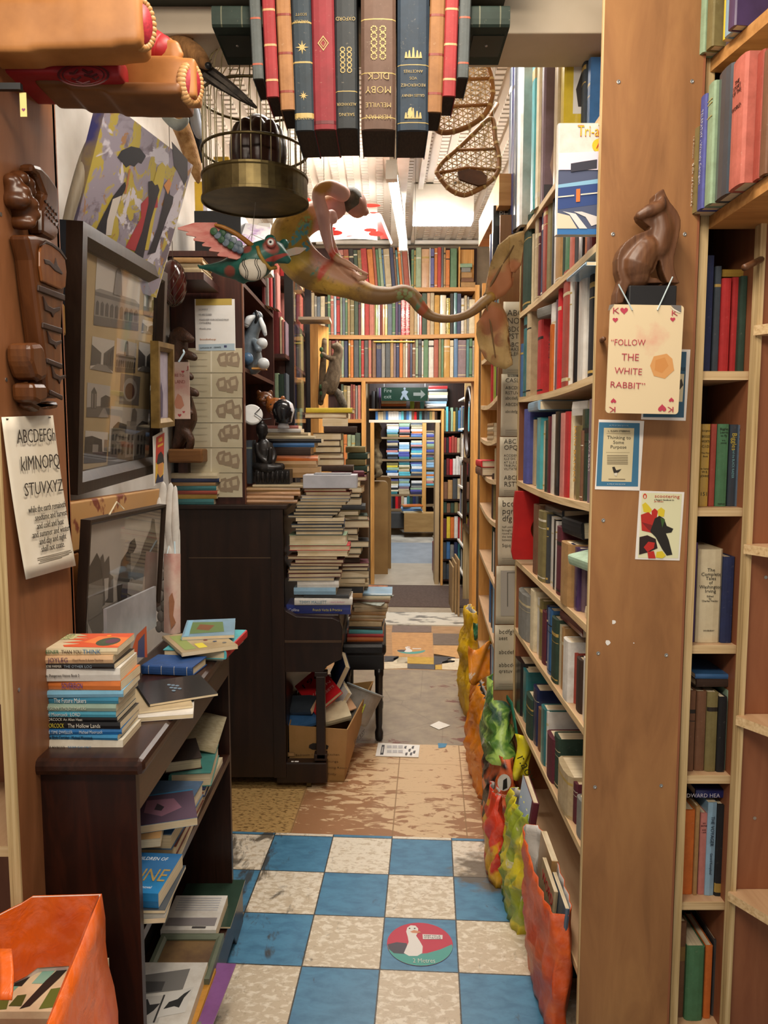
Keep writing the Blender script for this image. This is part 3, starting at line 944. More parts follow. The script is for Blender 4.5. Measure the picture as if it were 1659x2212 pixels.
row_f=aisle_row(UZ[2],[(1125,1147,1267,'grey','h',.02),(1147.3,1156,1269,'cream','h'),(1156.2,1159,1275,'blue','p'),(1159.2,1165.5,1288,'white','p'),(1165.8,1172,1292,'olive','j'),(1172.3,1180,1315,'maroon','h'),(1180.3,1184,1305,'navy','j'),(1184.3,1193,1310,'blue','j',.014),(1193.3,1205,1327,'dark green','h',.012),(1205.3,1213,1343,'cream','p'),(1213.4,1217.7,1352,'tan','h'),(1218,1230.5,1373,'white','h',.008,[]),(1231,1246,1394,'rust red','h'),(1246.5,1257.5,1415,'dark brown','h',.02),(1258,1266,1415,'white','p',.012,[])],'sixth shelf down of aisle bookcase',G1,SAGS[2])
row_g=aisle_row(UZ[1],[(1115,1131,1407,'black','j',.02,[]),(1131.3,1139,1439,'teal','j'),(1139.3,1153,1490,'dark green','h',.014),(1153.3,1163,1475,'navy','j'),(1163.4,1169.5,1523,'brown','h'),(1170,1179,1518,'teal','j',.012),(1179.3,1183.5,1530,'white','j'),(1184,1198,1574,'maroon','h',.012,[]),(1198.4,1209,1578,'dark green','h',.02),(1209.5,1236.5,1631,'beige','h',.012),(1237,1246.5,1677,'maroon','h',.02),(1247,1257.5,1713,'grey','h',.012)],'seventh shelf down of aisle bookcase',G1,SAGS[1])
row_a=aisle_row(UZ[7],[(1100,1105,165,'slate','j',-.03),(1105.5,1111,158,'navy','j',-.03),(1111.5,1118,140,'slate','j',-.03),(1118.5,1129,123,'white','j',-.02,[]),(1150,1157,95,'cyan','j',-.01),(1158,1168,60,'cream','j',.0),(1169,1178,55,'mauve','j',.01),(1199,1208,50,'beige','j',.02),(1213,1221,40,'yellow','j',.02,[]),(1256,1263,100,'slate','h',.07),(1266,1272,140,'blue','p',.07)],'top shelf of aisle bookcase',G1)
for b,s,c,sz,at in((row_c[4],'IAIN BANKS','#2a2118',.016,.70),(row_d[15],'IAIN BANKS','#d9a030',.030,.62),(row_d[10],'WALTER GREATEST GETAWAY','#33507c',.016,.55)):
 spine_text(b,'IAIN BANKS' if 'BANKS' in s else '',c,sz,at,maxw=.17)if 'BANKS' in s else None
spine_text(row_d[17+1],'AVY BOOT','#c9c3c8',.017,.45,maxw=.16)
# the wide front of the red cover, the yellow annual, the white album: jackets printed on the side that faces us
ob=row_c[3]
def face_patch(ob,pts,col,name='cover_print',eps=.0006,side='near'):
 """A printed shape on the broad face of a book; pts in fractions of depth and height."""
 w,h,d=ob['dims']
 x=w+eps if side=='near' else-eps
 return inks(name,ob,[([(x,p[0]*d,p[1]*h)for p in pts],col)],None,Vector((1 if side=='near' else-1,0,0)),True)
face_patch(ob,[(.28,.05),(.31,.05),(.31,.92),(.28,.92)],'salmon')
face_patch(ob,[(.31,.05),(.9,.05),(.9,.08),(.31,.08)],'salmon')
yb=row_a[8]
face_patch(yb,[(.15,.38),(.95,.38),(.95,.74),(.15,.74)],'white')
face_patch(yb,[(.25,.42),(.55,.42),(.6,.55),(.5,.64),(.3,.62),(.2,.52)],'#2a2522',eps=.001)
face_patch(yb,[(.36,.5),(.5,.5),(.5,.6),(.36,.6)],'ochre',eps=.0014)
face_patch(yb,[(.7,.44),(.92,.42),(.92,.5),(.72,.52)],'rust red',eps=.001)
w_,h_,d_=yb['dims']
text('STAR',fm((w_+.0008,d_*.42,h_*.86),(0,1,0),(0,0,1)),.052,PRINT,yb,'cover_lettering',local=True,color='#c1271f')
text('A',fm((w_+.0008,d_*.16,h_*.27),(0,1,0),(0,0,1)),.022,PRINT,yb,'cover_lettering',local=True,color='#c1271f')
text('W',fm((w_+.0008,d_*.16,h_*.20),(0,1,0),(0,0,1)),.022,PRINT,yb,'cover_lettering',local=True,color='#c1271f')
wb=row_a[3]
face_patch(wb,[(.55,.14),(1,.14),(1,.78),(.55,.78)],'#3a2225')
w_,h_,d_=wb['dims']
text('SE',fm((w_+.0008,d_*.5,h_*.9),(0,1,0),(0,0,1)),.022,PRINT,wb,'cover_lettering',local=True,color='#55504a')
text('PHO',fm((w_+.0008,d_*.62,h_*.07),(0,1,0),(0,0,1)),.016,PRINT,wb,'cover_lettering',local=True,color='#8a8478')
mbk=row_a[6]
face_patch(mbk,[(.2,.12),(.5,.3),(.75,.55),(.6,.6),(.3,.45),(.12,.2)],'#a58a7c')
face_patch(mbk,[(.0,.0),(1,.0),(1,.1),(0,.1)],'#3b3942')
w_,h_,d_=mbk['dims']
text('PHA',fm((w_+.0008,d_*.2,h_*.05),(0,1,0),(0,0,1)),.022,PRINT,mbk,'cover_lettering',local=True,color='#d8d5d2')
bk=row_g[0]
face_patch(bk,[(.1,.55),(.9,.55),(.9,.95),(.1,.95)],'cream')
face_patch(bk,[(.3,.6),(.6,.6),(.62,.72),(.5,.78),(.33,.74)],'#5a3b2a',eps=.001)
# books lying on top of the rows, and loose leaves
G1L='books laid flat over the rows in the aisle bookcase'
def lying(name,center,facing,w,h,d,col,st,label,group=None,roll=.0,tilt=.0,**kw):
 """Flat on its side: centre of its underside, spine towards FACING (degrees, 0 = towards us, 90 = towards the left wall), turned."""
 a=math.radians(facing)
 s=Vector((-math.sin(a),-math.cos(a),0))
 up=Vector((0,0,1))
 r=up.cross(s)
 o=Vector(center)+s*(d/2)+r*(h/2)
 M=Matrix.Translation(o)@Matrix(((up.x,-s.x,-r.x),(up.y,-s.y,-r.y),(up.z,-s.z,-r.z))).to_4x4()
 if tilt or roll:
  c=Vector(center)
  T=Matrix.Translation(c)@Matrix.Rotation(math.radians(tilt),4,r)@Matrix.Rotation(math.radians(roll),4,s)@Matrix.Translation(-c)
  M=T@M
 return book(name,M,w,h,d,col,st,label,group,**kw)
lying('hardback_book',(.62,2.60,1.858+.252),75,.034,.20,.14,'grey','h','pale grey book lying over the wide red cover, third shelf down',G1L,tilt=6)
lying('jacketed_book',(.61,2.72,1.53+.262),92,.033,.22,.17,'pale blue','j','grey and blue jacketed book lying across the fourth shelf down, white page edges showing',G1L)
lying('hardback_book',(.62,2.20,1.53+.232),80,.040,.10,.14,'white','p','fat white paperback lying near the end panel under the third shelf',G1L,roll=0)
lying('hardback_book',(.64,2.55,1.211+.236),88,.022,.22,.15,'slate','j','dark slate book lying flat under the fourth shelf down of the aisle bookcase',G1L)
lying('hardback_book',(.63,2.25,1.211+.205),85,.050,.17,.15,'black','h','worn black fat book lying beside the end panel, fifth shelf down',G1L,tilt=4)
lying('hardback_book',(.60,2.06,1.211+.150),80,.030,.15,.14,'mint green','h','soft mint green book lying tipped against the end panel, fifth shelf',G1L,tilt=12)
lying('paperback_book',(.63,2.25,.932+.205),88,.026,.24,.15,'dark red','p','dark red paperback lying flat on the sixth shelf books',G1L)
lying('hardback_book',(.60,2.015,1.211+.001),85,.032,.09,.10,'cream','p','small cream paperback lying on the fifth shelf by the end panel',G1L)
lying('picture_book',(.585,2.06,UZ[5]+.247+.02),90,.009,.20,.17,'pale blue','m','thin white booklet lying above the white books, third shelf down',G1L)
# big railway book standing face out over the top shelves
a,b=P(1207,268,1.99),P(1302,508,1.99)
hb=a.z-b.z
TM=fm((a.x+.002,1.985,b.z),(0,1,0),(1,0,0))
tri=book('annual_book',fm((a.x,2.008,b.z),(0,-1,0),(1,0,0)),.024,hb,.24,'white','j','glossy railway album standing face out over the aisle bookcase shelves',None)
Mf=fm((a.x,1.9834,b.z),(1,0,0),(0,0,1))
def flat(parent,M,shapes,name='cover_print',lift=.0003):
 """Printed shapes in the plane of M: list of (points, colour)."""
 return inks(name,parent,[([(p[0],p[1],lift*(1+i))for p in pts],col)for i,(pts,col)in enumerate(shapes)],M,M.col[2].to_3d())
W_=.115
flat(tri,Mf,[([(0,0),(W_,0),(W_,.014),(0,.014)],'#2a6aa8'),([(0,.014),(W_,.014),(W_,.155),(0,.155)],'#46506e'),([(0,.06),(W_,.075),(W_,.125),(0,.112)],'#24407c'),([(0,.112),(W_,.125),(W_,.136),(0,.120)],'#7fb0cf'),([(0,.014),(.05,.014),(.03,.045),(0,.052)],'#d8c7ae'),([(.055,.014),(.075,.014),(.045,.05),(.012,.056),(.03,.048)],'#d6d3d2'),([(.085,.02),(W_,.03),(W_,.038),(.06,.055),(.04,.055),(.07,.042)],'#cfcbca'),([(.045,.078),(.055,.079),(.055,.11),(.045,.109)],'#d8702e'),([(.0,.155),(W_,.155),(W_,.2),(0,.195)],'#d9cfe0'),([(.03,.150),(.095,.158),(.095,.18),(.06,.175),(.03,.17)],'#2b2c3c'),([(0,.088),(.04,.092),(.04,.095),(0,.091)],'#e0d4c2'),([(.056,.094),(W_,.100),(W_,.103),(.056,.097)],'#e0d4c2')])
text('Tri-an',fm((a.x+.045,1.9828,b.z+.247),(1,0,0),(0,0,1)),.040,PRINT,tri,'cover_lettering',width=.066,color='#d8341f')
text('Tri-an',fm((a.x+.046,1.9822,b.z+.247),(1,0,0),(0,0,1)),.036,PRINT,tri,'cover_lettering',width=.063,color='#e9c22e')
MB().poly([(a.x+.098+.016*math.cos(t*.39),1.9828,b.z+.214+.016*math.sin(t*.39))for t in range(16)]).build('cover_badge',PRINT,tri,color='#e9c22e')
text('A',fm((a.x+.092,1.9822,b.z+.214),(1,0,0),(0,0,1)),.024,PRINT,tri,'cover_lettering',color='#c8321f')
lying('hardback_book',(.66,2.05,2.487),0,.028,.20,.15,'orange','h','orange-edged book lying behind the railway album',G1L)
# red die-cut board standing at the far end of the fifth shelf
a,b=P(1107,1060,2.96),P(1160,1207,2.96)
hh=a.z-b.z
prof=[(.004,0),(.10,0),(.10,.055)]+[(.10-.030*math.sin(math.pi*i/10),.06+.115*i/10)for i in range(11)]+[(.10,.18),(.10,hh),(.008,hh),(.002,hh-.05),(.004,hh*.55),(.0,hh*.3),(-.003,.03)]
rs=MB().prism(prof,0,.022,fm((a.x,2.96,b.z),(1,0,0),(0,0,1))).build('slipcase',plain('red_card','#b8211f',.4,col2='#a71c1c'),bevel=.002)
tag(rs,'bright red die-cut slipcase with a half-round thumb notch, fifth aisle shelf','slipcase')
# ---- rows of the back bookcase
def paled(col):  # blends the pale wash of strong light into the cover colour
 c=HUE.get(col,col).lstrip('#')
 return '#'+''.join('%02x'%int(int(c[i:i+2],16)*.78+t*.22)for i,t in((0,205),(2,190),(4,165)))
def front_row(z,Y,specs,where,group,ends='left',depth=.17,parts=False,sagf=None,nm=None):
 out=[]
 for i,s in enumerate(specs):
  xl,xr,yt,col,st=s[:5]
  lean=s[5]if len(s)>5 else .0
  bands=s[6]if len(s)>6 else some_bands(R,col)
  yy=Y+R.uniform(.0,.02)
  ym=(yt+row_y(z,yy))/2
  p0,p1=P(xl,ym,yy),P(xr,ym,yy)
  zz=z+(sagf(p0.x)if sagf else .0)+.0008
  h=P(xl,yt,yy).z-zz
  w=(p1.x-p0.x)-.0006
  M=fm((p0.x,yy,zz),(1,0,0),(0,1,0))
  if lean:
   M=Matrix.Translation((p0.x,0,zz))@Matrix.Rotation(math.radians(lean),4,'Y')@Matrix.Translation((-p0.x,0,-zz))@M
  kind,word=KIND[st]
  out.append(book(nm or kind,M,w,h,depth*R.uniform(.85,1.05),paled(col)if nm else col,st,'%s %s, %s from %s, %s'%(col,word,ordinal(i),ends,where),group,parts=parts,bands=bands))
 return out
def zrow(seq,x0,sc,off,y0,dy):
 """Turn (start, end, colour[, style]) measured on an enlargement into row specs."""
 out=[]
 for s in seq:
  st=s[3]if len(s)>3 else 'h'
  out.append((off+s[0]/sc,off+s[1]/sc,y0+R.uniform(-dy,dy),s[2],st))
 return out
Z6,O6=3.456,640
GB='books in the back bookcase over the doorway'
r1=[(300,330,'rust red'),(330,365,'pink'),(366,404,'rust red'),(405,440,'black'),(440,468,'dark green'),(469,497,'olive'),(500,546,'red'),(548,588,'orange'),(590,610,'rust red'),(611,632,'green'),(633,656,'pale green'),(657,668,'blue'),(669,714,'beige'),(716,743,'navy'),(744,759,'brown'),(760,774,'teal','j'),(776,796,'orange'),(797,808,'grey'),(809,848,'rust red'),(850,858,'white','j'),(859,880,'green'),(880,892,'mustard'),(893,933,'pale green'),(935,993,'peach','j'),(994,1003,'white','j'),(1004,1030,'violet blue'),(1031,1054,'orange'),(1055,1082,'red'),(1083,1100,'dark grey','j'),(1101,1115,'tan'),(1116,1146,'orange'),(1150,1200,'green')]
sp1=zrow(r1,0,Z6,O6,537,4)
for i,s in enumerate(sp1):
 if 5<i<20:
  sp1[i]=s+(-4.5,)
 elif i<=5:
  sp1[i]=s+(-3.0,)
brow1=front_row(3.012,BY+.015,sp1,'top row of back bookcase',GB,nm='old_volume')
r2=[(60,84,'brown'),(84,106,'olive'),(106,135,'beige'),(136,154,'grey'),(155,180,'blue grey'),(181,215,'cream'),(216,233,'black'),(234,256,'green'),(257,279,'salmon'),(280,299,'pale blue','j'),(300,326,'red'),(328,344,'pale green'),(345,365,'blue grey'),(366,382,'green'),(383,402,'tan'),(403,432,'olive'),(433,463,'dark green'),(464,482,'maroon'),(483,510,'cream','j'),(511,545,'red'),(546,582,'salmon'),(583,590,'tan'),(591,609,'lime green','j'),(610,625,'white','j'),(626,641,'dark red'),(642,660,'orange','j'),(661,680,'yellow','j'),(681,715,'blue grey'),(716,740,'green'),(741,760,'purple'),(761,781,'navy'),(782,814,'bright red','j'),(815,846,'bright red','j'),(848,880,'tan'),(881,904,'beige'),(905,919,'white','j'),(920,938,'red','j'),(939,975,'dark green'),(976,1000,'peach'),(1001,1030,'beige'),(1032,1069,'ochre'),(1072,1118,'cream','j'),(1120,1148,'yellow','j'),(1149,1174,'black'),(1176,1200,'teal','j'),(1201,1230,'navy'),(1231,1254,'white'),(1255,1274,'beige'),(1275,1290,'grey'),(1291,1335,'cream')]
brow2=front_row(2.614,BY+.015,[s[:2]+(636+R.uniform(-4,6)if s[0]<940 else 638+R.uniform(-6,10),)+s[3:]for s in zrow(r2,0,Z6,O6,632,4)],'second row of back bookcase',GB,nm='old_volume',sagf=lambda x:-.016*math.sin(math.pi*min(1,max(0,(x+1)/1.82))))
for b,s,c in((brow2[31],'GIRL ANNUAL 7','#e8e4de'),(brow2[32],'GIRL ANNUAL 8','#e8e4de'),(brow2[42],'Western Roundup','#2a2a22')):
 spine_text(b,s,c,.05,.5,maxw=.30)
r3=[(200,219,'tan'),(220,241,'brown'),(242,263,'brown'),(264,290,'dark red'),(291,318,'maroon'),(319,336,'tan'),(337,356,'pale green'),(358,384,'navy'),(390,404,'ochre'),(405,427,'orange'),(430,468,'slate'),(470,483,'green'),(485,506,'red'),(508,537,'dark grey'),(539,562,'salmon'),(567,595,'brown'),(597,636,'navy'),(637,664,'grey'),(666,702,'slate'),(703,726,'tan'),(727,744,'mauve'),(746,769,'navy'),(771,795,'orange'),(797,815,'beige'),(816,831,'white','j'),(832,849,'dark red','j'),(850,866,'navy','j'),(867,890,'brown'),(891,910,'pale green'),(911,936,'slate'),(937,950,'white'),(951,985,'green'),(988,1026,'white'),(1027,1061,'rust red'),(1063,1082,'olive'),(1083,1100,'green'),(1101,1147,'ochre','j'),(1148,1174,'cream'),(1176,1206,'blue','j'),(1207,1268,'mauve'),(1270,1290,'teal'),(1291,1314,'green'),(1315,1334,'grey')]
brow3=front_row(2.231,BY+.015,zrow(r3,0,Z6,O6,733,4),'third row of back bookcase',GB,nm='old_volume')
spine_text(brow3[16],'THE BOOK','#c8b473',.045,.8,across=True)
r4=[(335,352,'dark green'),(353,378,'olive'),(380,405,'beige'),(407,422,'dark red'),(424,440,'rust red'),(442,458,'grey'),(460,482,'salmon')]
front_row(1.862,BY+.015,zrow(r4,0,Z6,O6,832,3),'upper short row beside far doorway','books beside the doorway',nm='old_volume')
r5=[(330,352,'olive'),(354,380,'orange'),(382,410,'pale green'),(412,440,'pale green'),(441,480,'dark green')]
front_row(1.39,BY+.015,zrow(r5,0,Z6,O6,938,3),'lower short row beside far doorway','books beside the doorway',nm='old_volume')
lying('annual_book',(.09,7.0,2.231+.305),0,.012,.36,.2,'yellow','j','thin yellow book lying flat across the third row of the back bookcase')
GS='small stack at the end of the top row'
z=3.013
for i,(w,h,d,c)in enumerate(((.045,.19,.14,'tan'),(.035,.16,.14,'brown'),(.05,.14,.12,'tan'),(.04,.12,.12,'grey'),(.032,.18,.13,'pale green'))):
 lying('hardback_book',(.735-.004*i,6.985,z),2*i-3,w,h*.66,d,c,'h','%s book lying in the small stack ending the top back row, %s up'%(c,ordinal(i)),GS,parts=False)
 z+=w+.0008
 # ---- the second aisle bookcase: books standing well back on bowed shelves
GU='books in the second aisle bookcase'
def u2_row(k,seq,where,h=(.16,.21),y0=3.30,back=.012):
 y=y0
 z=U2Z[k]
 for i,(w,c,st)in enumerate(seq):
  if y+w>4.08:
   break
  bow=(.018 if 3<k<9 else .006)*math.sin(math.pi*(y-3.1))
  hh=R.uniform(*h)
  M=fm((ux(y)+back+R.uniform(0,.02),y+w,z-bow+.0008),(0,-1,0),(1,0,0))
  nm,word=KIND[st]
  book(nm,M,w-.0006,min(hh,.225),R.uniform(.12,.16),c,st,'%s %s, %s from near end, %s'%(c,word,ordinal(i),where),GU)
  y+=w
seqs=[[(R.uniform(.018,.042),R.choice(list(HUE)),R.choice('hhjp'))for _ in range(n)]for n in(16,8,10,12,7,9,14,18)]
u2_row(2,[(.03,'pale blue','j'),(.04,'dark brown','h')]+seqs[0][:9],'third shelf up of second aisle bookcase')
u2_row(1,[(.05,'pale blue','j'),(.045,'blue','j'),(.03,'navy','h')]+seqs[4],'second shelf up of second aisle bookcase')
u2_row(3,[(.022,'black','h'),(.02,'beige','p'),(.018,'olive','p'),(.045,'white','j'),(.02,'red','p'),(.032,'dark green','h'),(.02,'blue','j'),(.04,'cyan','j')],'fourth shelf up of second aisle bookcase')
u2_row(4,[(.02,'olive','h'),(.025,'brown','h'),(.022,'olive','h'),(.03,'dark brown','h'),(.02,'olive','h'),(.026,'brown','h'),(.022,'dark brown','h')],'fifth shelf up of second aisle bookcase')
u2_row(5,[(.02,'beige','h'),(.03,'cream','h'),(.022,'tan','h')],'sixth shelf up of second aisle bookcase',h=(.12,.14))
u2_row(6,[(.03,'dark green','h'),(.022,'rust red','h'),(.03,'maroon','h'),(.03,'olive','h')],'seventh shelf up of second aisle bookcase',h=(.13,.14))
u2_row(7,[(.022,'navy','h'),(.02,'maroon','h'),(.02,'pink','h'),(.025,'cyan','j'),(.022,'pale green','h'),(.02,'lime green','j'),(.018,'black','h'),(.02,'teal','h')]+seqs[2][:6],'eighth shelf up of second aisle bookcase',h=(.2,.22))
u2_row(8,[(.022,'navy','h'),(.03,'teal','h'),(.02,'white','j')]+seqs[3],'ninth shelf up of second aisle bookcase',h=(.2,.22))
GUL='books lying in the second aisle bookcase'
z=U2Z[6]-.015
for i,(w,c)in enumerate(((.022,'beige'),(.02,'tan'),(.018,'cream'),(.018,'tan'))):
 lying('paperback_book',(ux(3.5)+.07,3.55,z),90,w,.20,.12,c,'p','%s paperback lying in a low pile, seventh shelf of second bookcase, %s up'%(c,ordinal(i)),GUL)
 z+=w+.0006
z=U2Z[5]-.014
for i,(w,c)in enumerate(((.04,'brown'),(.032,'bright red'))):
 lying('hardback_book',(ux(3.8)+.05,3.82,z),90,w,.21,.15,c,'h','%s book lying on the sixth shelf of second aisle bookcase'%c,GUL)
 z+=w+.0006
 # upright albums on top of the second bookcase
b1=book('jacketed_book',fm((ux(3.2)-.02,3.20,2.361),(0,-1,0),(1,0,0)),.03,.26,.18,'black','j','black photography album standing on top of second aisle bookcase',GU)
text('PHOTO',fm((.0306,.02,.225),(0,1,0),(0,0,1)),.034,PRINT,b1,'cover_lettering',local=True,color='#d8d6d0',width=.11)
book('jacketed_book',fm((ux(3.3)-.015,3.285,2.361),(0,-1,0),(1,0,0)),.03,.22,.2,'white','j','white jacketed album behind the black photography album',GU)
book('jacketed_book',fm((ux(3.4)-.015,3.40,2.361),(0,-1,0),(1,0,0)),.035,.20,.2,'navy','j','navy jacketed album farther along the second bookcase top',GU)
b4=book('jacketed_book',fm((ux(3.9)+.0,3.62,2.361),(0,-1,0),(1,0,0)),.035,.225,.2,'bright red','j','bright red and white album at the far end of the second bookcase top',GU,bands=[(.72,1.0,'white')])
# ---- the narrow bookcase beside the end panel
GN='books in the narrow bookcase'
nr=[('topmost opening',NZ[5],[(1518,1540,552,'navy','h'),(1541,1556,575,'slate','h'),(1557,1578,601,'red','h'),(1578.5,1596,599,'red','h'),(1597,1612,596,'dark green','h')]),('second opening',NZ[4],[(1512,1533,916,'mustard','j',0,[]),(1533.5,1547,916,'rust red','h',0,[]),(1547.5,1573,916,'green','h',0,[]),(1574,1592,917,'slate','j',0,[]),(1592.5,1612,918,'blue grey','h',0,[])]),('third opening',NZ[3],[(1494,1505,1172,'purple','h'),(1505.5,1559,1186,'cream','j',0,[]),(1559.5,1585,1203,'navy','h',0,[]),(1586,1600,1204,'brown','h')]),('fourth opening',NZ[2],[(1479,1487,1486,'cream','h'),(1487.5,1502,1492,'brown','h'),(1502.5,1525,1494,'brown','h'),(1525.5,1550,1496,'olive','h'),(1550.5,1569,1506,'black','h'),(1569.5,1587,1492,'mint green','j')]),('fifth opening',NZ[1],[(1474,1500,1750,'orange','h',0,[]),(1500.5,1510,1742,'tan','h'),(1510.5,1526,1757,'pink','h',0,[]),(1526.5,1546,1734,'pale blue','p',0,[]),(1546.5,1574,1738,'black','h',0,[(.04,.14,'#a58a45')])]),('lowest opening',NZ[0],[(1456,1481,1992,'brown','h',0,[(.6,.75,'#8a6a3a')]),(1481.5,1521,2045,'green','h',0,[]),(1521.5,1538,2044,'orange','h',0,[]),(1539,1552,2030,'dark grey','j'),(1552.5,1564,2000,'mauve','j')])]
NB=[]
for where,z,specs in nr:
 specs=[(s[0],s[1]-.4)+tuple(s[2:])for s in specs]
 NB.append(front_row(z,NY+.035,specs,where+' of narrow bookcase',GN,depth=.16,parts=True))
for b,lines in((NB[1][0],[('Surgeon',.92,.007),('BIGGLES',.85,.009),('WORTH',.79,.009),('C.I.D.',.73,.009),('The First',.65,.006),('Book',.61,.006),('by Captain',.46,.005),('W.E.',.42,.008),('JOHNS',.37,.008),('151',.15,.014)]),(NB[1][2],[('Biggles',.94,.008),('Learns',.90,.008),('to fly',.86,.008),('W.E.',.80,.005),('JOHNS',.77,.005),('Oxford',.03,.006)]),(NB[1][4],[('BIGGLES',.94,.008),('IN THE',.88,.008),('ORIENT',.83,.008),('CAPT W E',.73,.006),('JOHNS',.69,.006),('H&S',.08,.008)])):
 for s,at,sz in lines:
  spine_text(b,s,'#2c2a24',sz,at,across=True)
spine_text(NB[1][3],'Biggles','#d8c04a',.017,.79,maxw=.05)
spine_text(NB[1][3],'and the BLACK RAIDER','#7fb8c0',.009,.52,maxw=.075)
for s,at,sz in(('The',.78,.013),('Complete',.735,.013),('Tales',.69,.013),('of',.645,.012),('Washington',.60,.013),('Irving',.555,.013),('Edited',.50,.007),('by',.475,.007),('Charles Neider',.45,.007),('DOUBLEDAY',.13,.005)):
 spine_text(NB[2][1],s,'#23231f',sz,at,across=True)
spine_text(NB[4][3],'THE VOYAGER','#21384f',.014,.70,maxw=.085)
spine_text(NB[4][3],'Gerard Kempland','#21384f',.010,.35,maxw=.06)
for s,at,sz in(('MY',.88,.006),('BROTHER',.85,.005),('AND',.80,.005),('I AM',.77,.006)):
 spine_text(NB[4][2],s,'#4a2630',sz,at,across=True)
GNL='books lying on top of the rows in the narrow bookcase'
l=lying('jacketed_book',(P(1530,1740,2.07).x,2.09,P(1530,1728,2.01).z),0,.026,.116,.14,'#232a63','j','dark blue jacketed book lying over the row in the fifth narrow opening',GNL)
text('EDWARD HEA',fm((P(1476,1718,2.02).x,2.0175,P(1476,1718,2.02).z),(1,0,0),(0,0,1)),.016,PRINT,l,'spine_lettering',width=.098,color='#cfccd6')
zz=P(1530,1487,2.01).z
lying('hardback_book',(P(1533,1480,2.07).x,2.09,zz),0,.022,.116,.14,'dark brown','h','dark brown book lying under the blue one, fourth narrow opening',GNL)
lying('paperback_book',(P(1533,1480,2.07).x,2.09,zz+.0228),2,.013,.116,.14,'blue','p','blue paperback lying uppermost in the fourth narrow opening',GNL)
zz=P(1580,598,2.03).z
lying('hardback_book',(P(1572,590,2.09).x,2.10,zz+.002),0,.018,.075,.13,'mustard','p','yellowed curling paperback lying over the red pair, first narrow opening',GNL)
# ---- the slanted shelves above it
GT='books on the slanted shelves at the upper right'
def slanted_row(SL,specs,where):
 a,b,d,n=SL
 pos=.004
 out=[]
 for i,(w,h,dep,col,st,out_by)in enumerate(specs):
  M=fm(a+d*pos-n*out_by+Vector((0,0,.0008)),d,n)
  nm,word=KIND[st]
  out.append(book(nm,M,w-.0005,h,dep,col,st,'%s %s, %s from the upright, %s at top'%(col,word,ordinal(i),where),GT,bands=[]))
  pos+=w
 return out
ra=slanted_row(SL1,[(.036,.20,.13,'olive','p',.05),(.032,.262,.15,'violet blue','h',.045),(.038,.275,.17,'pale green','h',.04),(.075,.28,.16,'slate','j',.03),(.07,.27,.16,'salmon','h',.03),(.03,.26,.15,'rust red','h',.01),(.03,.25,.15,'brown','h',.01)],'lower slanted shelf')
spine_text(ra[0],'Rilla of Ingleside','#e4e0d0',.022,.34,maxw=.10)
spine_text(ra[0],'L.M. Montgomery','#cfcab8',.012,.78,maxw=.05)
spine_text(ra[1],'TELEPATHY - Whately Carington','#c8cae0',.016,.55,maxw=.17)
for at in(.86,.83,.72):
 MB().box((.006,-.0048,at*.275),(.032,-.0042,at*.275+.002)).build('spine_lettering',PRINT,ra[2],local=True,color='#c0b070')
for s,at in(('THE',.82),('STORY',.78),('OF THE',.74),('WORLD',.62)):
 spine_text(ra[4],s,'#3a1f1c',.012,at,across=True)
slanted_row(SL2,[(.028,.26,.16,'pale green','h',.035),(.03,.26,.16,'olive','h',.03),(.02,.25,.15,'mauve','p',.0),(.012,.28,.2,'yellow','m',.02),(.03,.27,.2,'pale blue','j',.02),(.03,.27,.2,'purple','j',.03)],'upper slanted shelf')
# ------------------------------------------------------------------ ceiling lamps and the banner
t0,t1=P(846,378,4.25),P(871,533,5.85)
lt=thing('fluorescent_lamp','bare fluorescent tube running along the aisle ceiling','lamp',tuple((t0+t1)/2))
dv=(t1-t0).normalized()
Mt=fm(t0,dv,(0,0,1))
L=(t1-t0).length
MB().box((-.02,.025,-.028),(L+.02,.07,.028),M=Mt).build('batten',WHITEP,lt)
for a_,b_ in((-.03,.03),(L-.02,L+.02)):
 MB().box((a_,-.03,-.03),(b_,.05,.03),M=Mt).build('tube_holder',WHITEP,lt)
MB().tube([t0+dv*.03,t1-dv*.02],.019,14).build('tube',emitter('tube_glow','#fff4e4',55.0),lt,smooth=True)
for k_ in(.1,.9):
 MB().box((L*k_,.07,-.02),(L*k_+.03,3.40-t0.z,.02),M=Mt).build('bracket',WHITEP,lt)
a,b=P(893,476,5.5),P(1024,442,5.5)
lf=thing('fluorescent_lamp','short fluorescent lamp with a bluish ribbed cover set across the ceiling','lamp',((a.x+b.x)/2,5.55,a.z))
MB().box((a.x,5.48,a.z+.05),(b.x,5.66,CEZ-.012)).build('housing',WHITEP,lf,bevel=.005)
mb=MB()
for i in range(12):
 xx=a.x+(b.x-a.x)*i/12
 mb.box((xx,5.49,a.z),(xx+(b.x-a.x)/12-.004,5.65,a.z+.05))
mb.build('cover',emitter('cover_glow','#dcebff',5.0),lf)
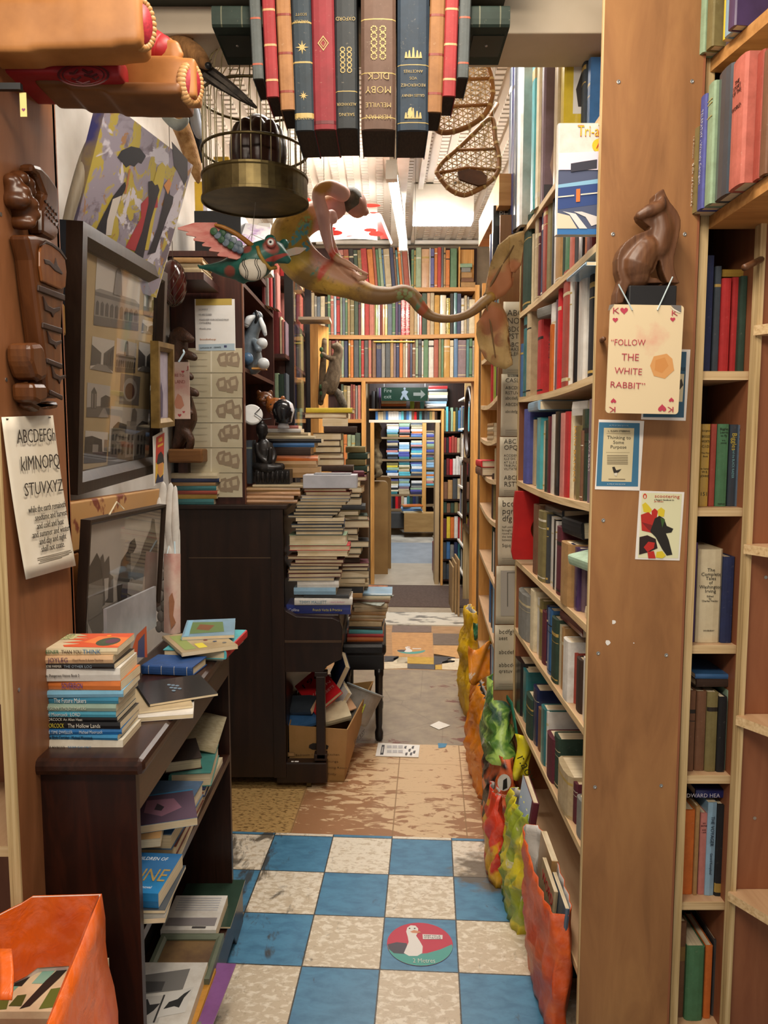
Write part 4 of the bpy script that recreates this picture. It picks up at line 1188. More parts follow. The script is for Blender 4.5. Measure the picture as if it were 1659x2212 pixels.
# red and white paper sheet hung below the ceiling
bn=thing('paper_banner','white paper sheet printed with red leaves, its red end curling down by the tube','banner',tuple(P(790,490,5.0)))
WB_=plain('banner_white','#ece8e4',.6)
RB_=plain('banner_red','#c8281c',.5)
def bnp(u,v):
 px,py=590+225*u,436+84*v+4*math.sin(6*u)
 return tuple(P(px,py,5.3-.7*v+.05*math.sin(5*u)))
MB().grid(bnp,14,6).build('sheet',WB_,bn,smooth=True)
def curl(u,v):
 a=2.6*u-.4
 px=806+24*v+18*math.sin(a)
 py=458+58*v+8*(1-math.cos(a))
 return tuple(P(px,py,4.9-.3*v+.1*math.cos(a)))
MB().grid(curl,10,6).build('curled_end',RB_,bn,smooth=True)
for(x,y,w,h)in((800,444,22,4),(720,503,20,6),(716,494,10,4),(812,505,16,6),(800,497,14,4),(757,512,9,3),(662,433,10,6)):
 MB().poly([tuple(P(x+w*math.cos(t*.5236),y+h*math.sin(t*.5236),4.62 if y>470 else 5.1))for t in range(12)]).build('leaf_print',RB_,bn)
 # ------------------------------------------------------------------ books hung upside down under the lintel
GA='books hung upside down under the lintel'
EDGEP=plain('dark_page_edges','#3a2c22',.8,col2='#261c15',scale=60,stretch=(8,1,1))
AY=2.03
def hang(xl,xr,yb,label,col,depth,bands,st='h',yl=20,jut=.0,lean=.0):
 pl,pr=P(xl,yb,AY),P(xr,yb,AY)
 top=2.885
 h=top-pl.z
 M=fm((pr.x-.0005,AY-jut,top),(-1,0,0),(0,1,0))
 if lean:
  M=Matrix.Translation((pr.x,0,top))@Matrix.Rotation(math.radians(lean),4,'Y')@Matrix.Translation((-pr.x,0,-top))@M
 return book('hanging_book',M,pr.x-pl.x-.001,h,depth,col,st,label,GA,bands=bands,pagemat=EDGEP)
GILT='#a8935a'
hb1=hang(630,672,282,'dark blue-green book hung upside down, leftmost of the tall five','#22303a',.2,[(.9,.93,GILT),(.60,.61,GILT),(.37,.38,GILT),(.05,.06,GILT)],lean=-1.2)
hb2=hang(673,722,280,'deep red book hung upside down with a gilt diamond on its spine','#7a1f28',.2,[(.95,.97,'#5a151c'),(.05,.07,'#5a151c')],lean=-.8)
hb3=hang(723,770,278,'black and gilt book hung upside down, middle of the tall five','#22282c',.2,[(.78,.785,GILT),(.15,.155,GILT)],lean=-.5)
hb4=hang(780,855,281,'thick brown whaling novel hung upside down with gilt lettering','#5a4438',.2,[(.93,.936,GILT),(.67,.676,GILT),(.36,.367,GILT)])
hb5=hang(858,926,283,'wide navy book hung upside down with gilt crests','#1f3040',.2,[(.955,.96,GILT),(.62,.625,GILT),(.15,.157,GILT)])
for s,at,sz in(('HERMAN',.93,.016),('MELVILLE',.86,.016),('MOBY',.77,.024),('DICK',.69,.024)):
 spine_text(hb4,s,GILT,sz,at,across=True)
for s,at,sz in(('SAILING',.92,.011),('ALEXANDER',.86,.010),('OXFORD',.36,.013),('VOL',.12,.012),('II',.08,.012)):
 spine_text(hb3,s,GILT,sz,at,across=True)
for s,at,sz in(('GILLES HENRY',.80,.009),('RECHERCHEZ',.74,.010),('VOS',.70,.010),('ANCETRES',.66,.010)):
 spine_text(hb5,s,GILT,sz,at,across=True)
for s,at,sz in(('IVANHOE',.93,.011),('WALTER',.37,.009),('SCOTT',.33,.009)):
 spine_text(hb1,s,GILT,sz,at,across=True)
def orn(ob,at,kind,r):
 """A gilt tooled ornament on a spine."""
 w,h,d=ob['dims']
 mb=MB()
 y=-.1*w-.0008
 cx,cz=w/2,at*h
 if kind=='star':
  pts=[]
  for i in range(16):
   q=r*(1.0 if i%2==0 else .4)*(1.0 if i%4==0 else .8)
   pts.append((cx+q*math.sin(i*math.pi/8),y,cz+q*math.cos(i*math.pi/8)))
  mb.poly(pts)
 elif kind=='diamond':
  for k in(1.0,.55):
   o=[(cx,y,cz-r*k*1.3),(cx+r*k,y,cz),(cx,y,cz+r*k*1.3),(cx-r*k,y,cz)]
   i_=[(cx+(p[0]-cx)*.8,y,cz+(p[2]-cz)*.8)for p in o]
   for j in range(4):
    mb.add([o[j],o[(j+1)%4],i_[(j+1)%4],i_[j]],[(0,1,2,3)])
 elif kind=='ring':
  for j in range(12):
   a0,a1=j*math.pi/6,(j+.8)*math.pi/6
   mb.add([(cx+q*math.cos(a),y,cz+1.25*q*math.sin(a))for q,a in((r,a0),(r,a1),(r*.6,a1),(r*.6,a0))],[(0,1,2,3)])
 elif kind=='crest':
  for dx,hh in((-1,.7),(-.55,.9),(0,1.3),(.55,.9),(1,.7)):
   mb.add([(cx+r*(dx-.2),y,cz),(cx+r*(dx+.2),y,cz),(cx+r*(dx+.08),y,cz-r*hh),(cx+r*(dx-.08),y,cz-r*hh)],[(0,1,2,3)])
  mb.add([(cx-1.2*r,y,cz),(cx+1.2*r,y,cz),(cx+1.2*r,y,cz+.12*r),(cx-1.2*r,y,cz+.12*r)],[(0,1,2,3)])
 else:
  for k in range(5):
   for sx in(-1,1):
    c0=(cx+sx*r*.42,cz+(k-2)*r*.62)
    for j in range(8):
     a0,a1=j*math.pi/4,(j+.75)*math.pi/4
     mb.add([(c0[0]+q*math.cos(a),y,c0[1]+q*math.sin(a))for q,a in((r*.34,a0),(r*.34,a1),(r*.2,a1),(r*.2,a0))],[(0,1,2,3)])
 mb.build('gilt_ornament',PRINT,ob,local=True,color=GILT)
for ob,at,kd,r in((hb1,.52,'star',.017),(hb1,.80,'star',.012),(hb1,.20,'star',.012),(hb2,.50,'diamond',.014),(hb3,.60,'braid',.020),(hb3,.22,'star',.013),(hb4,.50,'braid',.026),(hb4,.17,'braid',.018),(hb5,.20,'ring',.013),(hb5,.58,'crest',.018),(hb5,.09,'crest',.018),(hb5,.93,'crest',.018)):
 orn(ob,at,kd,r)
 # the worn spots
for ob,at,r in((hb5,.90,.010),(hb4,.10,.006)):
 w,h,d=ob['dims']
 MB().poly([(w*.6+r*(.6+.3*math.sin(5*a))*math.cos(a),-.1*w-.001,at*h+r*(1.2+.3*math.cos(3*a))*math.sin(a))for a in[i*.5236 for i in range(12)]]).build('worn_spot',PRINT,ob,local=True,color='#b79d63')
def cords(n,col='#b59a6a'):
 return[(.12+.76*i/(n-1)-.008,.12+.76*i/(n-1)+.008,col)for i in range(n)]
for xl,xr,yb,lab,col,cc in((537,561,170,'small grey ribbed book hung upside down at the left end','#4f5656','#a3553f'),(565,593,209,'small red ribbed book hung upside down beside the left grey one','#8f2a2e','#c59a6c'),(595,627,237,'small tan ribbed book hung upside down left of the tall five','#956a42','#7a2f22'),(930,963,243,'small tan ribbed book hung upside down right of the tall five','#8a6038','#7a2f22'),(963,992,208,'small red ribbed book hung upside down beside the right grey one','#932b2e','#c59a6c'),(994,1019,168,'small grey ribbed book hung upside down at the right end','#4a5152','#a3553f')):
 hang(xl,xr,yb,lab,col,.13,cords(3 if yb<180 else 4,cc),lean=(-2.0 if xl<700 else 1.5))
for xl,xr,lab in((458,632,'long dark green book lying under the lintel, left one of two'),(926,1102,'long dark green book lying under the lintel, right one of two')):
 p,q=P(xl,58,AY+.02),P(xr,12,AY+.02)
 g=lying('hanging_book',((p.x+q.x)/2,AY+.02+.10,p.z),0,q.z-p.z,q.x-p.x,.20,'#1f2f28','h',lab,'dark green books lying under the lintel',bands=cords(4,'#5f6250'),pagemat=EDGEP)
 cx=(p.x+q.x)/2+(-.055 if xl<700 else.055)
 MB().box((cx-.04,AY+.06,p.z-.002),(cx+.04,AY+.17,p.z)).build('mounting_plate',plain('plate_green','#2a3128',.5),g)
 MB().lathe([(.004,0),(.003,-.002),(.001,-.002)],10,Matrix.Translation((cx,AY+.11,p.z-.002))).build('screw',STEEL,g)
 # ------------------------------------------------------------------ birdcage
CGY=2.42
cc=P(552,440,CGY)
cg=thing('birdcage','round brass birdcage hanging from the ceiling with a dark carved nut inside','birdcage',tuple(cc))
RC=.158
Mc=Matrix.Translation(cc)
base_h=P(552,392,CGY-RC).z-P(552,408,CGY-RC).z+.055
MB().lathe([(.001,.004),(RC,.004),(RC,.0),(RC+.004,.0),(RC+.004,.008),(RC,.010),(RC,base_h-.01),(RC+.003,base_h-.006),(RC+.003,base_h),(RC-.004,base_h),(RC-.004,.012),(.001,.012)],48,Mc).build('base_tray',BRASS,cg,smooth=False)
zr=[base_h,.175,.315,.335]
wires=MB()
nW=34
HB=.335
for i in range(nW):
 a=2*math.pi*i/nW
 pts=[(.975*RC*math.cos(a),.975*RC*math.sin(a),base_h-.005+k*(HB-base_h)/3)for k in range(4)]
 for k in range(1,9):
  f=k/8
  r=.975*RC*(math.cos(f*math.pi/2)*.9+.1)
  pts.append((r*math.cos(a),r*math.sin(a),HB+.115*math.sin(f*math.pi/2)))
 wires.tube(pts,.0017,5,M=Mc)
wires.build('bars',plain('cage_wire','#a39672',.4,.6),cg,smooth=True)
for z in(.15,.30):
 MB().tube([(RC*math.cos(t*math.pi/24),RC*math.sin(t*math.pi/24),z)for t in range(48)],.0042,8,M=Mc,closed=True).build('hoop',BRASS,cg,smooth=True)
MB().lathe([(.02,.448),(.03,.455),(.012,.465),(.006,.49),(.001,.492)],20,Mc).build('top_cap',BRASS,cg,smooth=True)
MB().tube([cc+Vector((0,0,.49)),Vector((cc.x,cc.y,CEZ-.01))],.002,6).build('hanging_wire',STEEL,cg)
nut=MB()
nc=cc+Vector((.012,-.01,base_h+.04))
for k in range(9):
 a=k*2*math.pi/9
 nut.ball(nc+Vector((.055*math.cos(a),.055*math.sin(a),.03)),(.032,.032,.085))
nut.ball(nc+Vector((0,0,.045)),(.07,.07,.095))
nb=blob('carved_nut',nut,plain('dark_nut','#3a1f18',.35,col2='#241310',scale=18),None,.004,3)
tag(nb,'dark brown lobed carved nut sitting inside the birdcage','carving')
# ------------------------------------------------------------------ painted surfaces whose patches are part of the thing
def painted(name,base,base2,patches,rough=.5,scale=14,lo=.4,hi=.65,bump=.25,third=None):
 """patches: (view x, view y, depth, half width px, half height px, turn deg, colour, soft, dabs)"""
 m,nt,b=_new(name)
 tc=nt.nodes.new('ShaderNodeTexCoord')
 v=tc.outputs['Object']
 n1=_noise(nt,v,scale,5,.65)
 col=_mix(nt,_thr(nt,n1,lo,hi),base,base2)
 if third:
  col=_mix(nt,_thr(nt,_noise(nt,v,scale*2.3,5,.7),.56,.68),col,third)
 edge=_noise(nt,v,30,4,.6)
 for(px,py,Y,hw,hh,rot,c,soft,dabs)in patches:
  p=P(px,py,Y)
  k=Y/F
  mp=nt.nodes.new('ShaderNodeMapping')
  mp.vector_type='TEXTURE'
  mp.inputs['Location'].default_value=(p.x,p.y,p.z)
  mp.inputs['Rotation'].default_value=(0,math.radians(rot),0)
  mp.inputs['Scale'].default_value=(hw*k,10.0,hh*k)
  nt.links.new(v,mp.inputs['Vector'])
  ln=nt.nodes.new('ShaderNodeVectorMath')
  ln.operation='LENGTH'
  nt.links.new(mp.outputs[0],ln.inputs[0])
  d=_math(nt,'ADD',ln.outputs['Value'],_math(nt,'MULTIPLY',edge,.7))
  f=_thr(nt,d,1.35+soft,1.35-soft)
  if dabs:
   vo=nt.nodes.new('ShaderNodeTexVoronoi')
   vo.inputs['Scale'].default_value=dabs
   nt.links.new(v,vo.inputs['Vector'])
   f=_math(nt,'MULTIPLY',f,_thr(nt,vo.outputs['Distance'],.62,.48))
  col=_mix(nt,f,col,c)
 nt.links.new(col,b.inputs['Base Color'])
 b.inputs['Roughness'].default_value=rough
 bp=nt.nodes.new('ShaderNodeBump')
 bp.inputs['Strength'].default_value=bump
 bp.inputs['Distance'].default_value=.004
 nt.links.new(n1,bp.inputs['Height'])
 nt.links.new(bp.outputs[0],b.inputs['Normal'])
 return m
def chain(mb,pts,sub=3,M=None):
 """Ball-and-tube limb through (view x, view y, depth, radius px): smooth taper."""
 P3=[(P(x,y,Y),r*Y/F)for x,y,Y,r in pts]
 return limb(mb,P3,sub)
def limb(mb,P3,sub=3):
 pts,rad=[],[]
 n=len(P3)
 for i in range(n-1):
  p0,p1=P3[max(0,i-1)][0],P3[i][0]
  p2,p3=P3[i+1][0],P3[min(n-1,i+2)][0]
  for k in range(sub):
   t=k/sub
   q=.5*((2*p1)+(p2-p0)*t+(2*p0-5*p1+4*p2-p3)*t*t+(3*p1-p0-3*p2+p3)*t**3)
   pts.append(q)
   rad.append(P3[i][1]*(1-t)+P3[i+1][1]*t)
 pts.append(P3[-1][0])
 rad.append(P3[-1][1])
 mb.tube(pts,rad,16)
 mb.ball(pts[0],rad[0]*.99)
 mb.ball(pts[-1],rad[-1]*.99)
 return mb
def cut_sheet(parent,name,outline,Y,mat,thick=.004,ruffle=.01,rng=None,tilt=.0):
 """A limp leaf-shaped sheet: outline in view px at depth Y, with its surface gently folded."""
 pts=[P(x,y,Y)for x,y in outline]
 bm=bmesh.new()
 vs=[bm.verts.new(p)for p in pts]
 f=bm.faces.new(vs)
 bmesh.ops.triangulate(bm,faces=[f])
 for _ in range(3):
  bmesh.ops.subdivide_edges(bm,edges=[e for e in bm.edges if e.calc_length()>.02],cuts=1,use_grid_fill=False)
  bmesh.ops.triangulate(bm,faces=bm.faces[:])
 for v in bm.verts:
  v.co.y+=ruffle*(math.sin(70*v.co.x+25*v.co.z)+.6*math.sin(55*v.co.z-30*v.co.x))+tilt*(v.co.x-pts[0].x)
 me=bpy.data.meshes.new(name)
 bm.normal_update()
 bm.to_mesh(me)
 bm.free()
 me.materials.append(mat)
 me.polygons.foreach_set('use_smooth',[True]*len(me.polygons))
 o=bpy.data.objects.new(name,me)
 COL.objects.link(o)
 o.parent=parent
 o.matrix_parent_inverse=wmat(parent).inverted()
 md=o.modifiers.new('solid','SOLIDIFY')
 md.thickness=thick
 return o
 # ------------------------------------------------------------------ mermaid
MY=2.78
mm=thing('mermaid','papier-mache mermaid hanging across the aisle, yellow scaled tail with a brown paper fin','sculpture',tuple(P(760,600,MY)))
mb=MB()
chain(mb,[(690,463,MY,27),(652,478,MY,35),(626,506,MY,41),(638,550,MY,42),(672,584,MY,40),(713,602,MY-.01,34),(756,618,MY-.01,27),(800,636,MY-.01,21),(842,638,MY-.01,17.5),(872,631,MY-.01,16),(893,642,MY-.01,16),(908,663,MY-.02,14),(926,680,MY-.02,11),(952,688,MY-.03,9),(985,687,MY-.03,8.5),(1016,676,MY-.04,9.5),(1043,655,MY-.04,12),(1058,643,MY-.04,13)],5)
chain(mb,[(662,474,MY,30),(692,458,MY,27),(722,446,MY,28),(738,438,MY,22),(756,434,MY,12),(764,436,MY,12)],4)
# near arm: shoulder, raised elbow, forearm down to the tail
chain(mb,[(740,418,MY-.07,17),(716,406,MY-.08,16),(693,410,MY-.09,14),(688,428,MY-.095,14),(697,462,MY-.09,14.5),(704,505,MY-.085,12),(714,542,MY-.08,8),(731,560,MY-.08,8)],4)
# far arm
chain(mb,[(742,430,MY+.07,15),(712,470,MY+.03,13),(706,500,MY+.0,13),(720,545,MY-.03,12),(745,578,MY-.05,8.5),(770,594,MY-.06,8)],4)
chain(mb,[(716,466,MY-.06,13),(720,474,MY-.07,10)],2)
for k,(x,y)in enumerate(((762,572),(771,578),(782,586),(794,592))):
 chain(mb,[(733,561,MY-.08,6),(748+k,564+3*k,MY-.085,4.2),(x,y,MY-.085,3.2)],3)
for k,(x,y)in enumerate(((775,607),(786,606),(794,600))):
 chain(mb,[(766,594,MY-.07,6),(772+3*k,600-k,MY-.075,4),(x,y,MY-.075,3)],3)
body=blob('body',mb,painted('mermaid_paint','#c49c40','#9c7a30',[(640,545,MY,45,36,0,'#b3973c',.3,0),(672,600,MY,70,18,-30,'#7b5f2e',.3,0),(915,660,MY,160,60,0,'#7a5a30',.25,0),(660,500,MY,26,12,-62,'#8fae62',.2,90),(648,518,MY,9,34,40,'#5aa8b4',.12,75),(666,538,MY,9,22,40,'#4f9fb2',.12,75),(690,575,MY,7,30,28,'#2f6a58',.15,60),(712,575,MY,9,42,32,'#b5402a',.14,0),(730,585,MY,5,30,38,'#6f8f58',.15,80),(875,640,MY,20,12,0,'#7c8a58',.2,70),(915,668,MY,8,26,30,'#9a4c2c',.2,0),(905,660,MY,5,20,30,'#4f7050',.2,60),(726,446,MY,56,44,25,'#d6a699',.2,0),(705,510,MY,26,66,12,'#d6a69c',.2,0),(758,592,MY,50,28,0,'#b98c70',.2,0),(700,420,MY,22,20,0,'#b8823a',.2,0),(728,462,MY,16,14,0,'#cf9f96',.2,0)],.5,16,third='#6d5522'),mm,.0045,5)
hd=MB()
c=P(768,440,MY)
Mh=Matrix.Translation(c)@Matrix.Rotation(math.radians(-20),4,'Y')@Matrix.Rotation(math.radians(35),4,'Z')
hd.ball((0,0,0),(.040,.038,.050),Mh,n=24,k=16)
hd.ball((.034,0,-.006),(.013,.008,.012),Mh)
hd.ball((.026,0,-.034),(.016,.014,.014),Mh)
hd.ball((.033,0,-.026),(.008,.012,.005),Mh)
hd.ball((.028,-.014,.010),(.009,.009,.005),Mh)
hd.ball((.028,.014,.010),(.009,.009,.005),Mh)
hd.ball((-.004,-.037,-.004),(.008,.005,.012),Mh)
hd.ball((-.004,.037,-.004),(.008,.005,.012),Mh)
blob('head',hd,plain('mermaid_face','#bf8f80',.5,col2='#a87868',scale=16),mm,.003,3)
hr=MB()
hr.ball((-.010,0,.012),(.038,.042,.046),Mh,n=20,k=12)
blob('hair',hr,plain('mermaid_hair','#5f5a4c',.6,col2='#423c30',scale=30,bump=.4),mm,.004,2)
FIN=painted('fin_paper','#a58a58','#8c7244',[(1085,615,2.74,34,30,25,'#96603c',.25,0),(1110,580,2.74,22,18,0,'#96603c',.25,0),(1062,690,2.74,30,34,0,'#8d5634',.3,0),(1056,740,2.74,26,40,0,'#7d4f30',.35,22)],.75,10,third='#6a5732')
cut_sheet(mm,'upper_fin',[(1046,640),(1050,610),(1061,565),(1075,531),(1100,509),(1131,500),(1130,540),(1126,572),(1113,589),(1096,588),(1100,598),(1109,600),(1106,618),(1092,636),(1073,648),(1060,650)],2.74,FIN,.004,.006)
cut_sheet(mm,'lower_fin',[(1062,652),(1082,657),(1094,680),(1099,704),(1092,729),(1096,752),(1103,772),(1107,788),(1092,798),(1066,790),(1046,775),(1034,750),(1028,722),(1029,699),(1044,678),(1056,660)],2.73,FIN,.004,.007)
MB().tube([P(1046,640,2.735),P(1075,590,2.735),P(1110,530,2.738)],[.006,.004,.002],8).tube([P(1050,655,2.73),P(1060,700,2.725),P(1070,770,2.725)],[.005,.003,.002],8).build('fin_rib',plain('rib_brown','#6a5030',.7),mm)
pp=P(905,640,MY)
MB().tube([P(700,440,MY+.02),Vector((P(700,440,MY).x,MY+.02,CEZ-.01))],.001,5).tube([P(893,630,MY),Vector((pp.x,MY,CEZ-.01))],.0008,5).build('hanging_string',plain('string','#9a9486',.8),mm)
# ------------------------------------------------------------------ winged frog
FY=2.44
fr=thing('winged_frog','painted wooden flying frog with red feathered wings, hanging by a string below the cage','sculpture',tuple(P(550,570,FY)))
TEAL=painted('frog_paint','#236257','#1d5148',[(537,545,FY,11,9,0,'#8a4a40',.2,0),(500,590,FY,12,10,0,'#8a4a40',.2,0),(590,540,FY,16,13,20,'#9a4f44',.2,0),(600,560,FY,26,4,-22,'#a4443c',.2,0)],.4,20)
mb=MB()
chain(mb,[(432,577,FY,3),(455,578,FY,8),(482,580,FY,17),(510,577,FY,28),(538,572,FY,36),(556,562,FY,37),(574,550,FY,31),(592,546,FY,27),(608,553,FY,17),(620,561,FY,9)],4)
chain(mb,[(586,530,FY-.02,11),(584,520,FY-.03,13)],2)
chain(mb,[(606,536,FY+.02,10),(614,526,FY+.02,10)],2)
chain(mb,[(432,577,FY,4),(428,573,FY,3)],2)
chain(mb,[(520,598,FY,12),(526,607,FY,7)],2)
blob('body',mb,TEAL,fr,.004,4)
be=MB()
Mb=fm(P(547,582,FY-.036),(1,0,0),(0,0,1))
be.ball((0,0,.006),(.044,.036,.018),Mb)
blob('belly',be,plain('belly_white','#d6cfc0',.5,col2='#c0b6a2',scale=20),fr,.003,2)
for o_ in(-.024,-.018,.014,.020):
 MB().tube([Mb@Vector((o_+.006*math.sin(k),(k-3)*.0105,.006+.0185*math.sqrt(max(.05,1-(o_/.046)**2-((k-3)*.0105/.038)**2))))for k in range(7)],.0011,6).build('belly_stripe',INK,fr)
MB().tube([P(556,533,FY-.045),P(560,548,FY-.052),P(570,566,FY-.046),P(583,580,FY-.03),P(596,578,FY-.01)],.006,8).build('collar',plain('frog_gold','#a5843a',.4),fr,smooth=True)
for x,y,Y in((585,524,FY-.05),):
 p=P(x,y,Y)
 Me=fm(p,(1,0,0),(0,0,1))
 MB().lathe([(.015,0),(.012,.004),(.001,.006)],16,Me).build('eye_ring',plain('eye_red','#a8584e',.5),fr)
 ey=MB().lathe([(.010,.004),(.008,.007),(.001,.008)],16,Me).build('eye',WHITEPAPER,fr)
 MB().lathe([(.005,.007),(.001,.0092)],12,Me).build('pupil',BLACK,ey)
WRED=plain('wing_red','#b5564c',.5,col2='#c9877a',scale=18,stretch=(1,1,4))
def feather(parent,a,b,w,mat,Y0,Y1,name='feather'):
 p,q=P(a[0],a[1],Y0),P(b[0],b[1],Y1)
 d=(q-p).normalized()
 s=Vector((-d.z,0,d.x))*w
 mid=p.lerp(q,.55)
 mb=MB().add([tuple(v)for v in(p+s*.5,p-s*.5,mid-s*.55,q-s*.08,q+s*.08,mid+s*.55)],[(0,1,2,3,4,5)])
 return mb.build(name,mat,parent,solid=.005)
wing=MB()
chain(wing,[(543,530,FY-.03,6),(515,508,FY-.05,5),(485,492,FY-.06,4.5),(466,486,FY-.065,3)],3)
wr=wing.build('wing_arm',plain('wing_ochre','#a9752e',.45,col2='#8b5a22',scale=20),fr,smooth=True)
for i,(a,b)in enumerate((((470,492),(384,494)),((478,500),(402,506)),((485,508),(418,518)),((494,518),(437,530)),((502,527),(452,541)),((512,538),(470,552)),((524,545),(492,556)))):
 feather(fr,a,b,.030,WRED,FY-.055+.003*i,FY-.075+.003*i)
GF=plain('wing_green','#3f6a3f',.5,col2='#2d5138',scale=20)
BF=plain('wing_blue','#3c4f63',.5,col2='#8a97a0',scale=24)
for i,(x,y,m)in enumerate(((462,500,GF),(470,508,BF),(478,517,GF),(488,524,BF),(498,530,GF),(508,536,BF),(518,540,BF),(480,503,GF),(492,512,BF),(504,520,BF),(516,528,BF))):
 MB().lathe([(.012,0),(.010,.003),(.001,.005)],14,fm(P(x,y,FY-.068+.002*i),(1,0,0),(0,0,1))).build('wing_scale',m,fr)
feather(fr,(620,548),(660,537),.034,plain('wing_back','#8a5a38',.6,col2='#5f6a50',scale=16),FY+.03,FY+.10,'wing_back')
wp=P(543,520,FY)
MB().tube([wp,cc+Vector((0,0,.004))],.0011,5).tube([P(528,528,FY),wp+Vector((.0,0,.02))],.0008,5).tube([P(580,522,FY),wp+Vector((0,0,.02))],.0008,5).build('hanging_string',plain('string','#8a8476',.8),fr)
# ------------------------------------------------------------------ snowshoes
RAW=plain('bent_wood','#9c6a38',.5,col2='#83552a',scale=14)
HIDE=plain('rawhide','#d6b884',.6,col2='#a5834e',scale=30)
def snowshoe(label,rim,Y,bars,tail=None,step=None,yf=None):
 yy=yf or(lambda x,y:Y)
 t=thing('snowshoe',label,'snowshoe',tuple(P(rim[0][0],rim[0][1],Y)),'rawhide snowshoes hung above the aisle')
 pts=[P(x,y,yy(x,y))for x,y in rim]
 n=len(pts)
 sm=[]
 for i in range(n):
  p0,p1,p2,p3=pts[i-1],pts[i],pts[(i+1)%n],pts[(i+2)%n]
  for k in range(4):
   u=k/4
   sm.append(.5*((2*p1)+(p2-p0)*u+(2*p0-5*p1+4*p2-p3)*u*u+(3*p1-p0-3*p2+p3)*u**3))
 MB().tube(sm,.0085,10,closed=True).build('rim',RAW,t,smooth=True)
 if tail:
  MB().tube([P(x,y,yy(x,y))for x,y in tail],.008,10).build('tail',RAW,t,smooth=True)
 wb=MB()
 # lacing: three directions of thong clipped to the rim
 cx=sum(x for x,y in rim)/n
 def inside(x,y):
  c=False
  for i in range(n):
   x0,y0=rim[i]
   x1,y1=rim[i-1]
   if(y0>y)!=(y1>y)and x<(x1-x0)*(y-y0)/(y1-y0)+x0:
    c=not c
  return c
 for ang in(25,85,145):
  a=math.radians(ang)
  dx,dy=math.cos(a),math.sin(a)
  for k in range(-16,17):
   ox,oy=cx-dy*k*10.5,sum(y for x,y in rim)/n+dx*k*10.5
   run=[]
   for s in range(-60,61):
    x,y=ox+dx*s*4,oy+dy*s*4
    if inside(x,y):
     run.append((x,y))
    else:
     if len(run)>2:
      wb.tube([P(q[0],q[1],yy(*q)+.003*math.sin(j*1.3+ang))for j,q in enumerate(run)],.0016,5)
     run=[]
   if len(run)>2:
    wb.tube([P(q[0],q[1],yy(*q))for q in run],.0016,5)
 wb.build('webbing',HIDE,t)
 for b in bars:
  MB().tube([P(x,y,yy(x,y))for x,y in b],.006,8).build('crossbar',RAW,t,smooth=True)
 wr_=MB()
 for i in range(2,len(sm),3):
  wr_.tube([sm[i]-(sm[(i+1)%len(sm)]-sm[i])*.25,sm[i]+(sm[(i+1)%len(sm)]-sm[i])*.25],.0098,8)
 wr_.build('lashing',HIDE,t)
 if step:
  q=MB()
  q.poly([tuple(P(x,y,yy(x,y)-.012))for x,y in step])
  q.build('foot_pad',plain('leather','#5f3a24',.6,col2='#4a2c1a',scale=20),t,solid=.008)
 MB().tube([P(rim[0][0],rim[0][1],yy(*rim[0])),Vector((P(rim[0][0],rim[0][1],Y).x,Y,CEZ-.01))],.0012,5).build('hanging_string',STEEL,t)
 return t
snowshoe('lower snowshoe with a leather foot pad, hung by the aisle bookcase',[(1066,262),(1070,300),(1078,340),(1075,372),(1053,397),(1018,417),(998,421),(973,410),(953,388),(944,369),(960,346),(990,320),(1026,285),(1054,258)],2.85,[[(950,374),(1010,362),(1072,368)],[(985,324),(1074,322)]],tail=[(1058,256),(1066,240),(1074,224)],step=[(988,372),(1012,366),(1040,371),(1052,382),(1050,398),(1034,402),(1010,395),(992,388)],yf=lambda x,y:2.85+(420-y)*.0006)
snowshoe('upper snowshoe partly hidden behind the small hanging books',[(1036,112),(1052,138),(1062,172),(1063,210),(1048,246),(1012,273),(970,286),(945,282),(940,262),(962,220),(985,170),(1008,128)],2.62,[[(955,232),(1060,226)],[(980,172),(1060,170)]],yf=lambda x,y:2.62+(290-y)*.0006)
# ------------------------------------------------------------------ printed and framed things
def onplane(M,px,py):
 """Where the sight line through a view point meets the plane z = 0 of frame M, in that frame."""
 r=_ray(px,py)
 o=Vector((0,0,CAMZ))
 n=M.col[2].to_3d()
 t=(M.translation-o).dot(n)/r.dot(n)
 return M.inverted()@(o+r*t)
def prints(parent,M,shapes,lift=.0005,name='print',step=.00012):
 """A print traced in the view, laid on the plane of M: (points, colour)."""
 out=[]
 for i,(pts,col)in enumerate(shapes):
  q=[onplane(M,x,y)for x,y in pts]
  out.append(([(p.x,p.y,lift+step*i)for p in q],col))
 return inks(name,parent,out,M,M.col[2].to_3d())
def text_px(parent,M,s,a,b,size,col,lift=.0008,name='lettering',align='LEFT'):
 """Lettering on the plane of M from view point a to view point b (baseline middle), filling that length."""
 p,q=onplane(M,*a),onplane(M,*b)
 d=(q-p)
 d.z=0
 n=Vector((0,0,1))
 L=fm(M@Vector((p.x,p.y,lift)),M.to_3x3()@d,M.to_3x3()@n.cross(d))
 return text(s,L,size,PRINT,parent,name,width=d.length,color=col)
def panel(M,w,h,t,name,mat,parent=None,x0=.0,y0=.0,bevel=.0):
 return MB().box((x0,y0,-t),(x0+w,y0+h,0),M=M).build(name,mat,parent,bevel=bevel)
def quad_frame(tl,tr,bl):
 """Frame with origin at the lower left corner, x towards the right corner, y up; returns (M, width, height)."""
 x=tr-tl
 y=tl-bl
 M=fm(bl,x,y)
 return M,x.length,y.dot(M.col[1].to_3d())
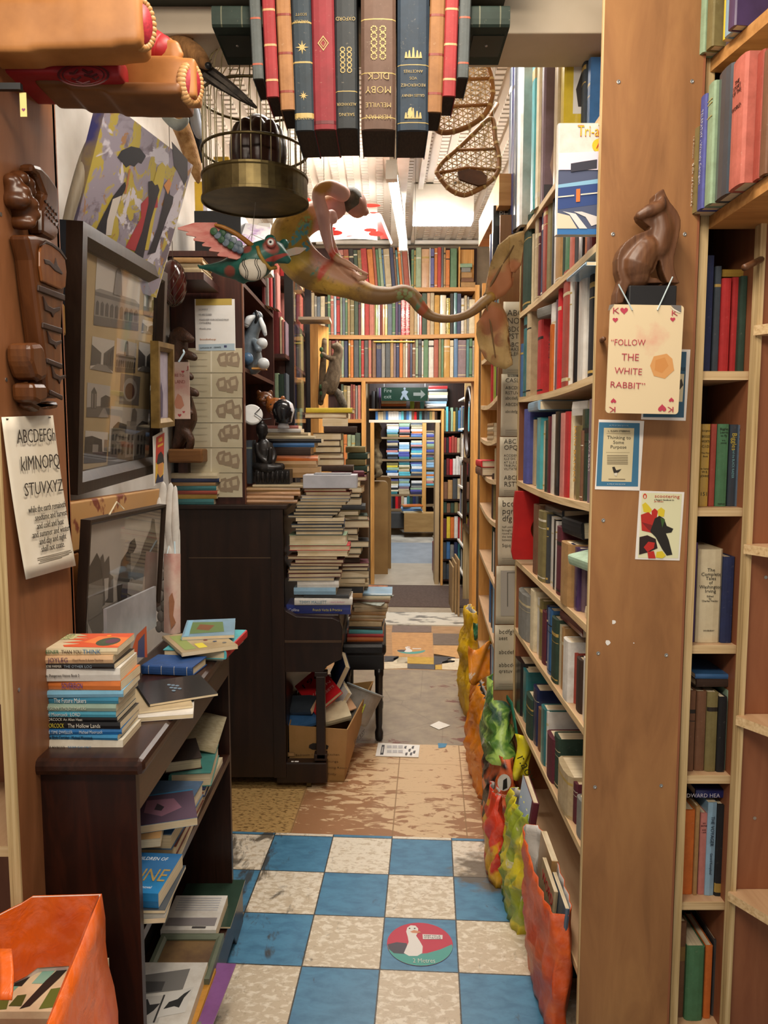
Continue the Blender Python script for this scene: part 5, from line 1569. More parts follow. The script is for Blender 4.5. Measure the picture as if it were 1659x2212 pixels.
def moulding(parent,M,w,h,fw,ft,mat,name='frame'):
 mb=MB()
 o=[(0,0),(w,0),(w,h),(0,h)]
 i=[(fw,fw),(w-fw,fw),(w-fw,h-fw),(fw,h-fw)]
 m=[(fw*.55,fw*.55),(w-fw*.55,fw*.55),(w-fw*.55,h-fw*.55),(fw*.55,h-fw*.55)]
 rings=[[(x,y,-.012)for x,y in o],[(x,y,ft)for x,y in o],[(x,y,ft)for x,y in m],[(x,y,ft*.45)for x,y in i],[(x,y,-.012)for x,y in i]]
 vs=[v for r in rings for v in r]
 fs=[]
 for k in range(4):
  for j in range(4):
   fs.append((k*4+j,k*4+(j+1)%4,(k+1)*4+(j+1)%4,(k+1)*4+j))
 mb.add(vs,[f[::-1]for f in fs],0,M)
 o_=mb.build(name,mat,parent)
 me=o_.data
 bm=bmesh.new()
 bm.from_mesh(me)
 bmesh.ops.recalc_face_normals(bm,faces=bm.faces[:])
 bm.to_mesh(me)
 bm.free()
 return o_
 # --- canvas with umbrellas
TL,TR,BL=P(240,222,2.10),P(421,360,2.62),P(140,580,2.12)
M,w,h=quad_frame(TL,TR,BL)
cv=thing('canvas_painting','frameless canvas of dark figures under umbrellas, tilted out above the collage frame','painting',tuple(BL))
def canvas_mat():
 m,nt,b=_new('umbrella_painting')
 v=_coord(nt)
 n=_noise(nt,v,7,4,.6,.6)
 col=_mix(nt,_thr(nt,n,.42,.47),'#756a76','#9a92a2')
 n2=_noise(nt,_coord(nt,(1.0,1.0,1.0)),9,4,.6,.8)
 col=_mix(nt,_thr(nt,n2,.53,.56),col,'#b8a545')
 n3=_noise(nt,_coord(nt,(1.3,1.3,1.1)),13,4,.6,.5)
 col=_mix(nt,_thr(nt,n3,.60,.63),col,'#a67a52')
 n4=_noise(nt,_coord(nt,(.9,.8,1.0)),10,4,.6,.7)
 col=_mix(nt,_thr(nt,n4,.58,.61),col,'#cfcad6')
 nt.links.new(col,b.inputs['Base Color'])
 b.inputs['Roughness'].default_value=.6
 return m
panel(M,w,h,.028,'canvas',canvas_mat(),cv)
panel(M@Matrix.Translation((0,0,-.0002)),.003,h,.0285,'painted_edge',plain('canvas_edge','#3a3a72',.6,col2='#8f7a3a',scale=9),cv,x0=-.003)
panel(M@Matrix.Translation((0,0,-.0002)),.003,h,.0285,'painted_edge',WHITEPAPER,cv,x0=w)
prints(cv,M,[([(258,345),(253,340),(262,325),(283,316),(302,320),(315,337),(310,346),(305,354),(298,351),(290,360),(281,356),(272,362),(265,352)],'#23252e'),([(370,305),(405,345),(405,385),(398,400),(384,370),(376,360)],'#23222e'),([(330,400),(340,360),(350,350),(358,360),(352,400),(335,460),(320,540),(304,540)],'#c2ad42'),([(205,500),(222,465),(243,425),(262,400),(270,392),(272,405),(262,425),(250,440),(238,480),(228,510)],'#1e1d28'),([(243,430),(262,422),(246,475),(240,508),(228,508),(231,475)],'#d0c8c0'),([(278,365),(282,364),(272,418),(268,418)],'#b07048'),([(304,440),(318,425),(340,425),(340,448),(325,450),(318,470),(300,545),(270,535),(285,505),(304,470)],'#a8323a'),([(320,392),(328,390),(334,400),(340,398),(344,410),(338,430),(324,480),(308,560),(290,545),(306,500),(320,440)],'#1e1b28'),([(360,402),(366,396),(366,420),(374,425),(372,440),(360,470),(335,545),(318,550),(340,490),(352,440)],'#1e1b28'),([(353,400),(364,385),(370,396),(362,420)],'#d08a4a')],name='paint')
# --- weathered pole behind it
mb=MB()
limb(mb,[(P(242,205,2.2),.012),(P(222,262,2.16),.016),(P(186,345,2.12),.018),(P(152,455,2.08),.014),(P(121,590,2.05),.007)],6)
tag(mb.build('wooden_pole',wood('grey_pole',[(.3,'#6a6052'),(.6,'#8f8470')],'z',3,.6,10),smooth=True),'curved weathered grey pole leaning behind the umbrella canvas','pole')
# --- collage frame
FRW=wood('frame_brown',[(.3,'#1a110c'),(.6,'#2a1d15'),(.8,'#38291f')],'z',5,.35,8)
TL,TR,BL=PX(181,492,-.775),PX(358,598,-.775),PX(143,1068,-.825)
M,w,h=quad_frame(TL,TR,BL)
cf=thing('framed_picture','large dark wooden frame of old town photographs on a tan mount','picture frame',tuple(BL))
moulding(cf,M,w,h,.055,.03,FRW)
mnt=panel(M,w-.08,h-.08,.004,'mount',plain('mount_tan','#9c8762',.8,col2='#927d58',scale=5),cf,.04,.04)
MB().box((.0,.0,-.035),(w,h,-.012),M=M).build('back_board',plain('frame_side','#1f2730',.5),cf)
def photo(parent,M,c,kind,rng):
 """Old black and white photograph with corners c = (tl, tr, br, bl) traced in the view."""
 tl,tr,br,bl=c
 def q(u,v):
  a=(tl[0]+(tr[0]-tl[0])*u,tl[1]+(tr[1]-tl[1])*u)
  b=(bl[0]+(br[0]-bl[0])*u,bl[1]+(br[1]-bl[1])*u)
  return(a[0]+(b[0]-a[0])*v,a[1]+(b[1]-a[1])*v)
 sky=rng.choice(['#9f988f','#928b83','#aaa39a'])
 s=[([q(0,0),q(1,0),q(1,1),q(0,1)],sky)]
 if kind=='arcade':
  s.append(([q(0,.62),q(1,.62),q(1,1),q(0,1)],'#4c4640'))
  s.append(([q(0,.48),q(.1,.44),q(.9,.44),q(1,.5),q(1,.86),q(0,.86)],'#8d857c'))
  s.append(([q(0,.50),q(1,.5),q(1,.56),q(0,.56)],'#4f4841'))
  for i in range(9):
   x=.03+i*.108
   s.append(([q(x,.66),q(x+.035,.62),q(x+.07,.66),q(x+.07,.84),q(x,.84)],'#2c2825'))
  s.append(([q(.44,.08),q(.5,.04),q(.56,.08),q(.6,.46),q(.4,.46)],'#7d766e'))
  s.append(([q(.46,.03),q(.5,.0),q(.54,.03),q(.55,.1),q(.45,.1)],'#3f3a35'))
 elif kind=='tower':
  s.append(([q(0,.72),q(1,.6),q(1,1),q(0,1)],'#6b635b'))
  s.append(([q(.18,.25),q(.3,.1),q(.42,.25),q(.42,.75),q(.18,.75)],'#4d4741'))
  s.append(([q(.22,.3),q(.26,.3),q(.26,.72),q(.22,.72)],'#99918a'))
  s.append(([q(.34,.3),q(.38,.3),q(.38,.72),q(.34,.72)],'#99918a'))
  s.append(([q(.6,.4),q(.8,.3),q(1,.35),q(1,.65),q(.6,.7)],'#3b3632'))
  s.append(([q(.5,1),q(.7,.72),q(.8,.72),q(.95,1)],'#a39b92'))
 elif kind=='corner':
  s.append(([q(0,.72),q(1,.68),q(1,1),q(0,1)],'#6f6760'))
  s.append(([q(.05,.35),q(.42,.3),q(.42,.8),q(.05,.74)],'#7c736a'))
  s.append(([q(.08,.33),q(.2,.24),q(.42,.28),q(.42,.36),q(.08,.4)],'#3e3833'))
  s.append(([q(.42,.22),q(.66,.22),q(.66,.8),q(.42,.82)],'#ada59b'))
  s.append(([q(.54,.02),q(.6,.0),q(.66,.06),q(.66,.22),q(.52,.22)],'#8b837a'))
  s.append(([q(.66,.34),q(1,.32),q(1,.74),q(.66,.8)],'#8d857b'))
  s.append(([q(.66,.3),q(.8,.2),q(1,.24),q(1,.34),q(.66,.36)],'#4a433d'))
  for x in(.08,.16,.24,.32,.46,.56,.70,.78,.86,.94):
   s.append(([q(x,.60),q(x+.045,.60),q(x+.045,.76),q(x,.76)],'#2e2a26'))
   s.append(([q(x,.44),q(x+.035,.44),q(x+.035,.53),q(x,.53)],'#3b3631'))
 elif kind=='street':
  s.append(([q(0,.25),q(.45,.45),q(.45,.8),q(0,.9)],'#4e4740'))
  s.append(([q(.55,.45),q(1,.15),q(1,.95),q(.55,.8)],'#5d554d'))
  s.append(([q(.3,.8),q(.7,.8),q(1,1),q(0,1)],'#8b837a'))
  for i in range(5):
   s.append(([q(.6+i*.08,.45-i*.04),q(.64+i*.08,.44-i*.04),q(.64+i*.08,.8),q(.6+i*.08,.8)],'#35302c'))
 elif kind=='oval':
  s[0]=(s[0][0],'#57504a')
  s.append(([q(.5+.36*math.cos(t*.3927),.5+.40*math.sin(t*.3927))for t in range(16)],'#a9a19a'))
  s.append(([q(.5+.25*math.cos(t*.3927),.55+.28*math.sin(t*.3927))for t in range(16)],'#5f3a32'))
 else:
  s.append(([q(0,.6),q(1,.66),q(1,1),q(0,1)],'#4c453f'))
  s.append(([q(0,.2),q(.3,.15),q(.75,.25),q(.8,.66),q(0,.66)],'#2f2b27'))
  s.append(([q(.35,.42),q(.6,.42),q(.6,.66),q(.35,.66)],'#a39b92'))
  s.append(([q(.85,.25),q(1,.25),q(1,.64),q(.85,.62)],'#8d857b'))
 s=s[:1]+[(p,'#'+''.join('%02x'%int(int(c[i:i+2],16)*.72)for i in(1,3,5)))for p,c in s[1:]]
 prints(parent,M,s,.0008,'photograph')
rg=random.Random(3)
for c,k in((((209,556),(303,600),(298,715),(201,702)),'arcade'),(((312,612),(342,632),(335,690),(309,680)),'tower'),(((308,690),(333,696),(329,724),(305,718)),'street'),(((199,726),(247,736),(243,806),(194,797)),'street'),(((252,730),(295,742),(291,806),(248,803)),'arcade'),(((300,738),(332,746),(330,806),(297,801)),'street'),(((188,826),(238,834),(236,902),(186,901)),'tower'),(((261,806),(303,814),(299,876),(257,872)),'oval'),(((184,930),(233,934),(229,998),(180,1001)),'gate'),(((239,877),(325,885),(318,1010),(231,1014)),'corner')):
 photo(mnt,M,c,k,rg)
MB().poly([(.045,.045,.012),(w-.045,.045,.012),(w-.045,h-.045,.012),(.045,h-.045,.012)],M=M).build('glass',GLASS,cf)
# --- cottage photograph in a slim frame
TL,TR,BL=PX(184,1123,-.70),PX(351,1089,-.70),PX(170,1415,-.725)
M,w,h=quad_frame(TL,TR,BL)
cp=thing('framed_picture','slim dark frame with an old photograph of a cottage lane, hung above the low bookcase','picture frame',tuple(BL))
moulding(cp,M,w,h,.014,.012,FRW)
panel(M,w-.02,h-.02,.004,'photograph',plain('photo_sky','#b8afa5',.6,col2='#aaa197',scale=3),cp,.01,.01)
prints(cp,M,[([(176,1400),(192,1330),(230,1310),(272,1285),(325,1305),(333,1316),(180,1405)],'#857c72'),([(192,1225),(209,1194),(222,1222),(232,1232),(232,1250),(191,1262)],'#4a433c'),([(191,1262),(226,1247),(226,1305),(190,1330)],'#6f675e'),([(190,1290),(222,1282),(220,1322),(189,1342)],'#8b8379'),([(216,1205),(222,1196),(225,1215),(235,1200),(237,1240),(244,1245),(244,1300),(226,1300)],'#57504a'),([(224,1250),(234,1248),(232,1292),(226,1300)],'#b0a89f'),([(252,1262),(262,1210),(275,1190),(280,1172),(290,1162),(294,1180),(284,1200),(280,1250),(272,1300),(254,1302)],'#2f2a26'),([(281,1195),(302,1193),(304,1230),(282,1256)],'#7d756b'),([(278,1245),(300,1205),(312,1170),(325,1140),(328,1120),(333,1122),(335,1148),(339,1170),(338,1242),(300,1255)],'#4f4841'),([(275,1258),(312,1245),(310,1300),(274,1282)],'#9a9288'),([(312,1245),(338,1236),(335,1305),(310,1300)],'#4b453f'),([(261,1275),(268,1275),(264,1320),(262,1320)],'#2a2622'),([(188,1345),(200,1372),(188,1372)],'#b8b0a6')],name='photograph_tone')
text_px(cp,M,'Bourton',(258,1333),(272,1326),.012,'#b5ada2')
MB().poly([(.012,.012,.005),(w-.012,.012,.005),(w-.012,h-.012,.005),(.012,h-.012,.005)],M=M).build('glass',GLASS,cp)
MB().tube([PX(236,1112,-.70),PX(252,1084,-.735),PX(268,1100,-.70)],.0022,6).build('hanging_cord',plain('cord_pale','#cbbd9f',.8),cp)
# slip of silver and orange picture under it
TL,TR,BL=PX(232,1378,-.66),PX(338,1318,-.66),PX(232,1420,-.66)
M,w,h=quad_frame(TL,TR,BL)
sp_=thing('framed_picture','silver framed picture with an orange and blue corner, behind the paperback stack','picture frame',tuple(BL))
panel(M,w,h+.07,.008,'picture',plain('silver_picture','#8f9096',.3,.3,col2='#b5b5ba',scale=8),sp_)
prints(sp_,M,[([(285,1402),(295,1372),(316,1352),(318,1420),(300,1420)],'#c4521f'),([(296,1420),(298,1385),(312,1368),(312,1420)],'#39406e')])
# --- board behind the cottage picture
TL,TR,BL=PX(145,1085,-.79),PX(340,1055,-.79),PX(150,1410,-.79)
M,w,h=quad_frame(TL,TR,BL)
wp_=thing('painted_board','scuffed ochre painted panel with red-brown worn edges behind the cottage picture','panel',tuple(BL))
panel(M,w,h,.02,'board',wood('panel_brown',[(.3,'#6a3f18'),(.6,'#8f5a26')],'z',3,.45,9),wp_)
panel(M@Matrix.Translation((0,h-.125,.014)),w,.125,.014,'top_rail',plain('ochre_rail','#b98d58',.55,col2='#7a3b26',scale=9,lo=.6,hi=.64),wp_,bevel=.004)
panel(M@Matrix.Translation((0,0,.012)),.05,h-.13,.012,'stile',wood('panel_brown',[],'z'),wp_,bevel=.004)
for k,(x,c)in enumerate(((.0,'#a9bcc0'),(-.03,'#d8d2c4'),(-.055,'#8c5a3a'))):
 o=panel(M@Matrix.Translation((x-.03,-.2,-.01-.004*k)),.022,h-.15,.012,'framed_picture',PRINT,None)
 o.color=lin(c)
 tag(o,'%s edge of a frame stacked against the wall beside the white post'%('pale blue','white','red-brown')[k],'picture frame')
 # --- white plaster wing and pink card
wg=thing('plaster_wing','white carved plaster wing of layered feathers beside the cottage picture','sculpture',tuple(P(362,1370,2.55)))
PL=plain('plaster','#e6e4e0',.55,col2='#cfccc6',scale=20)
rw=random.Random(5)
for i,(x0,y0,x1,y1,r)in enumerate(((352,1200,352,1042,13),(366,1210,368,1044,12),(380,1220,378,1050,9),(345,1180,343,1075,9),(358,1260,356,1110,14),(374,1270,374,1120,12),(349,1300,346,1150,10),(366,1310,364,1180,12),(380,1300,384,1140,8))):
 mb=MB()
 Y=2.56-.006*(i%4)
 limb(mb,[(P(x0,y0,Y),r*.5*Y/F),(P((x0+x1)/2-1,(y0+y1)/2,Y-.008),r*Y/F),(P(x1,y1+14,Y-.004),r*.6*Y/F),(P(x1+1,y1,Y),r*.15*Y/F)],4)
 for v in mb.v:
  v.y=Y+(v.y-Y)*.45
 mb.build('feather',PL,wg,smooth=True)
for i in range(7):
 for j in range(2):
  x,y=343+j*11+(i%2)*4,1222+i*22
  MB().ball(P(x,y,2.545-.004*i),(.012,.007,.02)).build('shingle_feather',plain('plaster_grey','#aaa8a4',.6,col2='#8f8d88',scale=20),wg,smooth=True)
pc=thing('card','curling pink and cream card tied in front of the white plaster wing','card',tuple(P(372,1365,2.42)))
def cardp(u,v):
 return tuple(P(354+36*u,1196+(170+4*math.sin(3*u))*v,2.44-.02*math.sin(math.pi*u)))
MB().grid(cardp,8,6).build('sheet',plain('card_pink','#dcc3b6',.7,col2='#c98e86',scale=10,lo=.45,hi=.7),pc,smooth=True)
mb=MB()
for pts in([(365,1290),(372,1280),(377,1300),(374,1330),(380,1345),(370,1358),(366,1330)],):
 mb.poly([tuple(P(x,y,2.416))for x,y in pts])
mb.build('print',PRINT,pc,color='#b07a5c')
MB().tube([P(378,1198,2.43),P(377,1170,2.46)],.003,6).tube([P(360,1200,2.43),P(365,1180,2.47)],.0015,6).build('string',plain('pale_string','#bcd3df',.6),pc)
# --- bowler hat postcard, gilt frame and wonderland card
TL,TR,BL=PX(336,940,-.77),PX(357,928,-.77),PX(333,1050,-.78)
M,w,h=quad_frame(TL,TR,BL)
bp_=thing('postcard','red and yellow postcard of a man in a bowler hat, beside the collage frame','postcard',tuple(BL))
panel(M,w,h,.002,'card',WHITEPAPER,bp_)
prints(bp_,M,[([(337,945),(355,934),(352,1040),(335,1044)],'#c0321f'),([(336,1000),(354,995),(352,1040),(335,1044)],'#d9ae35'),([(342,948),(350,943),(350,952),(342,956)],'#d9ae35'),([(340,962),(352,956),(352,961),(340,967)],'#d9ae35'),([(338,1002),(341,982),(347,975),(352,982),(354,1000),(346,1004)],'#1c1b1e'),([(341,1003),(352,998),(351,1022),(345,1030),(340,1018)],'#c98a4a'),([(335,1044),(340,1022),(345,1032),(352,1024),(352,1040)],'#232c4c')])
TL,TR,BL=PX(340,738,-.745),PX(374,746,-.745),PX(334,925,-.755)
M,w,h=quad_frame(TL,TR,BL)
gf=thing('framed_picture','narrow gilt frame with a misty purple figure, half behind the collage frame','picture frame',tuple(BL))
moulding(gf,M,w,h,.03,.015,plain('gilt','#8f7440',.4,.5,col2='#6c552b',scale=20))
panel(M,w-.04,h-.04,.004,'picture',plain('misty','#b9b0bd',.6,col2='#8f8698',scale=6),gf,.02,.02)
prints(gf,M,[([(342,905),(344,850),(348,825),(352,850),(351,900)],'#4a3f5a')])
wc=thing('card','pink playing-card sign about wonderland hung by string on the wooden carving','card',tuple(P(390,905,2.9)))
M=fm(P(372,905,2.92),(1,0,0),(0,0,1))
a,b=onplane(M,372,782),onplane(M,411,905)
panel(M,b.x,a.y,.003,'sheet',plain('card_pink','#dcc3b6'),wc)
text_px(wc,M,'J',(403,795),(408,795),.02,'#b0524e')
text_px(wc,M,'RE TO',(377,811),(397,811),.016,'#a5564e')
text_px(wc,M,'RLAND',(372,825),(399,825),.018,'#a5564e')
def heart(cx,cy,r,flip=1):
 return[(cx+r*16*math.sin(t)**3/16,cy-flip*r*(13*math.cos(t)-5*math.cos(2*t)-2*math.cos(3*t)-math.cos(4*t))/16)for t in[i*math.pi/10 for i in range(20)]]
prints(wc,M,[(heart(395,803,3.5),'#b8424c'),(heart(388,897,4),'#b8424c'),(heart(397,890,3),'#b8424c'),([(376,870),(384,850),(392,856),(398,876),(390,884),(380,882)],'#c98a70')])
MB().tube([P(386,782,2.915),P(398,762,2.93),P(396,756,3.5)],.0035,6).build('string',plain('pale_string','#bcd3df',.6),wc)
# --- calligraphy sheet pinned to the end panel
TL,TR,BL=PX(1,901,-.718),PX(112,897,-.718),PX(43,1252,-.718)
ps=thing('poster','cream calligraphy alphabet sheet pinned to the left plywood end panel','poster',tuple(BL))
M=fm(BL,(0,1,0),(0,0,1))
M.translation.x=-.718
cs=[onplane(M,x,y)for x,y in((1,901),(108,897),(150,1222),(43,1252))]
def sheetp(u,v):
 a=cs[0].lerp(cs[1],u)
 b=cs[3].lerp(cs[2],u)
 q=a.lerp(b,v)
 lift=.002+.028*max(0,u-.72)**1.5*(1-.4*v)+.010*v*v
 return tuple(M@Vector((q.x,q.y,lift)))
MB().grid(sheetp,14,12).build('sheet',PAPER,ps,smooth=True,solid=.0006)
def sheet_text(s,v,u0,u1,size,col='#3a342c'):
 a,b=Vector(sheetp(u0,v)),Vector(sheetp(min(u1,1.0),v))
 up=Vector(sheetp(u0,v-.05))-a
 L=fm(a+Vector((.0035,0,0)),b-a,up)
 text(s,L,size,PRINT,ps,'lettering',width=(b-a).length,color=col)
for s,v,u0,u1,sz in(('ABCDEFGh',.125,.20,.96,.040),('klMNOPQ',.29,.20,.97,.042),('STUVXYZ',.45,.20,.97,.038),('while the earth remaineth',.575,.22,.97,.020),('seedtime and harvest',.63,.32,.97,.020),('and cold and heat',.685,.33,.88,.020),('and summer and winter',.735,.22,.97,.020),('and day and night',.785,.33,.88,.020),('shall not cease.',.835,.34,.82,.020)):
 sheet_text(s,v,u0,u1,sz)
for v,u0,u1 in((.885,.26,.95),(.897,.26,.97),(.908,.3,.9),(.919,.27,.75)):
 a,b,c,d=(Vector(sheetp(u0,v)),Vector(sheetp(u1,v)),Vector(sheetp(u1,v+.005)),Vector(sheetp(u0,v+.005)))
 MB().poly([tuple(q+Vector((.0008,0,0)))for q in(a,d,c,b)]).build('small_print',PRINT,ps,color='#8d8575')
for u in(.09,.93):
 q=Vector(sheetp(u,.012))
 MB().box((q.x,q.y-.004,q.z-.0008),(q.x+.0015,q.y+.004,q.z+.0008)).build('staple',INK,ps)
 # --- carved wooden figure mounted on the end panel
tk=thing('wood_carving','tall carved wooden totem panel with grooved bands on the left plywood end','carving',tuple(PX(60,880,-.70)))
M=fm((-.721,1.5,1.7),(0,1,0),(0,0,1))
K=420/1630.0
def zz(pts):
 return[(x*K,330+y*K)for x,y in pts]
def carve(name,pts,t0,t1,mat,bevel=.006):
 q=[onplane(M,x,y)for x,y in zz(pts)]
 return MB().prism([(p.x,p.y)for p in q],t0,t1,M=M).build(name,mat,tk,bevel=bevel)
CW2=wood('carved_light',[(.25,'#583116'),(.5,'#764622'),(.75,'#8c5a2c')],'z',3,.26,7,1.0)
CWD=plain('carved_groove','#2d180c',.5)
carve('body',[(60,690),(150,690),(260,720),(350,800),(400,900),(410,1060),(385,1250),(370,1500),(365,1900),(370,2050),(340,2060),(260,2050),(235,1980),(215,1700),(180,1450),(140,1150),(110,900)],0,.038,CARVED,.008)
carve('face_panel',[(170,760),(230,750),(310,800),(375,890),(390,1000),(380,1130),(340,1150),(170,1080),(150,950),(150,830)],.038,.044,CW2,.003)
for y0,y1,x0,x1 in((1105,1160,150,385),(1420,1470,190,360),(1720,1765,228,362),(1985,2025,255,365)):
 carve('band',[(x0,y0),(x1,y0+85 if y0<1200 else y0+50),(x1,y1+85 if y0<1200 else y1+50),(x0,y1)],.036,.0415,CWD,.002)
for y,s in((1230,1.0),(1520,.85),(1810,.85)):
 x={1230:195,1520:232,1810:268}[y]
 carve('carved_motif',[(x,y-30),(x+45*s,y+50*s),(x+90*s,y+75*s),(x+150*s,y+60*s),(x+150*s,y+90*s),(x+105*s,y+110*s),(x+90*s,y+150*s),(x+70*s,y+110*s),(x+20*s,y+90*s)],.036,.0405,CWD,.001)
for pts in([(180,890),(230,900),(270,940),(285,880),(300,940),(350,1010),(340,1020),(280,990),(230,940),(190,930)],[(150,780),(200,735),(260,760),(330,810),(385,890),(378,900),(320,830),(250,780),(200,760)]):
 carve('groove',pts,.040,.0455,CWD,.001)
carve('side_paw',[(40,1600),(140,1590),(175,1650),(200,1800),(200,1890),(140,1920),(90,1890),(45,1750)],0,.05,CARVED,.014)
carve('side_paw',[(85,1930),(200,1930),(225,1990),(220,2080),(150,2110),(95,2080)],0,.045,CARVED,.012)
carve('foot',[(150,2060),(240,2110),(290,2090),(370,2080),(385,2140),(330,2150),(280,2130),(210,2170),(130,2130)],0,.03,CARVED,.01)
carve('crest',[(150,90),(220,110),(290,180),(370,290),(385,420),(380,700),(340,740),(230,680),(230,480),(260,350),(200,200),(150,160)],0,.030,CARVED,.01)
for i in range(5):
 for j in range(3):
  carve('chip',[(250+i*24+j*6,400+j*55+i*26),(264+i*24+j*6,396+j*55+i*26),(258+i*24+j*6,424+j*55+i*26)],.028,.0315,CWD,0)
mb=MB()
for(x,y,r,d)in((60,250,75,.02),(110,220,70,.022),(170,260,65,.02),(60,400,70,.03),(110,430,80,.034),(130,520,70,.034),(120,590,55,.03),(70,330,80,.03),(180,330,60,.02),(200,420,40,.015)):
 p=M@onplane(M,x*K,330+y*K)
 r_=r*K*1.55/F
 mb.ball(p+Vector((d*.5,0,0)),(d,r_,r_))
blob('animal_head',mb,CARVED,tk,.004,3)
# --- stuffed-toy figure lying along the top of the end panel
br=thing('bear_figure','large painted figure lying on its side at the top left, tan legs with red soles','figure',tuple(P(150,120,1.6)))
TAN=plain('figure_tan','#b57a42',.45,col2='#96602f',scale=9)
REDP=plain('figure_red','#a3242a',.45,col2='#8a1c22',scale=12)
SOLE=plain('sole_red','#b02a38',.5,col2='#8f2030',scale=40,stretch=(1,6,6))
def leg(pts,Y,name,flat=1.0):
 mb=MB()
 limb(mb,[(P(x,y,yy),r*yy/F)for x,y,yy,r in pts],6)
 return blob(name,mb,TAN,br,.006,3)
def roundbox(mb,c0,c1,n=4):
 pass
mb=MB()
for x,y,yy,r in((25,75,1.50,54),(80,70,1.50,53),(140,70,1.50,53),(200,66,1.50,54),(250,58,1.50,56),(284,52,1.50,55)):
 p=P(x,y,yy)
 k=r*yy/F
 mb.box((p.x-.05,p.y-k*.8,p.z-k*.98),(p.x+.05 if x<284 else p.x+.028,p.y+k*.8,p.z+k*.98))
o=blob('leg',mb,TAN,br,.007,10)
mb=MB()
for x,y,yy,r in((262,178,1.62,36),(310,176,1.62,39),(360,178,1.62,41),(398,180,1.62,40)):
 p=P(x,y,yy)
 k=r*yy/F
 mb.box((p.x-.04,p.y-k*.8,p.z-k*.98),(p.x+.03,p.y+k*.8,p.z+k*.98))
blob('leg',mb,TAN,br,.006,9)
def sole(cx,cy,rx,ry,Y,tilt):
 M=fm(P(cx,cy,Y),(.62,.78,0),(.08,0,1))
 k=Y/F
 MB().lathe([(1,0),(.9,.006),(.001,.008)],24,M@Matrix.Diagonal((rx*k,ry*k,1,1))).build('sole',SOLE,br,smooth=True)
 rf=MB()
 for i in range(26):
  a=i*2*math.pi/26
  q=M@Vector((rx*1.08*k*math.cos(a),ry*1.08*k*math.sin(a),-.004))
  rf.ball(q,(.011,.008,.008),n=8,k=6)
 rf.build('stitched_rim',plain('rim_tan','#c59a68',.5,col2='#a87844',scale=16),br,smooth=True)
sole(306,52,24,40,1.485,0)
sole(414,181,20,32,1.60,0)
mb=MB()
for x,y,yy,rx,rz in((60,158,1.6,60,26),(140,160,1.6,70,26),(215,168,1.6,60,24),(250,178,1.6,30,18)):
 p=P(x,y,yy)
 mb.box((p.x-rx*yy/F,p.y-.06,p.z-rz*yy/F),(p.x+rx*yy/F,p.y+.09,p.z+rz*yy/F))
blob('shirt',mb,REDP,br,.007,6)
mb=MB()
for x,y,yy in((150,196,1.62),(220,205,1.62),(300,214,1.62),(350,216,1.62)):
 p=P(x,y,yy)
 mb.box((p.x-.05,p.y-.05,p.z-.010),(p.x+.05,p.y+.07,p.z+.014))
blob('coat_hem',mb,plain('figure_brown','#7d4f28',.5,col2='#653d1c',scale=10),br,.006,5)
mb=MB()
p=P(348,112,1.66)
limb(mb,[(P(300,92,1.66),.036),(P(330,102,1.66),.034),(P(348,108,1.66),.030)],4)
mb.build('sleeve',REDP,br,smooth=True)
mb=MB()
for k in range(5):
 limb(mb,[(P(352,100+7*k,1.65),.010),(P(376,98+8*k,1.645),.010),(P(390-abs(k-2)*3,104+7*k,1.645),.007)],3)
mb.ball(P(362,112,1.66),(.022,.02,.028))
blob('hand',mb,TAN,br,.003,3)
MB().lathe([(.021,0),(.026,.010),(.024,.014),(.018,.014)],16,fm(P(346,108,1.66),(0,1,0),(0,0,1))).build('cuff',plain('cuff_pale','#d0a58c',.6),br,smooth=True)
# emblem oval on the shirt
for r0,r1 in((1.0,.9),(.82,.76)):
 mb=MB()
 c=P(180,162,1.535)
 for i in range(28):
  a0,a1=i*2*math.pi/28,(i+1)*2*math.pi/28
  mb.add([(c.x+.050*q*math.cos(a),c.y,c.z+.021*q*math.sin(a))for q,a in((r0,a0),(r0,a1),(r1,a1),(r1,a0))],[(0,1,2,3)])
 mb.build('emblem',PRINT,br,color='#4f1216')
mb=MB()
for i,(a,b_)in enumerate((((150,158),(168,150)),((155,170),(175,166)),((178,150),(200,154)),((182,162),(210,160)),((165,176),(195,176)),((200,168),(214,166)))):
 mb.tube([P(a[0],a[1],1.536),P((a[0]+b_[0])/2,(a[1]+b_[1])/2+5,1.536),P(b_[0],b_[1],1.536)],.0022,6)
mb.build('emblem',PRINT,br,color='#4f1216')
# bracket and price tag
tg=thing('price_tag','small yellow price tag with a heart hanging from the end panel top','tag',tuple(P(50,250,1.47)))
M=fm(P(44,252,1.47),(1,0,0),(0,0,1))
a=onplane(M,56,200)
panel(M,a.x,a.y,.0015,'card',plain('tag_yellow','#e2d488',.6),tg)
prints(tg,M,[(heart(51,237,4),'#8a3b6a')])
MB().box((-.722,1.462,P(42,202,1.48).z),(P(54,200,1.48).x,1.472,P(42,188,1.48).z)).build('clip',BLACK,tg)
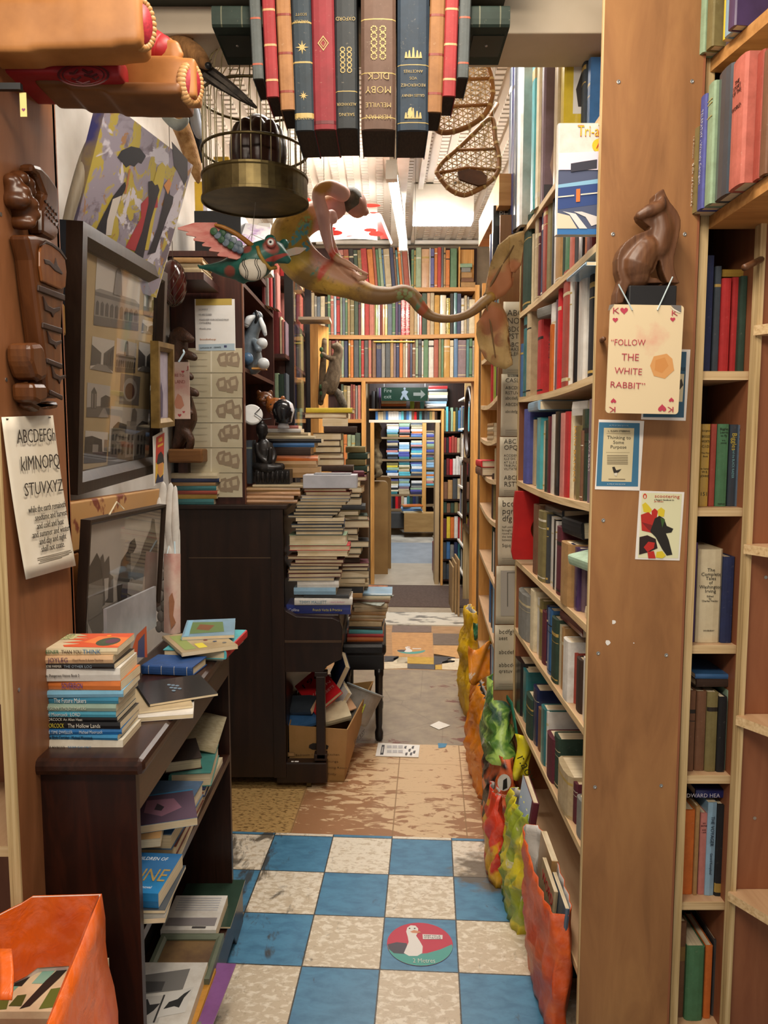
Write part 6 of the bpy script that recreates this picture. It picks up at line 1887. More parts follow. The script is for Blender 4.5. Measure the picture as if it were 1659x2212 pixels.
# --- taxidermy above the canvas
FUR=plain('fur_tan','#9a6f42',.9,col2='#6b4a2a',scale=40,stretch=(1,1,.4),bump=.8)
FURD=plain('fur_dark','#3d342c',.9,col2='#221d19',scale=40,stretch=(1,1,.4),bump=.8)
bd=thing('stuffed_animal','stuffed brown animal with a dark muzzle and long plumed tail behind the birdcage','taxidermy',tuple(P(420,120,2.25)))
mb=MB()
chain(mb,[(372,95,2.3,22),(395,105,2.28,24),(420,118,2.25,22),(438,132,2.22,15),(449,143,2.2,8)],4)
chain(mb,[(398,80,2.3,12),(416,78,2.28,6)],2)
blob('body',mb,FUR,bd,.005,3)
MB().ball(P(450,142,2.185),(.010,.010,.009)).build('nose',BLACK,bd,smooth=True)
mb=MB()
chain(mb,[(405,135,2.3,18),(440,155,2.26,17),(475,176,2.24,15),(510,198,2.22,11),(535,214,2.2,6),(550,225,2.2,3)],4)
for v in mb.v:
 v.y=2.24+(v.y-2.24)*.5
mb.build('tail',FURD,bd,smooth=True)
for i,(a,b_)in enumerate((((452,152),(548,226)),((470,165),(535,222)),((440,160),(520,216)),((480,180),(545,218)))):
 feather(bd,a,b_,.010,plain('quill_grey','#4d463e',.8,col2='#2a2622',scale=30),2.2,2.17)
MB().tube([P(400,84,2.3),Vector((P(400,84,2.3).x,2.3,2.83))],.0015,5).build('hanging_wire',STEEL,bd)
fx=thing('fox_fur','tan fox fur brush hanging behind the umbrella canvas','fur',tuple(P(420,380,2.7)))
mb=MB()
chain(mb,[(360,215,2.72,18),(378,245,2.72,20),(396,285,2.71,18),(410,325,2.71,17),(422,362,2.7,14),(428,392,2.7,5)],5)
blob('pelt',mb,plain('fox_tan','#b08a5c',.9,col2='#8a6238',scale=50,bump=.9),fx,.005,2)
dv_=thing('dove','small grey carved dove perched behind the canvas edge','ornament',tuple(P(378,270,2.62)))
mb=MB()
chain(mb,[(350,252,2.6,3),(368,262,2.6,10),(384,270,2.6,12),(398,264,2.6,8),(402,258,2.6,7)],4)
blob('body',mb,plain('dove_grey','#9aa09c',.7,col2='#7f8683',scale=24),dv_,.004,3)
dc=thing('doll','dark jacketed doll with pale shirt hanging between the canvas and birdcage','doll',tuple(P(412,300,2.75)))
mb=MB()
chain(mb,[(405,212,2.8,17),(412,240,2.8,20),(420,275,2.8,18),(428,320,2.8,12),(432,345,2.8,8)],4)
blob('jacket',mb,plain('doll_navy','#23262e',.8),dc,.005,3)
mb=MB()
chain(mb,[(420,240,2.75,10),(424,270,2.75,12),(430,292,2.75,8)],3)
blob('shirt',mb,plain('doll_shirt','#a8b2c2',.8),dc,.005,3)
# ------------------------------------------------------------------ piano
PY=3.585
pn=thing('upright_piano','dark worn upright piano, its plain end towards us, keys covered by books','piano',(-.7,4.3,0))
zt=P(500,1090,PY).z
x0,x1=-.985,P(614,1300,PY).x
MB().box((x0,PY,.06),(x1,PY+.03,zt-.02)).build('end_panel',PIANO,pn,bevel=.003)
MB().box((x1-.06,PY-.008,.06),(x1,PY+.03,zt-.02)).build('corner_post',PIANO,pn,bevel=.003)
MB().box((x0-.0,PY-.014,zt-.022),(x1+.022,5.06,zt)).build('lid',PIANO,pn,bevel=.005)
MB().box((x1-.03,PY+.03,.06),(x1,5.05,zt-.022)).build('front_panel',PIANO,pn)
MB().box((x0,5.02,.06),(x1,5.05,zt-.022)).build('end_panel',PIANO,pn)
q=P(450,1205,PY)
MB().box((P(408,1203,PY).x,PY-.0006,q.z-.002),(P(592,1207,PY).x,PY,q.z+.002)).build('scuff_line',plain('scuff','#5a4632',.6),pn)
def pxz(pts,Y=PY):
 return[(P(x,y,Y).x,P(x,y,Y).z)for x,y in pts]
def xz_prism(name,pts,Y0,Y1,mat,parent,bevel=.003):
 """Board with an outline traced in the view at depth Y0."""
 q=pxz(pts,Y0)
 M=Matrix(((1,0,0,0),(0,0,1,0),(0,1,0,0),(0,0,0,1)))
 mb=MB().prism(q,Y0,Y1,M=M)
 mb.f=[f[::-1]for f in mb.f]
 return mb.build(name,mat,parent,bevel=bevel)
for Ya in(PY,4.98):
 k=Ya
 o=xz_prism('key_cheek',[(597,1273),(606,1300),(618,1320),(640,1332),(690,1334),(718,1335),(734,1342),(740,1358),(739,1388),(738,1424),(720,1432),(706,1440),(698,1452),(597,1452)],PY,PY+.05,PIANO,pn)
 o.location.y=Ya-PY
ka,kb=P(600,1388,PY),P(738,1424,PY)
MB().box((x1,PY+.05,P(700,1420,PY).z),(kb.x-.005,4.98,P(700,1390,PY).z)).build('key_bed',PIANO,pn)
kz=P(690,1329,PY+.03).z
MB().box((x1,PY+.05,P(700,1390,PY).z),(kb.x-.012,4.98,kz)).build('key_lid',PIANO,pn,bevel=.006)
MB().box((P(597,1385,PY).x,PY-.004,P(600,1388,PY).z),(P(738,1388,PY).x,PY,P(600,1383,PY).z)).build('moulding',plain('worn_edge','#4a3626',.5),pn)
for Ya in(PY,4.93):
 mb=MB()
 for(xa,ya,xb,yb_,d)in((679,1452,707,1462,.05),(682,1462,703,1640,.042),(678,1630,706,1644,.05)):
  a,b=P(xa,ya,PY),P(xb,yb_,PY)
  mb.box((a.x,PY,b.z),(b.x,PY+d,a.z))
 o=mb.build('leg',PIANO,pn,bevel=.003)
 o.location.y=Ya-PY
 a,b=P(597,1648,PY),P(707,1702,PY)
 o=MB().box((a.x,PY,.03),(b.x,PY+.06,a.z)).build('toe_block',PIANO,pn,bevel=.006)
 o.location.y=Ya-PY
 c=P(668,1705,PY+.03)
 o=MB().tube([(c.x-.01,PY+.03,.022),(c.x+.012,PY+.03,.022)],.021,14).box((c.x-.006,PY+.022,.02),(c.x+.006,PY+.038,.05)).build('caster',BRASS,pn,smooth=False)
 o.location.y=Ya-PY
for(x,y,r)in((614,1647,.008),(632,1643,.006),(641,1641,.01)):
 p=P(x,y,PY+.02)
 MB().box((p.x-r,PY+.01,a.z),(p.x+r,PY+.02,a.z+.001)).build('paper_scrap',WHITEPAPER,pn)
 # --- book cabinet standing on the piano
cb=thing('bookcase','dark mahogany book cabinet standing on the piano, a notice on its end','bookcase',(-.84,4.1,zt))
c0,c1=-.985,P(527,900,3.62).x
ct=P(450,556,3.62).z
MB().box((c0,3.62,zt),(c1,3.645,ct)).build('side_panel',MAHOG,cb)
MB().box((c1-.001,3.616,zt),(c1+.004,3.648,ct)).build('edge_moulding',wood('mahog_edge',[(.3,'#4e2a1c'),(.7,'#7a4a30')],'z',3,.4,20),cb)
MB().box((c0,4.62,zt),(c1,4.645,ct)).build('side_panel',MAHOG,cb)
MB().box((c0,3.645,zt),(c0+.015,4.62,ct)).build('back_panel',MAHOG,cb)
zs1,zs2=PX(526,609,c1).z,PX(526,792,c1).z
for z in(zs1,zs2):
 MB().box((c0+.015,3.645,z-.02),(c1,4.62,z)).build('shelf',MAHOG,cb)
MB().box((c0,3.6,ct),(c1+.01,4.66,ct+.025)).build('top_board',MAHOG,cb)
# notice and the sheets of box nets
M=fm((0,3.615,0),(1,0,0),(0,0,1))
def rect_px(parent,M,x0,y0,x1,y1,name,mat,t=.001,lift=.0):
 a,b=onplane(M,x0,y1),onplane(M,x1,y0)
 return MB().box((a.x,a.y,lift),(b.x,b.y,lift+t),M=M).build(name,mat,parent)
nt_=thing('notice','white printed notice with a yellow top band on the cabinet end','notice',tuple(P(464,700,3.615)))
rect_px(nt_,M,423,646,507,757,'sheet',WHITEPAPER,.0012)
prints(nt_,M,[([(423,646),(501,645),(501,659),(423,660)],'#bda24e'),([(429,744),(507,742),(507,757),(430,758)],'#a9bcc8'),([(484,746),(490,746),(490,751),(484,751)],'#3b3f66')],.0016)
for y,x0_,x1_,s in((669,429,449,'SORRY'),(680,429,458,'WE ARE CLOSED'),(691,431,494,'PLEASE KEEP YOUR DISTANCE FROM'),(698,431,456,'OTHERS'),(710,431,456,'thank you')):
 text_px(nt_,M,s,(x0_,y),(x1_,y),.012,'#8f9096',.0022)
text_px(nt_,M,'bookshop',(432,733),(466,733),.012,'#c98a5a',.0022)
text_px(nt_,M,'SUPPORTED BY',(433,752),(458,751),.008,'#4a4d55',.0024)
text_px(nt_,M,'COUNCIL',(462,751),(478,750),.010,'#2c2f38',.0024)
GNET='sheets of printed nets pasted on the cabinet end'
rg=random.Random(11)
for i in range(6):
 ya,yb_=752+i*54,805+i*54
 t=thing('printed_sheet','yellowed sheet of folding carton nets on the cabinet end, %s from the notice'%ordinal(i),'sheet',tuple(P(462,ya,3.615)),GNET)
 o=5*(i%2)
 rect_px(t,M,399+o,ya,523,min(yb_,1074),'sheet',plain('old_sheet','#c9bfa4',.8,col2='#b8ad90',scale=6),.0008)
 sh=[([(455,ya+2),(458,ya+2),(458,yb_-2),(455,yb_-2)],'#ddd5be')]
 for k in range(3):
  x=470+rg.uniform(0,8)+k*13
  y=ya+rg.uniform(6,18)
  sh.append(([(x,y),(x+14,y-4),(x+19,y+10),(x+16,y+28),(x+2,y+26),(x-5,y+12)],'#8f7d66'))
  sh.append(([(x+2,y+6),(x+12,y+3),(x+13,y+16),(x+3,y+18)],'#b5a68a'))
 for k in range(3):
  y=ya+10+k*14
  sh.append(([(408,y),(448,y),(448,y+.8),(408,y+.8)],'#9c917a'))
 prints(t,M,sh,.0012)
 # --- things on the cabinet's shelves and top
def stack_px(items,Y,name_fn,group,depth=.15,facing=0,jitter=2.0,parts=True):
 """Pile traced in the view: (left x, right x, top y, bottom y, colour, style[, facing[, depth]]) from bottom to top at depth Y (its near face)."""
 out=[]
 zprev=None
 for i,it in enumerate(items):
  xl,xr,yt,yb2,col,st=it[:6]
  fc=it[6]if len(it)>6 else facing
  dp=it[7]if len(it)>7 else depth
  a,b=P(xl,(yt+yb2)/2,Y),P(xr,(yt+yb2)/2,Y)
  z0=P(xl,yb2,Y).z if zprev is None else zprev
  z1=max(P(xl,yt,Y).z,z0+.004)
  zprev=z1+.0006
  nm,word=KIND[st]
  cx,cy=(a.x+b.x)/2,Y+dp/2+R.uniform(0,.008)
  f=fc+R.uniform(-jitter,jitter)
  w=z1-z0
  if abs(fc)in(90,):
   h,d=dp,b.x-a.x
  else:
   h,d=b.x-a.x,dp
  out.append(lying(nm,(cx,cy,z0),f,w,h,d,col,st,name_fn(i,col,word),group,bands=(it[8]if len(it)>8 else[]),parts=parts))
 return out
dk=thing('donkey_figure','grey and white long-eared carved figure sitting on the cabinet shelf','figurine',tuple(P(550,795,3.80)))
mb=MB()
chain(mb,[(545,785,3.84,24),(540,762,3.84,24),(538,740,3.83,20),(545,718,3.82,15),(552,700,3.81,14),(556,684,3.80,12)],4)
chain(mb,[(552,740,3.79,8),(558,755,3.76,8)],2)
blob('body',mb,plain('figure_grey','#77838c',.35,col2='#5c6770',scale=20),dk,.004,3)
for pts in([(549,684,3.78,4),(538,690,3.77,8),(533,702,3.77,6)],[(561,686,3.79,4),(568,705,3.78,6),(573,722,3.78,4)]):
 mb=MB()
 chain(mb,pts,4)
 mb.build('ear',plain('figure_white','#c9ced0',.35),dk,smooth=True)
mb=MB()
chain(mb,[(553,674,3.79,4),(556,684,3.775,4),(552,696,3.78,3)],3)
mb.build('mane',BLACK,dk,smooth=True)
for x,y,r in((566,742,12),(569,786,13)):
 MB().ball(P(x,y,3.775),r*3.78/F).build('paw',plain('figure_white','#c9ced0'),dk,smooth=True)
MB().ball(P(535,775,3.77),(.028,.02,.030)).build('blue_disc',plain('figure_blue','#4f6f8f',.35,col2='#3c5670',scale=40,stretch=(1,1,4)),dk,smooth=True)
p=P(562,797,3.80)
MB().box((p.x-.035,3.76,zs2),(p.x+.03,3.83,zs2+.008)).build('base',PINE,dk)
# shelf books behind it
gi='books on the upper cabinet shelves'
for i,(xl,xr,yt,yb2,c,Y)in enumerate(((566,572,604,655,'dark red',4.30),(573,579,600,660,'grey',4.32),(580,586,596,664,'red',4.35),(587,593,592,668,'black',4.4),(594,599,588,672,'pink',4.43),(601,620,575,651,'beige',4.66))):
 a,b=P(xl,yb2,Y),P(xr,yt,Y)
 zz_=zs1+.0008
 book('hardback_book',fm((a.x,Y,zz_),(1,0,0),(0,1,0)),b.x-a.x,max(.1,b.z-zz_),.12,c,'h','%s book above the grey figure on the cabinet shelf, %s along'%(c,ordinal(i)),gi)if i<5 else None
 # carved heads and pots on the lower shelf
for lab,x,y,Y,r,m,ears in(('brown carved cat head behind the pale dial under the grey figure',572,862,3.86,17,CARVED,1),('glossy brown carved pig head beside the black and white pot',596,878,3.80,20,wood('amber_wood',[(.3,'#6a3a16'),(.7,'#96592a')],'z',4,.22,6),1)):
 hd_=thing('animal_carving',lab,'carving',tuple(P(x,y+r,Y)))
 mb=MB()
 k=r*Y/F
 c=P(x,y,Y)
 mb.ball(c,(k*1.1,k,k*.95),n=20,k=12)
 mb.ball(c+Vector((-.2*k,-.8*k,-.2*k)),(k*.5,k*.5,k*.4))
 for sx in(-1,1):
  mb.ball(c+Vector((sx*k*.75,0,k*.75)),(k*.3,k*.2,k*.4))
 blob('head',mb,m,hd_,.003,3)
 for sx in(-.4,.25):
  MB().ball(c+Vector((sx*k,-.98*k,.15*k)),k*.1).build('eye',BLACK,hd_,smooth=True)
pt=thing('ceramic_pot','round black and white glazed pot among the papers','pot',tuple(P(612,915,3.75)))
c=P(612,888,3.75)
k=24*3.75/F
def potmat():
 m,nt,b=_new('pot_glaze')
 n=_noise(nt,_coord(nt),16,3,.5,.6)
 sp=nt.nodes.new('ShaderNodeSeparateXYZ')
 tc=nt.nodes.new('ShaderNodeTexCoord')
 nt.links.new(tc.outputs['Object'],sp.inputs[0])
 f=_math(nt,'ADD',_math(nt,'MULTIPLY',sp.outputs['X'],9.0),_math(nt,'ADD',n,9*.505-.55))
 nt.links.new(_mix(nt,_thr(nt,f,.45,.50),'#18181b','#c9cad0'),b.inputs['Base Color'])
 b.inputs['Roughness'].default_value=.18
 return m
MB().lathe([(.02,-.06),(.04,-.055),(k*.9,-.02),(k,.005),(k*.85,.035),(k*.4,.055),(.001,.058)],28,Matrix.Translation(c)).build('body',potmat(),pt,smooth=True)
MB().lathe([(.018,-.085),(.03,-.08),(.022,-.058)],20,Matrix.Translation(c)).build('foot',plain('pot_white','#c9cad0',.2),pt,smooth=True)
dl=thing('round_dial','white round dial lying tilted below the carved cat head','dial',tuple(P(545,905,3.7)))
M=fm(P(545,895,3.70),(1,.3,0),(-.1,.3,1))
MB().lathe([(.05,-.012),(.05,0),(.044,.004),(.001,.004)],32,M).build('disc',plain('dial_white','#d9d9d6',.4),dl)
MB().tube([M@Vector((.04,.03,.006)),M@Vector((.01,0,.012)),M@Vector((.05,-.03,.012)),M@Vector((.09,-.02,.0))],.0022,6).build('cable',BLACK,dl)
sb_=lambda i,col,word:'%s %s in the pile beneath the black and white pot, %s up'%(col,word,ordinal(i))
stack_px([(583,690,1010,1032,'tan','p'),(583,682,996,1010,'tan','p'),(580,686,984,996,'orange','p'),(585,672,966,984,'dark brown','h'),(590,680,957,966,'blue','p'),(580,694,948,957,'black','p'),(565,678,941,948,'cream','m'),(575,665,934,941,'beige','m'),(560,650,926,934,'white','m'),(570,645,919,926,'pink','m')],3.80,sb_,'pile beneath the black and white pot')
# folders and boards on the piano top
gf_=lambda i,col,word:'%s folder of loose sheets on the piano top under the statue, %s up'%(col,ordinal(i))
z=zt+.001
for i,(xl,xr,w,c)in enumerate(((480,640,.016,'peach'),(527,634,.020,'peach'),(530,650,.018,'peach'),(528,646,.018,'tan'),(545,655,.014,'beige'))):
 a,b=P(xl,1070,3.63),P(xr,1070,3.63)
 o=lying('paper_folder',((a.x+b.x)/2,3.63+.11,z),2*(i%3)-2,w,b.x-a.x,.2,c,'m',gf_(i,c,''),'folders on the piano top',pagemat=plain('folder_sheets','#c49b68',.8,col2='#a8814f',scale=30,stretch=(1,1,10)))
 o['category']='folder'
 z+=w+.0006
bz=z
bdh=thing('buddha_statue','black seated buddha statue on a lotus base, on the piano papers','statue',tuple(P(590,1035,3.68)))
BUD=plain('black_bronze','#1c1a1a',.35,.3,col2='#2a2624',scale=30)
mb=MB()
chain(mb,[(566,925,3.72,13),(566,936,3.72,12),(566,947,3.725,7),(568,956,3.73,14),(570,972,3.73,19),(572,992,3.73,19),(575,1008,3.73,20)],4)
chain(mb,[(555,962,3.715,7),(560,985,3.70,7),(580,1000,3.69,6),(584,985,3.685,5),(584,970,3.685,5)],3)
chain(mb,[(582,962,3.74,7),(592,985,3.73,7),(585,1002,3.70,6)],3)
chain(mb,[(556,1010,3.71,12),(580,1013,3.69,11),(604,1012,3.71,9)],3)
chain(mb,[(566,1010,3.76,12),(590,1010,3.75,11),(608,1008,3.74,8)],3)
mb.ball(P(566,913,3.72),.012)
mb.ball(P(577,934,3.715),.006)
blob('figure',mb,BUD,bdh,.0035,2)
a,b=P(552,1015,3.68),P(626,1037,3.68)
mb=MB().box((a.x,3.68,bz),(b.x,3.80,a.z))
for i in range(7):
 xx=a.x+(b.x-a.x)*(i+.5)/7
 mb.ball((xx,3.68,(bz+a.z)/2),((b.x-a.x)/15,.012,(a.z-bz)*.42))
mb.build('lotus_base',BUD,bdh,smooth=False)
bb=book('hardback_book',fm((P(524,1037,3.72).x,3.72,bz),(1,0,0),(0,1,0)),.048,.21,.12,'slate','h','dark slate book standing behind the black buddha',None,bands=[(.8,.84,'#7f8577')])
# coloured annuals at the left of the piano top
stack_px([(352,462,1078,1090,'teal','p',0,.14),(352,466,1068,1078,'mustard','p',0,.14),(354,470,1060,1068,'rust red','p',0,.14),(354,468,1050,1060,'teal','p',0,.14),(356,464,1042,1050,'tan','p',0,.14),(358,472,1034,1042,'navy','p',0,.14),(356,470,1022,1034,'cream','p',0,.14)],3.575,lambda i,col,word:'%s %s in the low pile under the carved monkey, %s up'%(col,word,ordinal(i)),'low pile on the piano top')
# monkey carving
mk=thing('monkey_carving','brown root-wood carving of stacked monkeys standing on a log base on the piano','carving',tuple(P(400,1000,3.55)))
ROOT=plain('root_wood','#4f3020',.45,col2='#35200f',scale=24,stretch=(2,2,1),bump=.7)
MKY=3.56
mb=MB()
chain(mb,[(380,968,MKY,10),(392,940,MKY,16),(402,905,MKY,24),(396,870,MKY,22),(388,830,MKY,18),(386,790,MKY,20),(384,755,MKY,22),(386,728,MKY,20)],4)
chain(mb,[(388,722,MKY-.02,16),(402,728,MKY-.04,12),(414,733,MKY-.05,7)],3)
for x,y in((412,812),(424,848),(412,890),(420,770)):
 chain(mb,[(392,y-8,MKY-.02,11),(x-5,y,MKY-.04,9),(x,y+3,MKY-.045,7)],3)
chain(mb,[(398,930,MKY-.02,12),(412,950,MKY-.03,9),(408,972,MKY-.02,8)],3)
blob('figures',mb,ROOT,mk,.005,2)
a,b=P(362,970,MKY-.05),P(437,1000,MKY-.05)
MB().box((a.x,MKY-.05,b.z),(b.x,MKY+.10,a.z)).build('log_base',wood('log',[(.3,'#5a3818'),(.7,'#8a5c2e')],'x',4,.5,8),mk,bevel=.008)
MB().box((P(385,1000,MKY).x,MKY-.0,P(385,1022,MKY).z),(P(405,1000,MKY).x,MKY+.08,b.z)).build('block',MAHOG,mk)
# red netted float hanging in the dark
rf=thing('glass_float','dark red glass float in a rope net hanging left of the cabinet','float',tuple(P(376,640,3.2)))
c=P(374,612,3.3)
MB().ball(c,(.055,.055,.095),n=20,k=14).build('float',plain('red_glass','#3d120e',.15,col2='#24100a',scale=8),rf,smooth=True)
mb=MB()
for i in range(6):
 a0=i*math.pi/6
 for s in(1,-1):
  mb.tube([c+Vector((.056*math.sin(t)*math.cos(a0+s*t),.056*math.sin(t)*math.sin(a0+s*t),.097*math.cos(t)))for t in[k*math.pi/10 for k in range(11)]],.0014,5)
mb.tube([c+Vector((0,0,.097)),Vector((c.x,c.y,CEZ-.01))],.0015,5)
mb.build('net',plain('net_rope','#4a3b2c',.9),rf)
# bulky things on top of the cabinet
z=ct+.026
def crate(name,label,cat,x0,x1,y0,y1,Y,dp,mat,extra=None,zb=None):
 a,b=P(x0,y1,Y),P(x1,y0,Y)
 z0=a.z if zb is None else zb
 o=MB().box((a.x,Y,z0),(b.x,Y+dp,b.z)).build(name,mat,None,bevel=.003)
 return tag(o,label,cat)
crate('storage_case','black case on top of the piano cabinet','case',420,520,455,500,3.75,.3,plain('case_black','#15171a',.4),zb=z)
y0_=P(420,455,3.78).z
crate('yellow_box','yellow packet standing on the black case behind the birdcage','box',421,438,392,455,3.8,.08,plain('packet_yellow','#c9a32e',.5),zb=y0_+.001)
crate('pale_packet','pale speckled packet beside the yellow packet on the case','box',438.5,447,393,455,3.8,.08,plain('packet_pale','#c9d2d4',.5,col2='#b58fb0',scale=40),zb=y0_+.001)
crate('yellow_figure','yellow toy block seen through the birdcage bars','toy',462,494,338,392,4.0,.08,plain('toy_yellow','#c7a021',.5,col2='#8a7220',scale=20),zb=None)
o=MB().add([tuple(P(x,y,Y))for x,y,Y in((486,530,3.66),(585,530,3.72),(584,492,3.86),(484,472,3.9))],[(0,1,2,3)]).build('watercolour_sheet',plain('watercolour','#d6d3d6',.7,col2='#a88bb5',scale=9,lo=.5,hi=.6),None,solid=.002)
tag(o,'pastel watercolour sheet lying on the cabinet top under the birdcage','sheet')
bx_=thing('small_box','white box with a blue dot at the cabinet top corner','box',tuple(P(572,520,4.1)))
a,b=P(558,522,4.1),P(584,482,4.1)
MB().box((a.x,4.1,z),(b.x,4.2,b.z)).build('carton',WHITEPAPER,bx_)
MB().lathe([(.018,0),(.001,.0005)],18,fm(P(571,499,4.098),(1,0,0),(0,0,1))).build('dot',PRINT,bx_,color='#3558a8')
stack_px([(376,436,578,592,'beige','h',0,.2),(378,432,568,578,'cream','p',0,.2),(374,436,556,568,'tan','h',0,.2)],3.35,lambda i,col,word:'%s %s lying on the dark ledge under the canvas, %s up'%(col,word,ordinal(i)),'books on the dark ledge under the canvas')
lg=MB().box((-.985,3.3,P(400,604,3.3).z),(P(440,604,3.3).x,3.6,P(400,593,3.35).z-.0008)).build('wall_shelf',MAHOG)
tag(lg,'dark wall shelf holding pale books, under the umbrella canvas','shelf')
# ------------------------------------------------------------------ glass cabinet, pine post, squirrel
gc=thing('glass_cabinet','tall black-framed glass cabinet of red books behind the piano cabinet','cabinet',tuple(P(640,1050,5.2)))
for xa,xb,Y in((619,632,4.90),(662,671,5.35)):
 a,b=P(xa,1060,Y),P(xb,560,Y)
 MB().box((a.x,Y,.0),(b.x,Y+.04,P(xa,560,Y).z)).build('frame_post',plain('cabinet_black','#1a1518',.35),gc)
a,b=P(632,880,4.92),P(662,600,5.36)
MB().add([(a.x,4.93,.9),(b.x,5.36,.9),(b.x,5.36,3.0),(a.x,4.93,3.0)],[(0,1,2,3)]).build('glass',glassy('cabinet_glass',.10),gc)
for yy in(622,712,800,890):
 z=P(640,yy,5.5).z
 MB().box((-.98,5.1,z-.02),(-.58,5.9,z)).build('shelf',MAHOG,gc)
gr='books in the black glass cabinet'
k=0
for yy,hh in((622,.28),(712,.29),(800,.28),(890,.28)):
 z=P(640,yy,5.5).z+.0008
 for i in range(9):
  c=['red','salmon','red','pink','dark red','beige','rust red','olive','red'][(i+(yy//90))%9]if yy<750 else['dark grey','beige','pale green','dark green','slate','grey','brown','navy','olive'][i]
  book('old_volume',fm((-.90+i*.036,5.45,z),(1,0,0),(0,1,0)),.034,hh*R.uniform(.8,1),.16,c,'h','%s book in the black glass cabinet, %s shelf, %s from the wall'%(c,{622:'top',712:'second',800:'third',890:'lowest'}[yy],ordinal(i)),gr,parts=False)
for i,(xl,xr,c,yt)in enumerate(((588,604,'dark red',668),(605,609,'cream',684),(610,614,'pink',690),(615,618,'mauve',694))):
 a=P(xl,765,4.75)
 book('hardback_book',fm((a.x,4.75,a.z),(1,0,0),(0,1,0)),P(xr,765,4.75).x-a.x,P(xl,yt,4.75).z-a.z,.14,c,'h','%s tall book between piano cabinet and glass cabinet, %s from the piano'%(c,ordinal(i)),'tall books beside the glass cabinet')
for i,(xl,xr,c,yt)in enumerate(((594,601,'pale green',806),(602,613,'dark green',808),(614,618,'slate',806))):
 a=P(xl,868,4.75)
 book('hardback_book',fm((a.x,4.75,a.z),(1,0,0),(0,1,0)),P(xr,765,4.75).x-a.x,P(xl,yt,4.75).z-a.z,.14,c,'h','%s book on the low shelf beside the glass cabinet, %s from the piano'%(c,ordinal(i)),'low shelf beside the glass cabinet')
sh2=MB().box((-.80,4.70,P(600,767,4.75).z-.02),(P(619,767,4.75).x,4.9,P(600,766,4.75).z)).box((-.80,4.70,P(600,869,4.75).z-.02),(P(619,869,4.75).x,4.9,P(600,869,4.75).z-.001)).box((-.80,4.9,1.3),(P(619,869,4.9).x-.002,4.91,2.4))
tag(sh2.build('bookshelf',MAHOG),'dark shelves squeezed between the piano cabinet and the glass cabinet','shelf')
pp_=thing('timber_post','square yellow pine post with a pale cap, a stuffed squirrel clinging to its side','post',tuple(P(690,1100,5.05)))
a,b=P(671,870,5.05),P(687,700,5.05)
d_=P(702,720,5.05)
MB().add([(a.x,5.05,0),(b.x,5.05,0),(b.x+.03,5.17,0),(a.x+.03,5.17,0),(a.x,5.05,b.z),(b.x,5.05,b.z),(b.x+.058,5.2,b.z),(a.x+.03,5.2,b.z)],[(0,1,5,4),(1,2,6,5),(2,3,7,6),(3,0,4,7),(4,5,6,7)]).build('post',PINE,pp_)
a,b=P(644,692,5.0),P(712,684,5.0)
MB().box((a.x,5.0,b.z-.018),(b.x,5.2,b.z)).build('cap',CREAM,pp_)
sq=thing('squirrel','stuffed grey squirrel clinging head up to the branch on the pine post','taxidermy',tuple(P(722,870,5.0)))
SQF=plain('squirrel_fur','#7d6e5a',.9,col2='#5c5040',scale=60,stretch=(1,1,.5),bump=.9)
SY=4.98
mb=MB()
chain(mb,[(721,748,SY-.02,6),(729,750,SY-.01,10),(731,763,SY,10),(726,780,SY,13),(722,800,SY,15),(717,822,SY,17),(713,838,SY,15)],4)
chain(mb,[(722,776,SY-.02,7),(708,772,SY-.03,5),(697,764,SY-.03,4)],3)
chain(mb,[(710,836,SY-.02,9),(701,830,SY-.03,7),(700,848,SY-.03,5),(696,862,SY-.02,4)],3)
chain(mb,[(728,742,SY,4),(728,738,SY,2)],2)
blob('body',mb,SQF,sq,.004,2)
mb=MB()
chain(mb,[(718,842,SY+.02,8),(730,850,SY+.02,9),(736,862,SY+.02,9),(742,874,SY+.02,8),(744,884,SY+.02,4)],4)
blob('tail',mb,plain('squirrel_tail','#6a6255',.9,col2='#454037',scale=60,bump=.9),sq,.004,2)
MB().ball(P(733,748,SY-.03),.004).build('eye',BLACK,sq,smooth=True)
mb=MB()
limb(mb,[(P(693,870,SY+.01),.018),(P(697,800,SY+.02),.022),(P(701,735,SY+.03),.016)],5)
mb.build('branch',plain('bark','#6f5c45',.9,col2='#54452f',scale=30,bump=.8),sq,smooth=True)
for x,y in((694,755),(695,768),(693,836),(694,850)):
 MB().ball(P(x,y,SY-.03),(.012,.012,.016)).build('moss',plain('moss','#3d5a38',.9),sq)
 # ------------------------------------------------------------------ piles on the piano's key lid
gm='tall pile of books on the piano keys'
bm_=[(618,757,1308,1328,'#28357c','p',0,.17),(635,760,1293,1308,'white','j',0,.17),(657,756,1285,1293,'dark grey','j'),(635,726,1270,1285,'pale blue','p'),(642,732,1256,1270,'white','p'),(622,722,1248,1256,'grey','h',180),(621,735,1239,1248,'maroon','h',180),(620,738,1231,1239,'brown','h',180),(624,732,1223,1231,'slate','h',180),(628,740,1217,1223,'brown','h',180),(636,742,1209,1217,'maroon','h',180),(622,730,1202,1209,'brown','h',180),(642,752,1190,1202,'cream','j',180),(624,755,1179,1190,'red','h',180),(624,748,1156,1179,'pale green','h',180),(638,740,1147,1156,'slate','h',180),(637,742,1140,1147,'dark grey','h',180),(627,738,1133,1140,'slate','h',180),(640,743,1126,1133,'navy','h',180),(638,742,1119,1126,'cream','p',180),(622,720,1113,1119,'slate','h',180),(633,730,1106,1113,'black','h',180),(636,735,1098,1106,'black','h',180),(639,738,1091,1098,'slate','h',180),(640,748,1084,1091,'beige','h',180),(647,754,1077,1084,'blue grey','j',180),(650,756,1071,1077,'white','j',180),(660,757,1062,1071,'dark red','h',180),(657,750,1055,1062,'rust red','h',180)]
